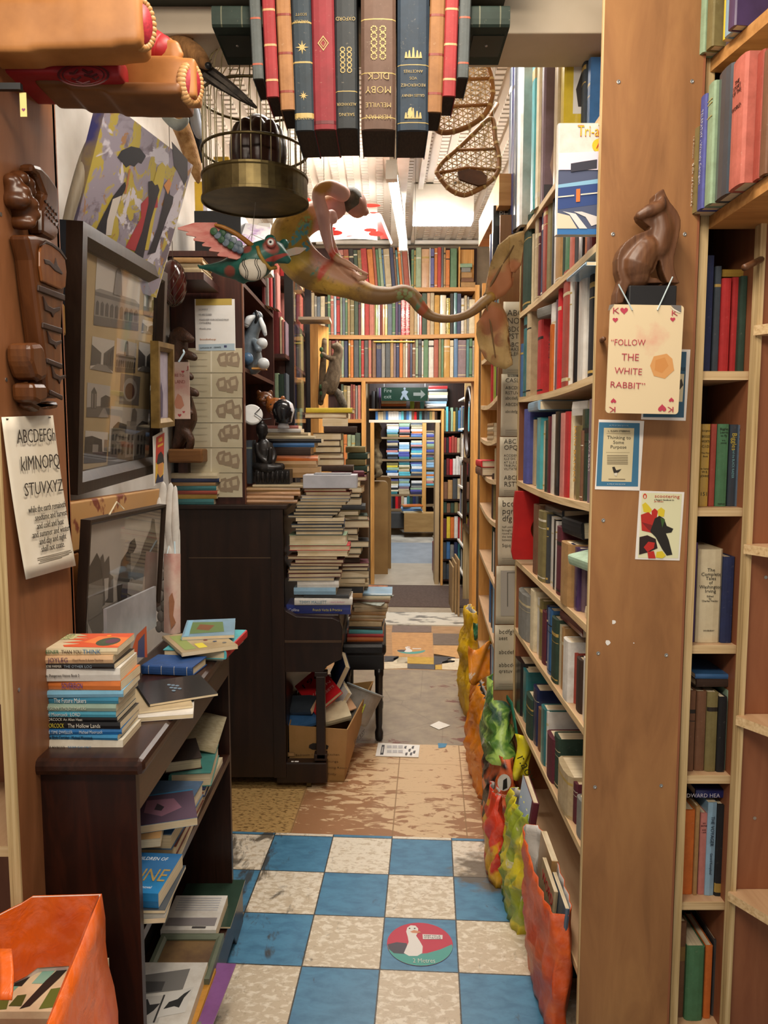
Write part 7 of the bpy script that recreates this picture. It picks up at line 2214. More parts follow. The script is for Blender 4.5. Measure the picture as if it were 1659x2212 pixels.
bs=stack_px(bm_,PY+.06,lambda i,col,word:'%s %s in the tall pile on the piano keys, %s up'%('navy' if col[0]=='#' else col,word,ordinal(i)),gm,jitter=3)
spine_text(bs[1],'TIMMY MALLETT','#3f7f9f',.022,.68,off=.45,maxw=.13)
spine_text(bs[1],'Utterly Brilliant!','#c98aa8',.014,.26,off=.45,maxw=.07)
spine_text(bs[0],'Collins','#d8d8e0',.020,.88,off=.5,maxw=.05)
spine_text(bs[0],'French Verbs & Practice','#d9cf6a',.018,.36,off=.5,maxw=.14)
a,b=P(655,1054,PY+.06),P(771,1026,PY+.06)
wbx=thing('white_box','long white slipcase lying on top of the tall pile on the piano','box',((a.x+b.x)/2,PY+.15,bs[-1].location.z))
zb=P(700,1055,PY+.06).z+.001
MB().box((a.x,PY+.05,zb),(b.x,PY+.2,b.z)).build('case',plain('slipcase_white','#b9bac2',.5),wbx,bevel=.002)
MB().box((a.x+.05,PY+.07,b.z),(b.x-.03,PY+.19,b.z+.006)).build('lid_flap',plain('slipcase_grey','#85878c',.5),wbx)
gq='brown pile behind the tall pile on the piano'
it=[]
y=1292
R2=random.Random(21)
while y>1024:
 t=R2.choice((8,10,12,14,17))
 l=R2.uniform(688,715)
 it.append((l,R2.uniform(772,797),y-t,y,R2.choice(['dark brown','brown','olive','dark grey','tan','dark green','beige','maroon','black']),R2.choice('hhp'),R2.choice((0,180,180))))
 y-=t
it+=[(664,763,1006,1024,'dark brown','h',0),(668,741,991,1006,'brown','h',180),(668,740,978,991,'brown','h',180),(680,735,964,978,'dark brown','h',180),(681,733,951,964,'dark brown','h',180),(675,737,935,951,'dark brown','h',180),(699,770,921,935,'dark brown','h',0),(695,750,903,921,'white','p',180),(658,749,892,903,'tan','h',180),(662,763,881,892,'yellow','j',0)]
bq=stack_px(it,4.05,lambda i,col,word:'%s %s in the brown pile behind the tall pile, %s up'%(col,word,ordinal(i)),gq,jitter=4)
zq=P(780,1024,4.3).z
for i,(x,y)in enumerate(((768,968),(775,982),(768,996),(774,1010))):
 p=P(x,y,4.28)
 o=lying('hardback_book',(p.x,4.36,p.z-.025),4*(i%2),.034,.11,.16,'dark green' if i%2 else 'olive','h','worn dark green volume stacked beside the brown pile, %s from its top'%ordinal(i),'worn green volumes beside the brown pile')
st_=MB().box((P(742,1040,4.28).x,4.29,kz),(P(795,1040,4.28).x,4.44,P(770,1022,4.28).z-.004)).build('cardboard_box',plain('carton_brown','#6a5138',.8,col2='#57412c',scale=8),bevel=.003)
tag(st_,'brown carton wedged behind the piles at the far end of the piano keys','box')
# ------------------------------------------------------------------ piano stool with its pile, moving box
sl=thing('piano_stool','black padded piano stool beside the keyboard, loaded with old papers','stool',(-.11,4.4,0))
LEA=plain('black_leather','#141416',.35,col2='#1d1d20',scale=30,bump=.3)
sx0,sx1,sz=-.245,.012,P(800,1388,4.17).z
mb=MB().box((sx0,4.15,sz-.075),(sx1,4.72,sz))
mb.build('cushion',LEA,sl,bevel=.022)
MB().box((sx0+.012,4.165,sz-.155),(sx1-.012,4.705,sz-.07)).build('apron',plain('ebonised','#161314',.3),sl,bevel=.004)
for lx in(sx0+.035,sx1-.04):
 for ly in(4.19,4.68):
  MB().lathe([(.014,0),(.022,.01),(.024,.05),(.016,.075),(.019,.10),(.022,sz-.2),(.026,sz-.19),(.026,sz-.15)],12,Matrix.Translation((lx,ly,0))).build('leg',plain('ebonised','#161314',.3),sl,smooth=True)
gs_='pile of old papers and annuals on the piano stool'
stack_px([(748,826,1377,1388,'orange','p'),(750,829,1370,1377,'red','p'),(755,828,1361,1370,'cyan','p'),(756,829,1354,1361,'black','p'),(756,826,1343,1354,'beige','h'),(757,830,1337,1343,'tan','m'),(760,834,1330,1337,'beige','m'),(762,836,1322,1330,'tan','m'),(762,834,1313,1322,'beige','m'),(765,838,1303,1313,'cream','m'),(760,843,1296,1303,'brown','m'),(766,845,1288,1296,'cream','m'),(770,848,1283,1288,'pale blue','m')],4.19,lambda i,col,word:'%s %s in the pile on the piano stool, %s up'%(col,{'magazine':'paper'}.get(word,word),ordinal(i)),gs_,depth=.2,jitter=5)
o=MB().add([tuple(P(x,y,4.2+(1300-y)*.006))for x,y in((768,1300),(822,1310),(851,1286),(785,1276))],[(0,1,2,3)]).build('old_comic',plain('comic_print','#9aa4a0',.6,col2='#6f6a52',scale=26),None,solid=.004)
tag(o,'faded blue comic lying uppermost on the stool pile','comic')
o=MB().add([tuple(P(x,y,4.45+(1300-y)*.006))for x,y in((772,1276),(834,1284),(838,1266),(778,1264))],[(0,1,2,3)]).build('leather_folder',plain('red_leather','#7a3f26',.5,col2='#a86a3a',scale=40),None,solid=.006)
tag(o,'tooled red-brown leather folder behind the comics on the stool','folder')
KRAFT=plain('kraft_board','#a87f50',.75,col2='#94703f',scale=5)
mbx=thing('moving_box','open brown cardboard moving box under the piano keyboard, full of books','box',(-.33,3.9,0))
bx0,bx1,by0,by1=-.465,P(742,1690,3.66).x,3.665,4.10
bh=P(680,1575,3.66).z
rx1=P(806,1560,4.10).x
def wallp(pts,name):
 MB().add(pts,[(0,1,2,3)]).build(name,KRAFT,mbx,solid=.006)
wallp([(bx0,by0,0),(bx1,by0,0),(bx1+.02,by0-.01,bh),(bx0,by0-.005,bh+.02)],'front_side')
wallp([(bx1,by0,0),(bx1+.03,by1,0),(rx1,by1,bh+.10),(bx1+.02,by0-.01,bh)],'end_side')
wallp([(bx0,by0,0),(bx0,by1,0),(bx0,by1,bh+.05),(bx0,by0-.005,bh+.02)],'end_side')
wallp([(bx0,by1,0),(bx1+.03,by1,0),(rx1,by1,bh+.1),(bx0,by1,bh+.05)],'back_side')
MB().box((bx0,by0,0),(bx1,by1,.006)).build('bottom',KRAFT,mbx)
M=fm((0,by0-.010,0),(1,0,0),(0,0,1))
prints(mbx,M,[([(668,1609),(676,1605),(700,1606),(710,1611),(708,1618),(698,1621),(675,1619),(667,1615)],'#1f150d'),([(622,1625),(637,1625),(637,1634),(622,1634)],'#7f6038'),([(624,1626.5),(635,1626.5),(635,1632.5),(624,1632.5)],'#a87f50'),([(712,1686),(752,1687),(752,1688),(712,1687)],'#5f4526')],.0015,'box_print')
for s,a,b in(('Bedroom 1',(638,1631),(674,1630)),('Kitchen',(706,1630),(732,1630)),('Lounge',(703,1644),(730,1645)),('Dining Room',(702,1657),(749,1659)),('Study',(703,1670),(726,1672))):
 text_px(mbx,M,s,a,b,.014,'#4a3520',.002)
ML=fm((bx1+.012,by0,bh*.4),((rx1-bx1-.005),by1-by0,0),(.02,0,bh))
text('WICKES',ML@Matrix.Translation((.10,.05,.0045)),.045,PRINT,mbx,'box_lettering',color='#3a2818')
gb='things filling the cardboard moving box'
def boxbook(label,px,py,Y,w,h,d,col,st,rz,rx,ry,**kw):
 c=P(px,py,Y)
 M=rotm(c,rx,ry,rz)@Matrix(((0,0,-1,h/2),(0,1,0,-d/2),(1,0,0,0),(0,0,0,1)))
 return book(KIND[st][0],M,w,h,d,col,st,label,gb,**kw)
r1_=boxbook('red book about nineteen-sixties streets tilted on top of the moving box',690,1492,3.86,.022,.24,.17,'bright red','j',-58,38,18)
w,h,d=r1_['dims']
for s,zf,yf,c in(('1963',.80,.5,'#2a1413'),('WAR IN',.42,.45,'#e0b8b0'),('THE STREETS',.25,.5,'#e0b8b0')):
 text(s,fm((w+.0006,d*.08,h*zf),(0,1,0),(0,0,1)),.05 if zf>.7 else.024,PRINT,r1_,'cover_lettering',local=True,color=c,width=d*.84)
boxbook('white hardback leaning behind the red book in the moving box',730,1500,3.98,.024,.23,.15,'white','j',-70,60,12)
boxbook('navy book with white pages standing up at the back of the moving box',740,1450,4.02,.03,.2,.14,'navy','h',-80,66,8)
boxbook('blue and white paperback lying at the front of the moving box',655,1560,3.74,.03,.15,.11,'blue','p',12,12,-10)
boxbook('dark paperback under the red book in the moving box',650,1528,3.80,.03,.17,.12,'slate','p',-20,20,-8)
boxbook('cream paperback heap edge at the middle of the moving box',725,1545,3.82,.03,.14,.12,'cream','p',15,24,-10)
boxbook('buff envelope lying folded in the moving box',720,1525,3.9,.008,.2,.15,'peach','m',25,25,-12)
bk_=thing('plastic_tub','tilted grey plastic tub with a pale rim and yellow print, in the moving box','tub',tuple(P(775,1520,3.95)))
Mt=rotm(P(762,1560,3.97),-18,22,0)
MB().lathe([(.07,0),(.078,.01),(.098,.17),(.104,.172),(.104,.18),(.096,.18),(.074,.015),(.001,.012)],32,Mt).build('body',plain('tub_grey','#8f8a82',.45,col2='#77736c',scale=12),bk_,smooth=False)
MB().tube([Mt@Vector((.102*math.cos(t*math.pi/16),.102*math.sin(t*math.pi/16),.18))for t in range(32)],.005,8,closed=True).build('rim',plain('tub_rim','#9aa6aa',.2),bk_,smooth=True)
text('d',fm(Mt@Vector((-.01,-.094,.085)),Mt.to_3x3()@Vector((1,0,0)),Mt.to_3x3()@Vector((0,-.08,1))),.07,PRINT,bk_,'tub_lettering',color='#b5c03a')
# ------------------------------------------------------------------ low dark bookcase
bc=thing('low_bookcase','low dark-stained bookcase by the aisle, paperbacks piled on its top','bookcase',(-.61,2.05,0))
bn_,bf=1.555,2.55
bx0,bx1=-.725,-.522
bt=1.035
MB().box((bx0,bn_,0),(bx1,bn_+.022,bt-.03)).build('side_panel',wood('dark_red_grain',[(.25,'#140907'),(.5,'#24100a'),(.75,'#3d1a0e')],'z',2.2,.4,7,1.4),bc)
MB().box((bx0,bf-.022,0),(bx1-.004,bf,bt-.03)).build('side_panel',DARKW,bc)
MB().box((bx0-.012,bn_-.022,bt-.036),(bx1+.024,bf+.02,bt)).build('top',DARKWY,bc,bevel=.013)
MB().box((bx1-.018,bn_+.022,bt-.13),(bx1-.002,bf-.022,bt-.036)).build('apron',DARKWY,bc)
MB().box((bx0,bn_+.022,.1),(bx0+.01,bf-.022,bt-.04)).build('back_panel',plain('black_back','#0f0a08',.7),bc)
bs1,bs0=.625,.155
MB().box((bx0+.01,bn_+.022,bs1-.022),(bx1-.004,bf-.022,bs1)).build('shelf',DARKWY,bc)
MB().box((bx0+.01,bn_+.022,bs0-.022),(bx1+.006,bf-.022,bs0)).build('shelf',DARKWY,bc)
yz=[(bn_-.01,0),(bn_+.09,0),(bn_+.13,.05),(bf-.15,.05),(bf-.11,0),(bf+.01,0),(bf+.01,.15),(bn_-.01,.15)]
MB().prism(yz,bx1+.004,bx1+.026,M=Matrix(((0,0,1,0),(1,0,0,0),(0,1,0,0),(0,0,0,1)))).build('plinth',DARKWY,bc,bevel=.003)
# paperbacks on top
gp='paperbacks piled on the low bookcase'
pb=[(87,265,1600,1630,'white','cream-white','p'),(83,256,1589,1600,'blue','bright blue','p'),(87,260,1577,1589,'blue','mid blue','p'),(84,259,1562,1577,'black','black yellow-lettered','p'),(83,251,1552,1562,'black','black white-lettered','p'),(65,250,1538,1552,'cyan','cyan jutting','p'),(78,251,1523,1538,'pale green','grey-green','p'),(75,255,1509,1523,'teal','teal','p'),(78,262,1494,1509,'pale blue','pale blue','p'),(79,260,1474,1494,'orange','orange and blue','p'),(74,255,1446,1474,'white','thick white','p'),(74,248,1435,1446,'black','thin black','p'),(64,241,1418,1435,'peach','peach','p'),(66,248,1403,1418,'cream','topmost cream and orange','p')]
pbk=stack_px([p[:5]+(p[6],)for p in pb],1.60,lambda i,col,word:'%s paperback in the pile on the low bookcase, %s from its bottom'%(pb[i][5],ordinal(i)),gp,depth=.125,jitter=2.5)
for i,c2 in((1,'#3a86b8'),(2,'#2a6cab'),(5,'#4fa3c0'),(7,'#3a86a8'),(8,'#7db6d6'),(6,'#93ab9d'),(9,'#d57a3c'),(0,'#dcd6c6'),(12,'#d9b48c')):
 pbk[i].color=lin(c2)
for i,parts_ in((0,[('MICHAEL MOORCOCK','#2a2622',.010,.83,.048),('THE END OF ALL SONGS','#3f7fae',.010,.52,.05)]),(1,[('The Black Corridor   Michael Moorcock','#12314f',.010,.60,.10)]),(2,[('THE TIME DWELLER','#cfe0ec',.010,.78,.06),('Michael Moorcock','#cfe0ec',.010,.38,.05)]),(3,[('MOORCOCK','#d2c64a',.014,.82,.045),('The Hollow Lands','#e2ded2',.013,.44,.07)]),(4,[('MOORCOCK An Alien Heat','#d9d5ca',.009,.70,.085)]),(5,[('Michael Moorcock  LORD','#dfe8ea',.011,.66,.09)]),(6,[('JAMES GUNN  THE JOY MAKERS','#c9d2c2',.010,.66,.10)]),(7,[('The Future Makers','#e8ecec',.015,.58,.07)]),(9,[('SOVEREIGN','#5a4a9a',.018,.58,.045)]),(10,[('Again, Dangerous Visions Book 2','#2f2c28',.009,.70,.08)]),(11,[('PHILIP JOSE FARMER','#d8d4c8',.008,.80,.05),('THE OTHER LOG','#8fa0b0',.008,.45,.06)]),(12,[('JOYLEG','#5a2f5f',.014,.66,.042),('Ward Moore & Avram Davidson','#8a6f5a',.008,.30,.065)]),(13,[('GREENER','#4f7f5a',.012,.80,.04),('THAN YOU','#4a3322',.012,.54,.042),('THINK','#3f7fae',.014,.30,.038)])):
 for s,c,sz,at,mw in parts_:
  spine_text(pbk[i],s,c,sz,at,maxw=mw)
  # cover of the topmost one
top=pbk[13]
w,h,d=top['dims']
def cover(ob,shapes):
 w,h,d=ob['dims']
 inks('cover_print',ob,[([(w+.0004+.0001*i,p[1]*d,h*(1-p[0]))for p in pts],col)for i,(pts,col)in enumerate(shapes)],None,Vector((1,0,0)),True)
cover(top,[([(.35,.1),(.95,.02),(1,.02),(1,1),(.3,1),(.45,.85),(.25,.8),(.5,.7),(.2,.62),(.5,.5),(.25,.4),(.5,.3),(.3,.22)],'#c9522c'),([(.5,.4),(1,.1),(1,.7),(.6,.8)],'#d8743a'),([(.80+.14*math.cos(t*.3927),.42+.28*math.sin(t*.3927))for t in range(16)],'#3f4a34'),([(.84+.08*math.cos(t*.3927),.46+.16*math.sin(t*.3927))for t in range(16)],'#5a3348'),([(.72+.03*math.cos(t*.7854),.82+.05*math.sin(t*.7854))for t in range(8)],'#e0952f'),([(.02,.55),(.33,.6),(.33,.92),(.04,.92)],'#b9b384')])
for k,s in enumerate(('GREENER','THAN YOU','THINK')):
 text(s,fm((w+.001,d*(.88-.12*k),h*.97),(0,0,-1),(0,1,0)),.016,PRINT,top,'cover_lettering',local=True,color='#5f7f52',width=.045)
 # other things on its top
def at_top(px,py,z=bt):
 return PZ(px,py,z)
gt_='books laid on the low bookcase top'
c=at_top(378,1447)
bl=lying('hardback_book',(c.x,c.y,bt+.001),8,.026,.15,.11,'#234a86','h','dark blue cloth hardback lying between the paperbacks and the comics',gt_,bands=[(.1,.11,'#b9b7b0'),(.35,.36,'#b9b7b0'),(.6,.61,'#b9b7b0'),(.85,.86,'#b9b7b0')])
c=at_top(345,1540)
lying('magazine',(-.545,1.84,bt+.001),78,.010,.17,.15,'white','m','white magazine sticking out under the black one on the low bookcase',gt_)
lying('magazine',(-.57,1.87,bt+.0116),70,.006,.18,.16,'beige','m','patterned cream booklet under the black magazine',gt_)
bm2=lying('magazine',(-.535,1.92,bt+.0182),62,.006,.18,.17,'#202226','m','black-covered magazine lying askew over the bookcase edge',gt_)
cover(bm2,[([(.3+.05*i+.04*math.cos(t*.7854),.45+.05*(i%3)+.03*math.sin(t*.7854))for t in range(8)],'#5f7486')for i in range(7)])
c=at_top(455,1395)
z=bt+.001
o=lying('picture_book',(-.555,2.36,z),96,.008,.22,.17,'pale blue','m','pale blue thin book lowest under the comics on the low bookcase',gt_)
o=lying('annual_book',(-.555,2.36,z+.0086),274,.026,.25,.19,'cyan','h','blue annual with a red spine lying under the comics',gt_,bands=[(0,1,'bright red')])
o=lying('comic',(-.565,2.30,z+.0352),60,.012,.22,.17,'beige','m','cream comic with small coloured figures lying askew on the annual',gt_)
o['category']='comic'
cover(o,[([(.1,.1),(.9,.1),(.9,.3),(.1,.3)],'#8a9a55'),([(.65,.35),(.9,.35),(.9,.5),(.65,.5)],'#d8c93a')]+[([(.15+.13*i+.03*math.cos(t*.7854),.6+.12*(i%3)+.04*math.sin(t*.7854))for t in range(8)],('#7a2a2a','#3a4a6a','#6a6a6a')[i%3])for i in range(6)])
o=lying('comic',(-.56,2.42,z+.0478),80,.010,.22,.16,'pale blue','m','blue and green comic with brown animals lying uppermost by the piano',gt_)
o['category']='comic'
cover(o,[([(.15,.1),(.85,.15),(.8,.8),(.2,.75)],'#5f7a45'),([(.3,.3),(.6,.25),(.7,.5),(.4,.6)],'#7a4a28'),([(.02,.05),(.98,.05),(.98,.14),(.02,.14)],'#7fb3cf')])
# contents of the middle shelf
gm_='books lying on the middle shelf of the low bookcase'
z=bs1+.001
lying('hardback_book',(-.60,1.93,z),88,.010,.56,.15,'beige','m','long cream folder lowest on the middle shelf',gm_)
lying('hardback_book',(-.605,2.02,z+.011),90,.026,.30,.15,'#6a2f22','h','long red-brown book lying under the blue one, middle shelf',gm_)
lying('hardback_book',(-.605,2.00,z+.0385),92,.042,.30,.15,'#4b6788','h','long slate blue book with rounded spine, middle shelf',gm_)
lying('paperback_book',(-.56,1.69,z+.011),85,.012,.20,.14,'grey','m','grey and green magazine under the blue paperback near the shelf end',gm_)
lying('paperback_book',(-.555,1.70,z+.0236),90,.008,.18,.14,'slate','m','dark magazine under the blue science fiction paperback',gm_)
dn=lying('paperback_book',(-.555,1.70,z+.0328),4,.034,.12,.165,'#2a7ab5','p','thick bright blue science fiction paperback lying by the near shelf end',gm_)
cover(dn,[([(0,.45),(1,.45),(1,1),(0,1)],'#1c5f96')])
w,h,d=dn['dims']
text('DUNE',fm((w+.0008,d*.42,h*.98),(0,0,-1),(0,1,0)),.07,PRINT,dn,'cover_lettering',local=True,color='#a58a4a',width=.11)
text('CHILDREN OF',fm((w+.0008,d*.84,h*.9),(0,0,-1),(0,1,0)),.02,PRINT,dn,'cover_lettering',local=True,color='#dfe6ea',width=.08)
text('The third DUNE novel',fm((w+.0008,d*.14,h*.95),(0,0,-1),(0,1,0)),.014,PRINT,dn,'cover_lettering',local=True,color='#dfe6ea',width=.09)
lying('paperback_book',(-.615,1.84,z+.0815),80,.022,.13,.12,'tan','p','tan paperback under the purple-covered one, middle shelf',gm_)
pv=lying('paperback_book',(-.575,1.90,z+.1042),72,.020,.165,.17,'#3f8fbf','p','paperback with a purple swirling cover and blue edge, middle shelf',gm_)
cover(pv,[([(.05,.12),(1,.12),(1,1),(.05,1)],'#4f3a4e'),([(.2,.3),(.6,.25),(.8,.5),(.6,.8),(.25,.7)],'#8a5f72'),([(.35,.45),(.55,.4),(.62,.5),(.5,.55)],'#2a1f28'),([(.1,.14),(.9,.14),(.9,.2),(.1,.2)],'#b9b4bc'),([(.02,.02),(.98,.02),(.98,.1),(.02,.1)],'#5fb0d6')])
lying('hardback_book',(-.60,2.31,z),90,.018,.30,.13,'cream','p','cream paperbound pile lowest at the far end, middle shelf',gm_)
lying('hardback_book',(-.59,2.24,z+.019),88,.022,.13,.12,'navy','h','small navy book with torn wrapper, middle shelf far end',gm_)
lying('hardback_book',(-.585,2.30,z+.042),84,.042,.22,.12,'#4b8f8a','j','teal jacketed book with torn white wrapper, middle shelf',gm_)
lying('hardback_book',(-.625,2.28,z+.085),70,.034,.16,.11,'dark brown','h','brown hardback lying on the teal book, middle shelf',gm_)
o=MB().grid(lambda u,v:(-.68+.15*u,2.33+.18*v,z+.093+.05*v+.01*math.sin(4*u)),6,6).build('newspaper',plain('newsprint','#b5aa8c',.85,col2='#9c9172',scale=60,stretch=(1,4,1)),None,smooth=True,solid=.004)
tag(o,'yellowed newspaper folded at the far end of the middle shelf','newspaper')
# contents of the bottom shelf
gl='books lying on the bottom shelf of the low bookcase'
z=bs0+.001
lying('magazine',(-.585,2.42,z),90,.006,.26,.20,'dark green','m','green and orange magazine at the far end of the bottom shelf',gl)
ob=lying('picture_book',(-.60,2.31,z+.0075),0,.034,.17,.18,'white','p','white paperback lying back cover up, bottom shelf far end',gl)
cover(ob,[([(.1,.55+.07*i),(.9,.55+.07*i),(.9,.58+.07*i),(.1,.58+.07*i)],'#a9a9ad')for i in range(6)]+[([(.05,.12),(.95,.12),(.95,.34),(.05,.34)],'#7d7778'),([(.55,.05),(.8,.05),(.8,.10),(.55,.10)],'#3a3636')])
fr_=thing('framed_picture','small green-framed print lying on the bottom shelf','framed picture',(-.585,2.12,z))
M=fm((-.68,2.02,z+.022),(1,0,0),(0,1,0))
moulding(fr_,M,.19,.2,.02,.01,plain('frame_green','#6a7360',.5))
panel(M,.17,.18,.004,'print',plain('print_autumn','#5f4630',.5,col2='#7a5f3a',scale=14),fr_,.01,.01)
pu=lying('magazine',(-.555,1.98,z),94,.004,.30,.22,'#8a5a96','m','purple card folder under the photograph book, bottom shelf',gl)
lying('hardback_book',(-.585,1.95,z+.0048),92,.010,.28,.19,'ochre','h','thin orange-edged book under the photograph book, bottom shelf',gl)
ph=lying('picture_book',(-.605,1.94,z+.0155),0,.030,.20,.26,'white','p','white photograph book with black cut-out figures, bottom shelf',gl)
cover(ph,[([(.18,.50),(.78,.58),(.78,.90),(.18,.80)],'#6f6d6a'),([(.20,.52),(.5,.56),(.5,.7),(.2,.7)],'#3f3d3c'),([(.14,.08),(.62,.12),(.6,.5),(.14,.46)],'#b9b6b0'),([(.55,.18),(.92,.26),(.92,.62),(.55,.52)],'#c9c7c2'),([(.2,.28),(.28,.22),(.4,.18),(.5,.28),(.55,.38),(.42,.36),(.36,.44),(.24,.42)],'#151413'),([(.62,.3),(.75,.34),(.82,.32),(.84,.46),(.9,.58),(.82,.52),(.76,.44),(.66,.4)],'#151413'),([(.55,.12),(.575,.12),(.575,.5),(.55,.5)],'#2a2826')])
lying('magazine',(-.575,1.73,z),86,.012,.30,.21,'grey','m','grey magazine with a dark photograph, bottom shelf near end',gl)
mg=lying('magazine',(-.60,1.66,z+.0128),4,.008,.18,.21,'grey','m','grey architecture magazine lying upside down, bottom shelf near end',gl)
cover(mg,[([(.3,.3),(.7,.34),(.68,.6),(.3,.56)],'#5c5a5a'),([(.1,.05),(.9,.05),(.9,.25),(.1,.25)],'#c4c4c6')])
text('Real',fm((mg['dims'][0]+.0012,.18,.03),(0,0,1),(0,-1,0)),.03,PRINT,mg,'cover_lettering',local=True,color='#5a4a46')
lying('paperback_book',(-.65,1.62,z+.0214),20,.012,.13,.18,'slate','p','dark blue paperback with a face on it, bottom shelf near corner',gl)
# ------------------------------------------------------------------ bags
def crinkle(v,rng,amp,f):
 return Vector((math.sin(f*v.z+3*v.y*f)+.6*math.sin(1.9*f*v.x-f*v.z),math.sin(1.3*f*v.z+f*v.x),.5*math.sin(1.1*f*v.x+2*f*v.y)))*amp
def sack(name,label,cat,foot,rim,mats,rows=14,amp=.006,f=38,bulge=.02,inner=None,seed=1,group=None):
 """Soft open bag: closed loops of world points at the foot and the rim (same count), cloth between."""
 rng=random.Random(seed)
 t=thing(name,label,cat,tuple(sum((Vector(p)for p in foot),Vector())/len(foot)),group)
 n=len(foot)
 k=5
 F_,R_=[],[]
 for i in range(n):
  for j in range(k):
   F_.append(Vector(foot[i]).lerp(Vector(foot[(i+1)%n]),j/k))
   R_.append(Vector(rim[i]).lerp(Vector(rim[(i+1)%n]),j/k))
 m=n*k
 cen=sum(F_,Vector())/m
 vs,fs=[],[]
 for r in range(rows+1):
  u=r/rows
  for i in range(m):
   p=F_[i].lerp(R_[i],u)
   out=Vector((p.x-cen.x,p.y-cen.y,0))
   out=out.normalized()if out.length>1e-6 else Vector((0,0,0))
   p=p+out*bulge*math.sin(math.pi*min(1,u*1.05))+crinkle(p,rng,amp*(.4+.6*math.sin(math.pi*u*.9)),f)
   vs.append(p)
 for r in range(rows):
  for i in range(m):
   fs.append((r*m+i,r*m+(i+1)%m,(r+1)*m+(i+1)%m,(r+1)*m+i))
 vs.append(cen)
 for i in range(m):
  fs.append((len(vs)-1,(i+1)%m,i))
 mb=MB().add([tuple(v)for v in vs],fs)
 o=mb.build('bag_body',mats,t,smooth=True)
 md=o.modifiers.new('solid','SOLIDIFY')
 md.thickness=.0025
 md.offset=-1
 if inner:
  o.data.materials.append(inner)
  md.material_offset=1
 return t,vs,m
def bagmat(name,base,spots=(),rough=.35,scale=6,lo=.48,hi=.54,bumps=.35):
 m,nt,b=_new(name)
 v=_coord(nt)
 col=lin(base)
 first=True
 for i,(c,s,l,h_)in enumerate(spots):
  mp=nt.nodes.new('ShaderNodeMapping')
  mp.inputs['Location'].default_value=(3.1*i,1.7*i,.9*i)
  nt.links.new(v,mp.inputs['Vector'])
  n=_noise(nt,mp.outputs[0],s,3,.55,.6)
  col=_mix(nt,_thr(nt,n,l,h_),col,c)
 n=_noise(nt,v,30,5,.6)
 base2=_mix(nt,_math(nt,'MULTIPLY',_thr(nt,n,.45,.7),.07),col if not isinstance(col,tuple)else col,'#ffffff')
 nt.links.new(base2,b.inputs['Base Color'])
 b.inputs['Roughness'].default_value=rough
 bp=nt.nodes.new('ShaderNodeBump')
 bp.inputs['Strength'].default_value=bumps
 bp.inputs['Distance'].default_value=.012
 nt.links.new(_noise(nt,v,18,4,.6,.8),bp.inputs['Height'])
 nt.links.new(bp.outputs[0],b.inputs['Normal'])
 return m
BAGW=bagmat('bag_lining','#c9c5c0',rough=.5)
BAGO=bagmat('bag_orange','#e8681a',[('#d8581a',4,.5,.62)],rough=.35)
# the orange bag at the lower left, open towards us
R1=[PZ(218,1931,.80),PZ(72,1934,.80),PZ(-60,2010,.79),Vector((-.90,1.06,.77)),PZ(90,2250,.765)]
r_=[R1[0],R1[1],R1[2],R1[3],R1[4]]
ft=[Vector((-.530,1.44,.30)),Vector((-.64,1.43,.30)),Vector((-.86,1.36,.30)),Vector((-.86,1.08,.30)),Vector((-.490,1.12,.30))]
ft=[Vector((p.x,p.y,.0))for p in ft]
ft[0].x,ft[4].x=-.515,-.455
big,bv,bmn=sack('shopping_bag','large orange shopping bag with pale lining standing open at the lower left','bag',ft,r_,BAGO,rows=16,amp=.004,f=30,bulge=.012,inner=BAGW,seed=2)
rb2=[Vector(p)for p in bv[-1-4*bmn:-1]]
cen_=sum(rb2[-bmn:],Vector())/bmn
ins=[p+(Vector((cen_.x,cen_.y,p.z))-p).normalized()*.006 for p in rb2]
mb=MB().add([tuple(p)for p in ins],[(r*bmn+i,r*bmn+(i+1)%bmn,(r+1)*bmn+(i+1)%bmn,(r+1)*bmn+i)for r in range(3)for i in range(bmn)])
mb.build('rim_fold',BAGO,big,smooth=True)
gbg='books in the orange bag at the lower left'
zb=PZ(90,2130,.60).z
cb_=lying('picture_book',(PZ(95,2125,.64).x,PZ(95,2125,.64).y,.615),0,.025,.20,.15,'cream','p','book with a green, black and cream brush pattern inside the orange bag',gbg)
cover(cb_,[([(.05,.3),(.25,.35),(.3,.6),(.12,.6)],'#6fa596'),([(.1,.02),(.3,.05),(.26,.24),(.08,.2)],'#5a6428'),([(.38,.5),(.5,.5),(.55,.9),(.42,.8)],'#7fb0a0'),([(.6,.05),(.8,.1),(.76,.45),(.6,.4)],'#5a6a2a'),([(.7,.45),(.95,.55),(.9,.8),(.74,.7)],'#74a896'),([(.22,.45),(.3,.45),(.36,.92),(.3,.97),(.22,.8)],'#1d1a16'),([(.42,.05),(.5,.1),(.62,.6),(.68,.95),(.6,.95),(.5,.55)],'#1d1a16'),([(.78,.3),(.86,.3),(.9,.7),(.98,.95),(.9,.98),(.8,.6)],'#1d1a16'),([(.3,.1),(.42,.1),(.4,.3),(.32,.28)],'#46521f')])
lying('picture_book',(-.70,1.19,.60),5,.02,.19,.14,'#d9cdb5','p','cream and yellow sunburst book nearest us in the orange bag',gbg)
lying('hardback_book',(-.69,1.28,.40),0,.19,.26,.28,'brown','h','big brown book under the patterned book in the orange bag',gbg)
lf_=MB().grid(lambda u,v:tuple(PZ(-5+30*u+5*math.sin(3*v),2050+110*v,.78-.04*v)),4,6).build('bag_handle',BAGO,big,smooth=True,solid=.003)
# printed picture on its side
for pts,c in(([(212,2155),(232,2130),(250,2150),(256,2212),(190,2240),(195,2190)],'#7a2f18'),):
 pass
M=fm(ft[4].lerp(ft[0],.5)+Vector((.0,0,0)),ft[0]-ft[4],Vector((r_[0].x-ft[0].x,0,.77)))
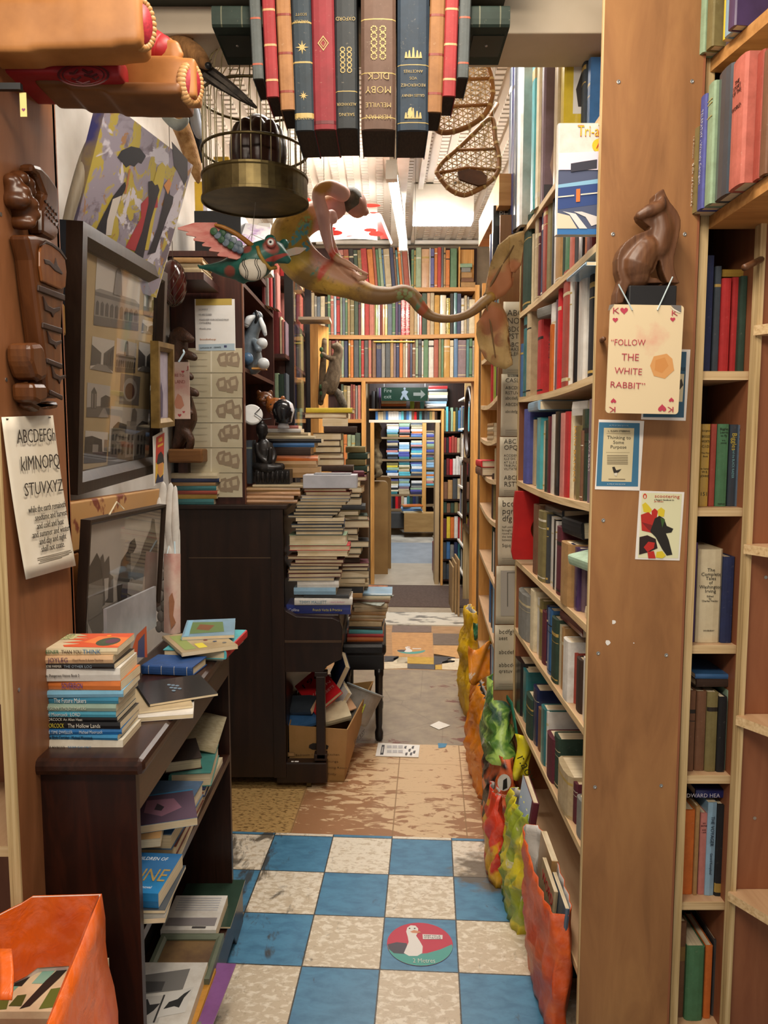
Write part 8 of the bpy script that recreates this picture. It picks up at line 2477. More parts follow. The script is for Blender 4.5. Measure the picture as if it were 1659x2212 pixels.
# orange-red bag at the foot of the aisle bookcase
def loop(c,rx,ry,n=10,z=None,rot=0,sq=.6):
 out=[]
 for i in range(n):
  a=2*math.pi*i/n+rot
  ca,sa=math.cos(a),math.sin(a)
  out.append(Vector((c[0]+rx*math.copysign(abs(ca)**sq,ca),c[1]+ry*math.copysign(abs(sa)**sq,sa),c[2])))
 return out
BAGR=bagmat('bag_orange_red','#d4561c',[('#e06a22',5,.5,.62),('#c04818',4,.56,.66)],rough=.4)
ra_=loop((.492,2.235,.40),.040,.235)
for p in ra_:
 p.z+=.05*(p.y-2.24)
sack('shopping_bag','orange-red shopping bag sagging against the foot of the aisle bookcase, nearest us','bag',loop((.496,2.20,0),.032,.165),ra_,BAGR,rows=16,amp=.007,f=34,bulge=.022,inner=BAGW,seed=3)
gbr='papers in the orange-red bag'
for i,(lab,col,y,t,s)in enumerate((('pale puzzle magazine with red lettering in the orange-red bag','beige',2.20,.012,'WORD'),('blue and grey magazine behind the puzzle magazine','blue grey',2.12,.012,''),('tan paperback pushed down in the orange-red bag','tan',2.36,.02,''))):
 b=book('magazine' if t<.015 else 'paperback_book',fm((.470+.014*i,y-.10,.115),(1,0,-.06),(0,1,.05)),t,.29,.17,col,'m' if t<.015 else 'p',lab,gbr)
 if s:
  w,h,d=b['dims']
  face_patch(b,[(.0,.0),(1,0),(1,.55),(0,.5)],'#7f7b80',side='far')
  face_patch(b,[(.1,.60),(.8,.6),(.8,.68),(.1,.68)],'rust red',side='far')
  text(s,fm((-.001,d*.88,h*.86),(0,-1,0),(0,0,1)),.045,PRINT,b,'cover_lettering',local=True,color='#b8242a')
  # yellow banana-print bag
BAGB=bagmat('bag_banana','#93a32c',[('#d2c428',7,.47,.53),('#4f5a1a',9,.57,.62),('#c9c2a0',12,.64,.68)],rough=.35)
sack('shopping_bag','green and yellow banana-print bag crumpled behind the orange-red one','bag',loop((.485,2.62,0),.045,.14),loop((.49,2.66,.40),.022,.12),BAGB,rows=14,amp=.014,f=42,bulge=.02,inner=BAGW,seed=4)
rb_=book('annual_book',fm((.478,2.53,.20),(1,0,-.12),(0,1,.06)),.022,.26,.20,'maroon','h','maroon book with a snowy blue cover leaning out of the banana-print bag',None)
face_patch(rb_,[(.1,0),(1,0),(1,1),(.1,1)],'#b9c9dd',side='far')
face_patch(rb_,[(.15,.1),(.5,.12),(.6,.3),(.4,.4),(.2,.3)],'#3a4a6a',side='far',eps=.001)
# big printed bag with the black patch
BAGC=bagmat('bag_printed','#d4622e',[('#1f1c1c',3.2,.545,.57),('#b8451a',9,.60,.68)],rough=.35)
BAGG=bagmat('bag_green_top','#4d7a2f',[('#9fc25a',9,.5,.56),('#1f4a38',6,.55,.6),('#e0e0d8',14,.66,.7)],rough=.4)
bgC,_,_=sack('shopping_bag','big bag printed orange and black with a green leafy top, middle of the row','bag',loop((.480,3.06,0),.05,.24),loop((.485,3.10,.44),.032,.2),BAGC,rows=14,amp=.012,f=30,bulge=.026,inner=BAGW,seed=5)
mb=MB()
lo,hi=loop((.475,3.14,.405),.060,.21),loop((.485,3.2,.66),.03,.10)
n=len(lo)
vs=[]
for r in range(9):
 for i in range(n):
  p=lo[i].lerp(hi[i],r/8)
  vs.append(p+crinkle(p,None,.012,40))
mb.add([tuple(v)for v in vs],[(r*n+i,r*n+(i+1)%n,(r+1)*n+(i+1)%n,(r+1)*n+i)for r in range(8)for i in range(n)])
mb.build('bag_top',BAGG,bgC,smooth=True,solid=.003)
BAGY=bagmat('bag_yellow','#d8cc1f',[('#b5ac18',8,.55,.65)],rough=.4)
mb=MB().grid(lambda u,v:tuple(P(1113+33*u+6*math.sin(5*v),1585+95*v+5*math.sin(4*u),2.86)+Vector((0,.015*math.sin(6*u+4*v),0))),8,10)
mb.build('yellow_flap',BAGY,bgC,smooth=True,solid=.003)
text('r.aoy',fm(P(1124,1632,2.83),(.5,0,-1),(1,0,.5)),.055,PRINT,bgC,'bag_lettering',color='#2a3018')
MB().tube([P(1090,1500,3.1),P(1105,1520,3.05),P(1112,1560,3.0),P(1118,1600,2.95)],.012,8,flat=.3).build('handle',plain('strap_green','#1f6a52',.5),bgC,smooth=True)
lg_=P(1090,1693,2.83)
MB().poly([(lg_.x+.026*math.cos(t*.3927),2.84,lg_.z+.034*math.sin(t*.3927))for t in range(16)]).build('bag_logo',PRINT,bgC,color='#d8d6d2')
MB().poly([(lg_.x-.006,2.838,lg_.z-.03),(lg_.x+.012,2.838,lg_.z-.02),(lg_.x+.010,2.838,lg_.z+.02),(lg_.x-.004,2.838,lg_.z+.01)]).build('bag_logo',PRINT,bgC,color='#1f1c1c')
text('discovery',fm((lg_.x-.035,2.838,lg_.z-.046),(1,0,-.15),(0,0,1)),.022,PRINT,bgC,'bag_lettering',color='#d8d6d2')
# red and yellow bag low beside it
BAGRY=bagmat('bag_red_yellow','#d23a1e',[('#e0a81f',5,.54,.58)],rough=.35)
sack('shopping_bag','small red and yellow bag squashed in front of the black-printed one','bag',loop((.445,2.86,0),.04,.10),loop((.435,2.90,.33),.014,.07),BAGRY,rows=12,amp=.01,f=40,bulge=.015,inner=BAGW,seed=6)
# far bags
BAGOY=bagmat('bag_amber','#e08a1c',[('#d2741a',6,.5,.6),('#e8d8c8',11,.66,.7)],rough=.35)
ob_,_,_=sack('shopping_bag','amber orange bag bulging at the foot of the lettered sheets','bag',loop((.485,3.75,0),.05,.30),loop((.49,3.75,.46),.02,.18),BAGOY,rows=14,amp=.016,f=34,bulge=.03,inner=BAGW,seed=7)
MB().grid(lambda u,v:tuple(P(1012+55*u,1395+75*v+12*math.sin(6*u),3.42)+Vector((0,.02*math.sin(7*u+5*v),0))),10,8).build('loose_flap',BAGOY,ob_,smooth=True,solid=.003)
BAGYY=bagmat('bag_sun_yellow','#e0b414',[('#c99a10',8,.55,.65)],rough=.4)
yb_,_,_=sack('shopping_bag','sun yellow bag with a crumpled top farthest along the row of bags','bag',loop((.545,4.75,0),.06,.25),loop((.54,4.7,.64),.018,.14),BAGYY,rows=14,amp=.02,f=30,bulge=.02,inner=BAGW,seed=8)
o=MB().grid(lambda u,v:tuple(P(1023+34*u,1345+34*v+5*math.sin(8*u),4.3)+Vector((0,.03*math.sin(9*u+5*v),0))),10,8).build('green_bag',bagmat('bag_dark_green','#1f5a38',[('#3f8a4a',14,.52,.58)]),None,smooth=True,solid=.004)
tag(o,'dark green plastic bag stuffed behind the sun yellow bag','bag')
# ------------------------------------------------------------------ things lying on the floor
def sticker(label,cx,cy,left,right,top,bot,fine=True):
 c=PZ(cx,cy,.0015)
 rx=(PZ(right,cy,0).x-PZ(left,cy,0).x)/2
 t=thing('floor_sticker',label,'sticker',tuple(c),'round distancing stickers on the floor')
 M=Matrix.Translation(c)
 lays=[]
 def disc(pts,col,k):
  lays.append(([(p[0]*rx,p[1]*rx,.0003*k)for p in pts],col))
 circ=[(math.cos(a*math.pi/20),math.sin(a*math.pi/20))for a in range(40)]
 MB().lathe([(rx,-.001),(rx,0)],40,M).build('disc',plain('sticker_red','#b83a50',.45),t)
 disc(circ,'#b8384e',1)
 disc([(-.99,-.1),(-.7,-.35),(-.2,-.5),(.2,-.45),(.6,-.28),(.97,-.05),(.98,-.18)]+[(math.cos(a),math.sin(a))for a in[-.3-i*.13 for i in range(20)]],'#4f9a92',2)
 disc([(-.98,-.05),(-.7,.05),(-.4,.0),(-.35,-.5),(-.8,-.45),(-.95,-.25)],'#4a4550',3)
 disc([(-.40,.55),(-.36,.75),(-.25,.86),(-.1,.84),(-.02,.7),(-.04,.5),(-.1,.35),(.0,.1),(.08,-.15),(.05,-.45),(-.1,-.58),(-.35,-.58),(-.5,-.45),(-.42,-.2),(-.34,.05),(-.36,.3)],'#d9d6d2',4)
 disc([(-.16,.62),(.02,.56),(.06,.50),(-.05,.47),(-.2,.48),(-.28,.54)],'#c98a6a',5)
 for ex in(-.29,-.13):
  disc([(ex+.03*math.cos(a*.785),.70+.03*math.sin(a*.785))for a in range(8)],'#1f1c20',5)
 disc([(.1,.18),(.70,.18),(.72,.38),(.1,.42)],'#d5d2ce',5)
 inks('sticker_print',t,lays,M,Vector((0,0,1)))
 if fine:
  text('KEEP YOUR',fm(M@Vector((.14*rx,.345*rx,.0018)),(1,-.06,0),(0,1,0)),.010,PRINT,t,'sticker_lettering',color='#5a3a44',width=.5*rx)
  text('DISTANCE',fm(M@Vector((.14*rx,.25*rx,.0018)),(1,-.06,0),(0,1,0)),.010,PRINT,t,'sticker_lettering',color='#5a3a44',width=.5*rx)
  text('2 Metres',fm(M@Vector((-.25*rx,-.80*rx,.0018)),(1,0,0),(0,1,0)),.030,PRINT,t,'sticker_lettering',color='#d9e2dc',width=.65*rx)
 return t
sticker('round red and teal sticker with a white gull on a blue tile near us',907,2038,836,978,1986,2088)
sticker('round gull sticker on the orange floor tile before the far doorway',888,1404,857,919,1395,1414,False)
sticker('small red sticker on the beige floor beyond the doorway',870,1246,853,887,1242,1250,False)
def onfloor(pts,z=.004):
 return[tuple(PZ(x,y,z))for x,y in pts]
lf2=thing('leaflet','pale printed leaflet lying on the worn wooden floor by the piano stool','leaflet',tuple(PZ(860,1620,0)))
M=Matrix.Translation((0,0,.004))
MB().poly(onfloor([(811,1633),(904,1636),(907,1610),(817,1605)])).build('sheet',WHITEPAPER,lf2,solid=.004)
def fprint(parent,shapes,z=.0066):
 inks('print',parent,[(onfloor(pts,z+.0002*i),c)for i,(pts,c)in enumerate(shapes)],None,Vector((0,0,1)))
fprint(lf2,[([(821,1630),(828,1630),(831,1609),(825,1609)],'#2c2b2e'),([(823.5,1626),(826.5,1626),(828.5,1613),(826,1613)],'#b9b7b4')]+[([(x,y),(x+10,y),(x+10,y+6),(x,y+6)],'#b5b3b4')for x in(836,848,860)for y in(1610,1620)]+[([(x,y),(x+5,y-1),(x+3,y+5),(x-1,y+4)],'#5a585c')for x,y in((874,1612),(883,1618),(890,1612),(876,1626),(886,1626),(893,1622))])
o=MB().poly(onfloor([(928,1567),(948,1576),(973,1567),(948,1558)],.003)).build('paper_note',WHITEPAPER,None,solid=.002)
tag(o,'small white square of paper lying cornerwise on the grey floor','paper')
# ------------------------------------------------------------------ on the bare end panel: cat, rabbit sign, book postcards
FYP=1.945
M=fm((0,FYP,0),(1,0,0),(0,0,1))
ct_=thing('cat_statue','carved teak cat with its head turned, sitting on a black block pegged to the panel','statue',tuple(P(1400,650,1.89)))
CTY=1.895
KC=1659-1240
ol=[(745,125),(768,185),(803,248),(857,312),(888,380),(890,450),(875,540),(855,620),(832,720),(836,800),(855,870),(882,928),(778,928),(735,830),(718,750),(702,672),(690,770),(664,830),(612,874),(690,885),(742,928),(455,938),(442,970),(400,1100),(332,1110),(340,1010),(375,910),(350,820),(348,720),(370,650),(420,580),(500,520),(600,482),(642,462),(598,430),(545,382),(528,335),(560,303),(622,268),(665,225),(668,178),(700,150)]
q=[P(1240+x*KC/1659,380+y*KC/1659,CTY)for x,y in ol]
mb=MB().prism([(p.x,p.z)for p in q],CTY-.018,CTY+.022,M=Matrix(((1,0,0,0),(0,0,1,0),(0,1,0,0),(0,0,0,1))))
chain(mb,[(1424,470,CTY,22),(1430,500,CTY,25),(1420,540,CTY,26)],3)
chain(mb,[(1396,540,CTY,30),(1374,575,CTY,37),(1374,598,CTY,30)],3)
chain(mb,[(1432,428,CTY-.02,4),(1426,446,CTY-.02,13),(1402,456,CTY-.018,14),(1382,466,CTY-.016,10)],3)
blob('body',mb,CATW,ct_,.0026,4)
a,b=P(1358,660,CTY-.03),P(1463,616,CTY-.03)
MB().box((a.x,CTY-.03,P(1400,690,CTY).z),(b.x,1.949,b.z)).build('black_block',plain('block_black','#19191c',.5),ct_,bevel=.003)
for x,y in((1304,732),):
 pg=MB().tube([P(x,y,1.90),P(x-4,y+3,1.949)],.006,10).build('peg',CATW,None,smooth=True)
 tag(pg,'short wooden peg sticking out beside the rabbit sign','peg')
pg=MB().tube([P(1608,578,1.84),P(1645,560,1.925)],.008,10).build('peg',CATW,None,smooth=True)
tag(pg,'brown wooden peg on the narrow upright at the upper right','peg')
sg=thing('hanging_sign','hanging playing-card sign that tells you to follow the white rabbit','sign',tuple(P(1392,895,1.86)))
SY_=1.860
TL,TR,BL=P(1313,657,SY_),P(1472,660,SY_),P(1308,892,SY_)
Ms,w,h=quad_frame(TL,TR,BL)
def rounded(w,h,r,n=5):
 pts=[]
 for cx,cy,a0 in((w-r,r,-90),(w-r,h-r,0),(r,h-r,90),(r,r,180)):
  for k in range(n+1):
   a=math.radians(a0+90*k/n)
   pts.append((cx+r*math.cos(a),cy+r*math.sin(a)))
 return pts
MB().prism(rounded(w,h,.008),-.004,0,M=Ms).build('board',plain('sign_card','#dcc9a4',.55,col2='#d8a98e',scale=11,lo=.56,hi=.74),sg)
prints(sg,Ms,[(heart(1348,671,8.5),'#b5384e'),(heart(1329,691,6),'#b5384e'),(heart(1453,690,5.5),'#b5384e'),(heart(1325,866,6,-1),'#b5384e'),(heart(1450,864,5.5,-1),'#b5384e'),(heart(1430,882,9,-1),'#b5384e'),([(1316,659),(1327,657),(1318,668),(1313,672)],'#7d746a'),([(1448,659),(1471,660),(1471,674),(1462,672)],'#6d6a68'),([(1446,662),(1471,676),(1466,676),(1455,671)],'#ddd6c4')],.0006)
for s,a,b,sz,c in(('K',(1322,672),(1336,672),.020,'#b5384e'),('K',(1449,677),(1462,677),.018,'#b5384e'),('\u201cFOLLOW',(1319,740),(1393,741),.021,'#b5384e'),('THE',(1342,772),(1379,773),.024,'#b5384e'),('WHITE',(1327,801),(1386,804),.022,'#b5384e'),('RABBIT\u201d',(1317,831),(1391,835),.021,'#b5384e')):
 text_px(sg,Ms,s,a,b,sz,c,.0012,'sign_lettering')
for a,b in(((1331,884),(1317,884)),((1456,884),(1443,884))):
 text_px(sg,Ms,'K',a,b,.019,'#b5384e',.0012,'sign_lettering')
prints(sg,Ms,[([(1412,770),(1440,764),(1452,775),(1456,800),(1436,818),(1412,812),(1404,790)],'#d0975a'),([(1416,778),(1436,772),(1444,790),(1430,806),(1414,800)],'#c98a4a')],.0006,'watercolour_stain')
for a,b in(((1366,670),(1336,614)),((1420,670),(1453,598))):
 MB().tube([P(a[0],a[1],SY_-.002),P(b[0],b[1],CTY-.028)],.0017,8).build('string',plain('string_pale','#b9cbd0',.5),sg)
def postcard(label,tl,tr,bl,Y):
 t=thing('postcard',label,'postcard',tuple(P(bl[0],bl[1],Y)))
 M,w,h=quad_frame(P(tl[0],tl[1],Y),P(tr[0],tr[1],Y),P(bl[0],bl[1],Y))
 MB().box((0,0,-.001),(w,h,0),M=M).build('card',WHITEPAPER,t)
 return t,M
pc1,M1=postcard('postcard of a blue-bordered book cover about thinking, on the end panel',(1289,906),(1387,909),(1285,1057),1.9485)
prints(pc1,M1,[([(1294,912),(1382,914),(1378,1051),(1288,1050)],'#3a7396'),([(1304.5,924),(1370,925),(1364,1041),(1299,1040)],'#d3c6a0'),([(1310,936),(1362,936.5),(1362,937.2),(1310,936.8)],'#8a7d60'),([(1309,977),(1360,977.5),(1360,978.2),(1309,977.8)],'#8a7d60')]+[([(1311,983+3.6*i),(1356,983.4+3.6*i),(1356,984.9+3.6*i),(1311,984.5+3.6*i)],'#7a6d54')for i in range(6)]+[([(1322,1009),(1327,1008),(1331,1016),(1342,1013),(1338,1018),(1333,1022),(1328,1026),(1325,1020)],'#2b2620'),([(1326,1022),(1333,1021),(1332,1028),(1327,1027)],'#d9d2c0'),([(1314,1034),(1350,1034.5),(1350,1036),(1314,1035.5)],'#7a6d54')],.0004)
for s,a,b,sz,c in(('L. SUSAN STEBBING',(1313,931),(1360,931.5),.006,'#3b352a'),('Thinking to',(1311,945),(1362,946),.012,'#2d2820'),('Some',(1324,955.5),(1347,956),.012,'#2d2820'),('Purpose',(1318,965.5),(1352,966),.012,'#2d2820'),('A PELICAN BOOK',(1316,919.5),(1358,920),.006,'#9fc0d2'),('A PELICAN BOOK',(1311,1046),(1351,1046.4),.006,'#b9d2e0')):
 text_px(pc1,M1,s,a,b,sz,c,.0009)
pc2,M2=postcard('postcard of a dark blue book cover half hidden behind the rabbit sign',(1391,752),(1488,755),(1385,906),1.9487)
prints(pc2,M2,[([(1396,758),(1483,760),(1477,902),(1389,901)],'#2c5670'),([(1405,805),(1478,808),(1474,868),(1400,866)],'#cbbf9c'),([(1464,826),(1472,818),(1476,832),(1468,842)],'#3a342a')],.0004)
text_px(pc2,M2,'SQUARE',(1440,796),(1480,798),.012,'#17303f',.0009)
pc3,M3=postcard('postcard of a scootering handbook cover with red, yellow and black riders',(1382,1060),(1479,1063),(1372,1208),1.9485)
prints(pc3,M3,[([(1387,1064.5),(1473,1067),(1465,1206),(1378,1205)],'#dcdcb6'),([(1393+4.2*math.cos(t*.3927),1072+6*math.sin(t*.3927))for t in range(16)],'#c8402a'),([(1393+1.8*math.cos(t*.3927),1073+3.8*math.sin(t*.3927))for t in range(16)],'#e2dcc0'),([(1387,1090),(1394,1085),(1401,1092),(1408,1101),(1404,1108),(1390,1106)],'#d8c22e'),([(1407,1104),(1414,1098),(1421,1104),(1418,1120),(1408,1118)],'#b8261f'),([(1420,1102),(1428,1096),(1436,1102),(1434,1116),(1422,1116)],'#d8c22e'),([(1384,1112),(1400,1106),(1412,1116),(1422,1130),(1430,1152),(1424,1160),(1404,1150),(1386,1146)],'#b3281f'),([(1386,1128),(1408,1134),(1426,1158),(1416,1154),(1400,1144)],'#7d1c18'),([(1414,1120),(1424,1114),(1434,1120),(1440,1136),(1454,1142),(1450,1150),(1438,1152),(1444,1166),(1448,1182),(1452,1198),(1440,1200),(1430,1186),(1416,1160),(1404,1148)],'#1f1c18'),([(1381,1160),(1398,1156),(1416,1164),(1420,1184),(1402,1192),(1380,1198)],'#2a1512'),([(1390,1182),(1400,1170),(1414,1172),(1412,1184),(1398,1192)],'#b8261f'),([(1398,1192),(1412,1190),(1416,1206),(1400,1206)],'#b8261f'),([(1418,1192),(1430,1190),(1438,1200),(1430,1206),(1416,1204)],'#d8c22e'),([(1426,1118),(1436,1122),(1430,1140)],'#3a5a2a')],.0004)
for s,a,b,sz,c in(('scootering',(1413.5,1071.5),(1467,1073),.012,'#c8402a'),('a Penguin Handbook 5/-',(1413,1079.5),(1456,1080.5),.0055,'#2a2620'),('Jan Stevens',(1413,1083),(1433,1083.5),.005,'#c8402a')):
 text_px(pc3,M3,s,a,b,sz,c,.0012)
 # ------------------------------------------------------------------ lettering sheets on the end of the second aisle bookcase
gsx='lettering specimen sheets on the end of the second bookcase'
SYY=3.078
M=fm((0,SYY,0),(1,0,0),(0,0,1))
sheets=[(1085,652,1140,815,[('ABCDEF',677,.034),('NOPQRS',694,.034),('BDOQGC',712,.030),('PSTUVW',727,.030),('ABCDEFG',745,.024),('AAKBSC',755,.020),('MLEFH',765,.020)],'rounded capitals, topmost of the column'),(1081,808,1138,942,[('CASLON',822,.024),('ABCDEFGH',838,.018),('RSTUV',849,.018),('abcdefghij',860,.018),('ABCDEFG',874,.017),('abcdefgh',889,.016)],'plain book capitals, second of the column'),(1078,944,1136,1072,[('ABCD',954,.026),('OPQR',967,.026),('ACCIDENT',984,.013),('ILLE DIC',991,.013),('AT ILLE D',999,.013),('TRIBUNUS',1006,.013),('VILITATES',1013,.013),('ABCDE',1032,.024),('RSTV',1046,.028)],'roman capitals, third of the column'),(1074,1074,1132,1220,[('bcd',1088,.036),('pqrst',1104,.034),('dfg',1120,.034),('half uncial',1138,.012),('brought per',1145,.012),('round upri',1152,.012),('she letters o',1159,.012),('between',1166,.012),('Sqpq',1178,.018)],'curling minuscules, fourth of the column'),(1070,1222,1128,1348,[],'a pale framed panel, fifth of the column'),(1067,1350,1124,1490,[('bcdfgh',1364,.026),('aest',1378,.022),('abcdefgh',1408,.024),('abbcde',1436,.024),('qrstuv',1449,.022)],'black-letter minuscules, lowest of the column')]
for i,(x0_,y0_,x1_,y1_,lines,lab)in enumerate(sheets):
 t=thing('lettering_sheet','specimen sheet with %s on the bookcase end'%lab,'sheet',tuple(P(x0_,y1_,SYY)),gsx)
 a,b=onplane(M,x0_,y1_),onplane(M,x1_,y0_)
 mb=MB().grid(lambda u,v:(a.x+(b.x-a.x)*u+(.012*max(0,v-.8)if i==3 else 0),b.y+(a.y-b.y)*v,.001+(.03*max(0,.25-u)*(1 if i in(3,4)else.2))*(v if i==3 else 1-v)),8,6,M=M)
 mb.build('sheet',plain('specimen_paper','#c6bca6',.8,col2='#b5ab93',scale=5),t,smooth=True,solid=.0008)
 for s,y,sz in lines:
  q=onplane(M,x0_+10,y)
  text(s,M@Matrix.Translation((q.x,q.y,.0045)),sz,PRINT,t,'lettering',color='#3b352c',maxw=.12)
 sh=[]
 if not lines:
  sh+=[([(1081,1232),(1128,1232),(1128,1330),(1081,1330)],'#a09a90'),([(1095,1236),(1097,1236),(1097,1310),(1095,1310)],'#5a554c'),([(1095,1236),(1128,1236),(1128,1237.5),(1095,1237.5)],'#5a554c')]
 else:
  for yy in(.90,.93,.96):
   y=y0_+(y1_-y0_)*yy
   sh.append(([(x0_+10,y),(x1_-10,y),(x1_-10,y+1),(x0_+10,y+1)],'#8d8575'))
 prints(t,M,sh,.0045)
 # ------------------------------------------------------------------ passage between the two doorways
RP=random.Random(31)
mir=thing('oval_mirror','dark oval framed mirror hung on the passage wall beyond the doorway','mirror',(.80,7.9,1.7))
MX=.885
def silver():
 m,nt,b=_new('mirror_silver')
 b.inputs['Metallic'].default_value=1
 b.inputs['Roughness'].default_value=.04
 b.inputs['Base Color'].default_value=(.8,.8,.8,1)
 return m
SILVER=silver()
PXW=.86
c=Vector((.835,7.62,P(1005,912,7.6).z))
M=fm(c,(0,-1,0),(0,0,1))
ry=(P(1005,838,7.6).z-P(1005,986,7.6).z)/2
rx=.27
MB().tube([M@Vector((rx*math.cos(t*math.pi/20),ry*math.sin(t*math.pi/20),0))for t in range(40)],.022,10,closed=True).build('frame',plain('mirror_frame','#2a1a12',.3),mir,smooth=True)
MB().poly([(rx*math.cos(t*math.pi/20),ry*math.sin(t*math.pi/20),.0)for t in range(40)],M=M).build('glass',SILVER,mir)
m2=thing('tall_mirror','dark framed tall mirror standing under the oval one in the passage','mirror',(.83,7.6,.8))
zt_,zb_=P(1005,990,7.5).z,P(1005,1150,7.5).z
M=fm((.835,7.95,zb_),(0,-1,0),(0,0,1))
moulding(m2,M,.62,zt_-zb_,.05,.02,plain('mirror_frame','#2a1a12',.3))
MB().poly([(.05,.05,0),(.57,.05,0),(.57,zt_-zb_-.05,0),(.05,zt_-zb_-.05,0)],M=M).build('glass',SILVER,m2)
for lab,x,y0,y1,za,zb in(('dark framed mirror on the near side of the passage behind the book piles',-.215,7.35,7.9,.55,1.62),):
 m3=thing('tall_mirror',lab,'mirror',(x,7.6,za))
 M=fm((x,y0,za),(0,1,0),(0,0,1))
 moulding(m3,M,y1-y0,zb-za,.05,.02,plain('mirror_frame','#2a1a12',.3))
 MB().poly([(.05,.05,0),(y1-y0-.05,.05,0),(y1-y0-.05,zb-za-.05,0),(.05,zb-za-.05,0)],M=M).build('glass',SILVER,m3)
rd=MB().lathe([(.10,0),(.115,.006),(.11,.012),(.001,.012)],30,fm((-.215,7.45,1.95),(0,1,0),(0,0,1))@Matrix.Diagonal((1.3,2.1,1,1))).build('oval_plaque',plain('plaque_wood','#a07a54',.5))
tag(rd,'pale oval wooden plaque hanging inside the doorway','plaque')
# white-shelved bookcase along the passage
pw=thing('bookcase','pale-shelved bookcase along the passage beyond the far doorway','bookcase',(1.0,8.3,0))
PSZ=[.25,.55,.86,1.17,1.48,1.80,2.12]
for z in PSZ:
 MB().box((.835,8.0,z-.02),(1.15,8.72,z)).build('shelf',WHITEP,pw)
MB().box((.83,7.98,0),(1.15,8.0,2.4)).build('side_panel',PLYEDGE,pw)
MB().box((1.15,7.98,0),(1.17,8.72,2.4)).build('back_panel',DARKW,pw)
gpw='books in the passage bookcase'
for k,z in enumerate(PSZ[:-1]):
 y=8.05
 i=0
 while y<8.66:
  w=RP.uniform(.03,.055)
  c=RP.choice(['navy','black','maroon','white','olive','red','dark green','grey','tan'])
  book('shelved_book',fm((.86,y+w,z+.001),(0,-1,0),(1,0,0)),w-.001,RP.uniform(.2,.27),.16,c,'h','%s book in the passage bookcase, shelf %s up, %s from us'%(c,ordinal(k),ordinal(i)),gpw,parts=False)if i%2==0 or k in(2,3,4)else None
  y+=w
  i+=1
for i,(y,t)in enumerate(((7.35,4),(7.45,1),(7.55,-2))):
 o=MB().box((.70-.018*i,y-.20,0),(.714-.018*i,y+.22,.55-.05*i)).build('board',plain('raw_board','#a58a62',.7,col2='#94784f',scale=4))
 tag(o,'raw board leaning at the foot of the passage wall, %s of three'%ordinal(2-i),'board','raw boards leaning in the passage')
 # dark bookcase facing us at the end of the passage
db=thing('bookcase','dark bookcase facing us beside the inner doorway','bookcase',(.80,8.9,0))
dx0,dx1=P(958,1000,8.75).x,P(992,1000,8.75).x
DZ=[P(970,y,8.75).z for y in(1252,1208,1163,1108,1078,1026,978,932)]
for z in DZ:
 MB().box((dx0,8.75,z-.02),(dx1+.1,9.0,z)).build('shelf',DARKW,db)
MB().box((dx0-.025,8.74,0),(dx0,9.02,P(960,885,8.75).z)).build('upright',PINE,db)
MB().box((dx0,9.0,0),(dx1+.1,9.02,2.3)).build('back_panel',DARKW,db)
gdb='books in the dark bookcase beside the inner doorway'
rows=[['dark grey','slate','blue','dark green','grey'],['slate','blue','grey','navy','teal'],['maroon','yellow','orange','white','red'],['dark green','brown','dark green','olive','brown'],['brown','tan','dark grey','beige'],['black','dark red','bright red','white','white','white'],['dark red','black','red','rust red','rust red','beige','grey'],['olive','cyan','dark brown','pale green','mustard','dark green','blue','pale blue']]
for k,(z,cs)in enumerate(zip(DZ,rows)):
 w=(dx1+.04-dx0)/len(cs)
 hh=((DZ[k+1]-z)if k<7 else.32)-.03
 for i,c in enumerate(cs):
  book('shelved_book',fm((dx0+i*w,8.77,z+.001),(1,0,0),(0,1,0)),w-.002,max(.08,hh*RP.uniform(.75,.98)),.16,c,'h','%s book beside the inner doorway, shelf %s up, %s from the jamb'%(c,ordinal(k),ordinal(i)),gdb,parts=False)
top_row=['tan','blue','cyan','pale blue','cream','cream','navy','pale green']
z=P(970,932,8.75).z
jamb=thing('bookcase','shelves of books built over the inner doorway','bookcase',(.25,8.95,2.0))
iz1,iz2=P(880,907,8.8).z,P(880,883,8.8).z
ix0,ix1=P(797,900,8.8).x,P(952,900,8.8).x
MB().box((ix0,8.80,iz1-.03),(ix1,9.05,iz1)).build('shelf',CREAM,jamb)
MB().box((ix0,8.80,iz2-.02),(P(960,900,8.8).x,9.05,iz2)).build('shelf',PINEX,jamb)
MB().box((P(800,900,8.8).x,8.80,0),(P(808,900,8.8).x,9.05,iz1-.03)).build('upright',PINE,jamb)
MB().box((P(941,900,8.8).x,8.80,0),(P(950,900,8.8).x,9.05,iz1-.03)).build('upright',wood('cream_jamb',[(.3,'#a08a66'),(.7,'#b89f78')],'z',3,.6,10),jamb)
MB().box((ix0,9.05,iz1-.03),(1.2,9.07,2.6)).build('back_panel',DARKW,jamb)
gj='books over the inner doorway'
cols=['blue','beige','beige','grey','blue','white','white','white','white','pale blue','cyan','slate','blue','pale blue','brown','bright red','black','teal','black','dark grey','slate','olive','tan','dark brown']
w=(P(945,900,8.8).x-P(811,900,8.8).x)/len(cols)
for i,c in enumerate(cols):
 book('paperback_book',fm((P(811,900,8.8).x+i*w,8.82,iz1+.001),(1,0,0),(0,1,0)),w-.001,(iz2-iz1-.02)*RP.uniform(.85,.98),.15,c,'p','%s paperback in the row over the inner doorway, %s along'%(c,ordinal(i)),gj,parts=False)
gj2='books around the exit sign'
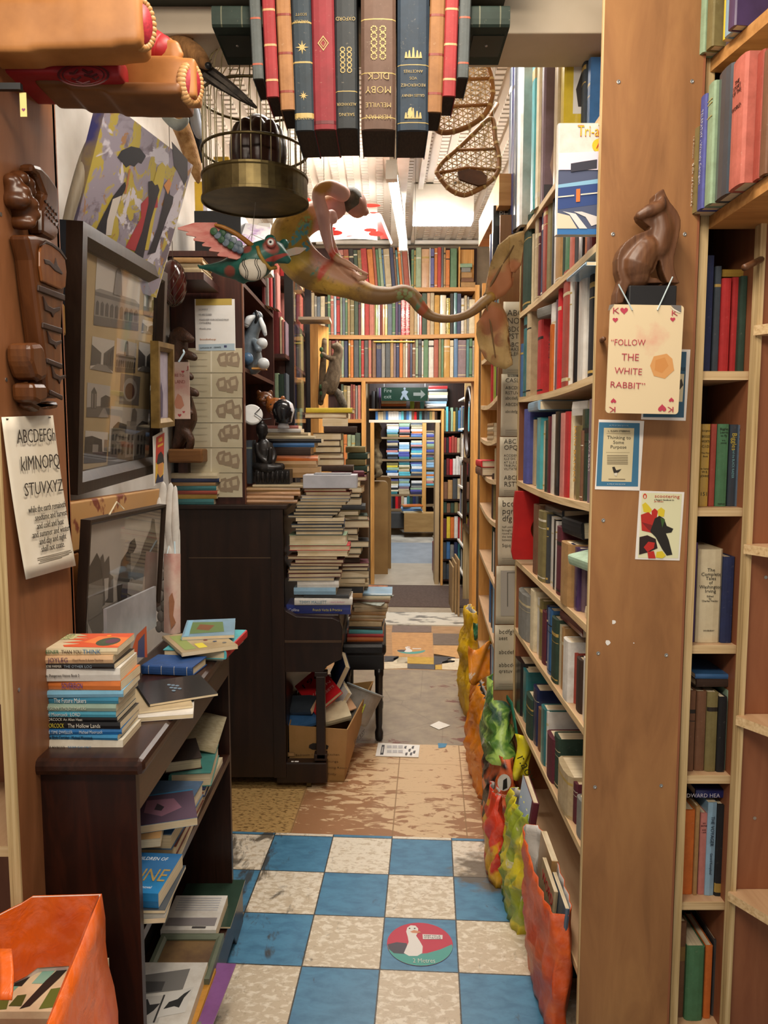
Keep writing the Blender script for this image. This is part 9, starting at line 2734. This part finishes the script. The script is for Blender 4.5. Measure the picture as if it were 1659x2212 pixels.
for nm,xl,xr,items in(('below the exit sign',824,878,['black','orange','cream','orange']),('beside the green book under the exit sign',918,965,['black','white','pale blue'])):
 zz_=iz2+.001
 for i,c in enumerate(items):
  a,b=P(xl,880,8.82),P(xr,880,8.82)
  lying('paperback_book',((a.x+b.x)/2,8.92,zz_),RP.uniform(-3,3),.028,b.x-a.x,.15,c,'p','%s paperback lying %s, %s up'%(c,nm,ordinal(i)),gj2,parts=False)
  zz_+=.0286
zz_=iz2+.088
for i,c in enumerate(('slate','white','cream','slate','red')):
 a,b=P(926,850,8.82),P(967,850,8.82)
 lying('paperback_book',((a.x+b.x)/2,8.92,zz_),RP.uniform(-3,3),.034,b.x-a.x,.15,c,'p','%s paperback in the flat pile beside the exit sign, %s up'%(c,ordinal(i)),gj2,parts=False)
 zz_+=.0346
for i,(xl,xr,c,yt)in enumerate(((803,810,'black',845),(813,818,'black',838),(818.5,823,'purple',838),(886,895,'lime green',867),(896,907,'brown',868),(908,916,'cyan',867))):
 a=P(xl,882,8.82)
 book('paperback_book',fm((a.x,8.82,iz2+.001),(1,0,0),(0,1,0)),P(xr,882,8.82).x-a.x,P(xl,yt,8.82).z-iz2,.14,c,'p','%s paperback standing around the exit sign, %s along'%(c,ordinal(i)),gj2,parts=False)
ex=thing('exit_sign','dark green fire exit sign with a running figure and an arrow','sign',tuple(P(872,850,8.6)))
M=fm((0,8.62,0),(1,0,0),(0,0,1))
a,b=onplane(M,824,866),onplane(M,924,837)
MB().box((a.x,a.y,-.02),(b.x,b.y,0),M=M).build('board',plain('exit_green','#0a2219',.2),ex)
text_px(ex,M,'Fire',(829,844),(845,844),.06,'#565f58',.001)
text_px(ex,M,'exit',(829,857),(845,857),.06,'#565f58',.001)
prints(ex,M,[([(893,848),(909,848),(909,842),(919,852),(909,861),(909,855),(893,855)],'#3a403a'),([(867,847),(874,842),(882,846),(878,852),(884,864),(878,864),(872,856),(868,864),(864,862),(869,852)],'#46525c'),([(874+2.6*math.cos(t),839.5+2.6*math.sin(t))for t in[k*.628 for k in range(10)]],'#46525c')],.001)
MB().tube([(P(830,836,8.62).x,8.61,P(830,836,8.62).z),(P(830,836,8.62).x,8.61,2.6)],.003,6).build('hanging_wire',STEEL,ex)
MB().tube([(P(918,836,8.62).x,8.61,P(918,836,8.62).z),(P(918,836,8.62).x,8.61,2.6)],.003,6).build('hanging_wire',STEEL,ex)
# tan rounded end panels in the opening
for i,(xl,xr,yt,Y,lab)in enumerate(((809,838,1040,9.3,'tan board with a rounded top corner, nearer of two, inside the inner doorway'),(813,845,1030,9.6,'tan board with a rounded top corner, behind the nearer one inside the inner doorway'))):
 a,b=P(xl,1225,Y),P(xr,yt,Y)
 r=.05
 pts=[(a.x,.03),(b.x,.03),(b.x,b.z-r)]+[(b.x-r+r*math.cos(t),b.z-r+r*math.sin(t))for t in(.3,.8,1.2,1.57)]+[(a.x,b.z)]
 M=Matrix(((1,0,0,0),(0,0,1,Y),(0,1,0,0),(0,0,0,1)))
 mb=MB().prism(pts,0,.25,M=M)
 mb.f=[f[::-1]for f in mb.f]
 o=mb.build('end_board',plain('mdf','#8a6a3c',.6,col2='#79592f',scale=3))
 tag(o,lab,'board')
 # empty shelf frame at the right inside the inner doorway
es=thing('shelving','narrow shelving seen edge on inside the inner doorway','shelving',(.62,9.6,0))
MB().box((.68,9.18,.0),(.72,10.4,2.6)).build('side_panel',plain('shelf_grey_wood','#7d6a4c',.6),es)
for z in(.35,.75,1.1,1.42,1.75,2.05):
 MB().box((.66,9.2,z),(.95,10.4,z+.02)).build('shelf',plain('shelf_grey_wood','#7d6a4c',.6),es)
tb=MB().box((.60,9.22,.05),(.655,9.5,.42)).build('red_crate',plain('crate_red','#7d1c22',.5),None,bevel=.01)
tag(tb,'dark red tub on the floor inside the inner doorway','tub')
# ------------------------------------------------------------------ the last room: a wall of paperbacks in flat piles
FW=11.9
fb=thing('bookcase','pine-framed bookcase across the end of the last room','bookcase',(.4,12,.34))
FZ=[P(880,y,FW).z for y in(1068,1028,992,944)]
fx0,fx1=P(836,1000,FW).x,P(912,1000,FW).x
for z in FZ:
 MB().box((fx0-.5,FW,z-.03),(fx1,FW+.3,z)).build('shelf',wood('far_shelf',[(.3,'#6a5236'),(.7,'#8a6e4a')],'x',3,.6,8),fb)
for x in(fx1+.03,fx1+.75):
 MB().box((x-.03,FW-.02,.3),(x+.03,FW+.3,2.8)).build('upright',PINE,fb)
for y in(930,945,978,1011,1050,1091):
 z=P(925,y,FW).z
 MB().box((fx1+.06,FW,z-.025),(fx1+.72,FW+.3,z)).build('shelf',wood('far_shelf',[],'x'),fb)
MB().box((fx0-.5,FW+.3,.3),(fx1+.75,FW+.32,2.9)).build('back_panel',DARKW,fb)
gfar='paperbacks in flat piles in the last room'
FC=['pale blue','blue','white','cyan','pink','yellow','navy','mauve','pale green','beige','black','violet blue','orange','grey','teal','white','pale blue','slate','cream','olive']
cnt=0
levels=[(1066,1033),(1027,995),(990,948),(943,912)]
names_=['lowest','second','third','top']
for li,(yb,yt)in enumerate(levels):
 z0,z1=FZ[li]+.001,P(880,yt,FW).z
 for ci,(xl,xr)in enumerate(((836,861),(862,886),(888,913))):
  z=z0
  k=0
  top_z=z1-RP.uniform(0,.06)
  while z<top_z:
   t=RP.uniform(.024,.045)
   a,b=P(xl+RP.uniform(-1,1),1000,FW),P(xr+RP.uniform(-2,0),1000,FW)
   c=RP.choice(FC)
   lying('novel',((a.x+b.x)/2,FW+.13,z),RP.uniform(-3,3),t,b.x-a.x,.22,c,'p','%s novel, last room, %s level, pile %s, %s up'%(c,names_[li],('beside the tan board','in the middle','by the pine upright')[ci],ordinal(k)),gfar,parts=False)
   z+=t+.0006
   k+=1
for li,(yb,yt)in enumerate(((944,932),(977,948),(1010,980),(1049,1016))):
 z0,z1=P(925,yb,FW).z+.001,P(925,yt,FW).z
 z,k=z0,0
 while z<z1:
  t=RP.uniform(.026,.045)
  a,b=P(921,1000,FW),P(938,1000,FW)
  c=RP.choice(FC)
  lying('novel',(a.x+.13,FW+.13,z),RP.uniform(-3,3),t,.26,.22,c,'p','%s novel right of the pine upright, last room, level %s down, %s up'%(c,ordinal(li),ordinal(k)),gfar,parts=False)
  z+=t+.0006
  k+=1
  # loose row and box below
gl2='books on the lowest board of the last room'
zlow=P(880,1100,FW-.1).z
MB().box((fx0-.3,FW-.12,zlow-.03),(fx1,FW+.2,zlow)).build('shelf',wood('far_shelf',[],'x'),fb)
for i,c in enumerate(['slate','black','bright red','dark red','beige','white','teal','dark green','navy','slate','black','olive']):
 book('novel',fm((fx0+.04+i*.045,FW,zlow+.001),(1,0,0),(0,1,0)),.043,.21*RP.uniform(.8,1),.15,c,'p','%s novel standing on the lowest board of the last room, %s along'%(c,ordinal(i)),gl2,parts=False)
for i,(c,t)in enumerate((('cream',.03),('blue',.03),('pale blue',.025),('orange',.025))):
 lying('novel',(P(890,1100,FW-.5).x,FW-.40,zlow-.02+i*.031),10*(i%3)-10,t,.30,.22,c,'p','%s novel in the tumbled heap before the lowest board, %s up'%(c,ordinal(i)),gl2,parts=False)
a,b=P(873,1128,FW-.55),P(940,1110,FW-.55)
o=MB().box((a.x,FW-.55,.30),(b.x+.3,FW-.25,zlow-.022)).build('wooden_crate',wood('crate_wood',[(.3,'#96703f'),(.7,'#b38c55')],'x',3,.6,6))
tag(o,'pale wooden crate on the floor of the last room under the tumbled novels','crate')
o=MB().box((P(843,1130,FW-.4).x,FW-.4,.34),(P(872,1130,FW-.4).x,FW-.1,zlow-.035)).build('dark_box',plain('dark_carton','#3f3d3a',.7))
tag(o,'dark box beside the wooden crate in the last room','box')
# hanging garlands at the left jamb of the inner doorway
hg=thing('hanging_garland','grey-brown dried garland hanging at the inner doorway jamb','garland',tuple(P(815,1000,9.2)))
mb=MB()
for k in range(9):
 y=912+k*12
 limb(mb,[(P(812+RP.uniform(-3,3),y,9.22),.03),(P(816+RP.uniform(-4,4),y+14,9.2),.045),(P(812+RP.uniform(-3,3),y+22,9.22),.02)],3)
blob('leaves',mb,plain('dried','#5f523c',.9,col2='#8a7a5c',scale=20,bump=.8),hg,.012,1)
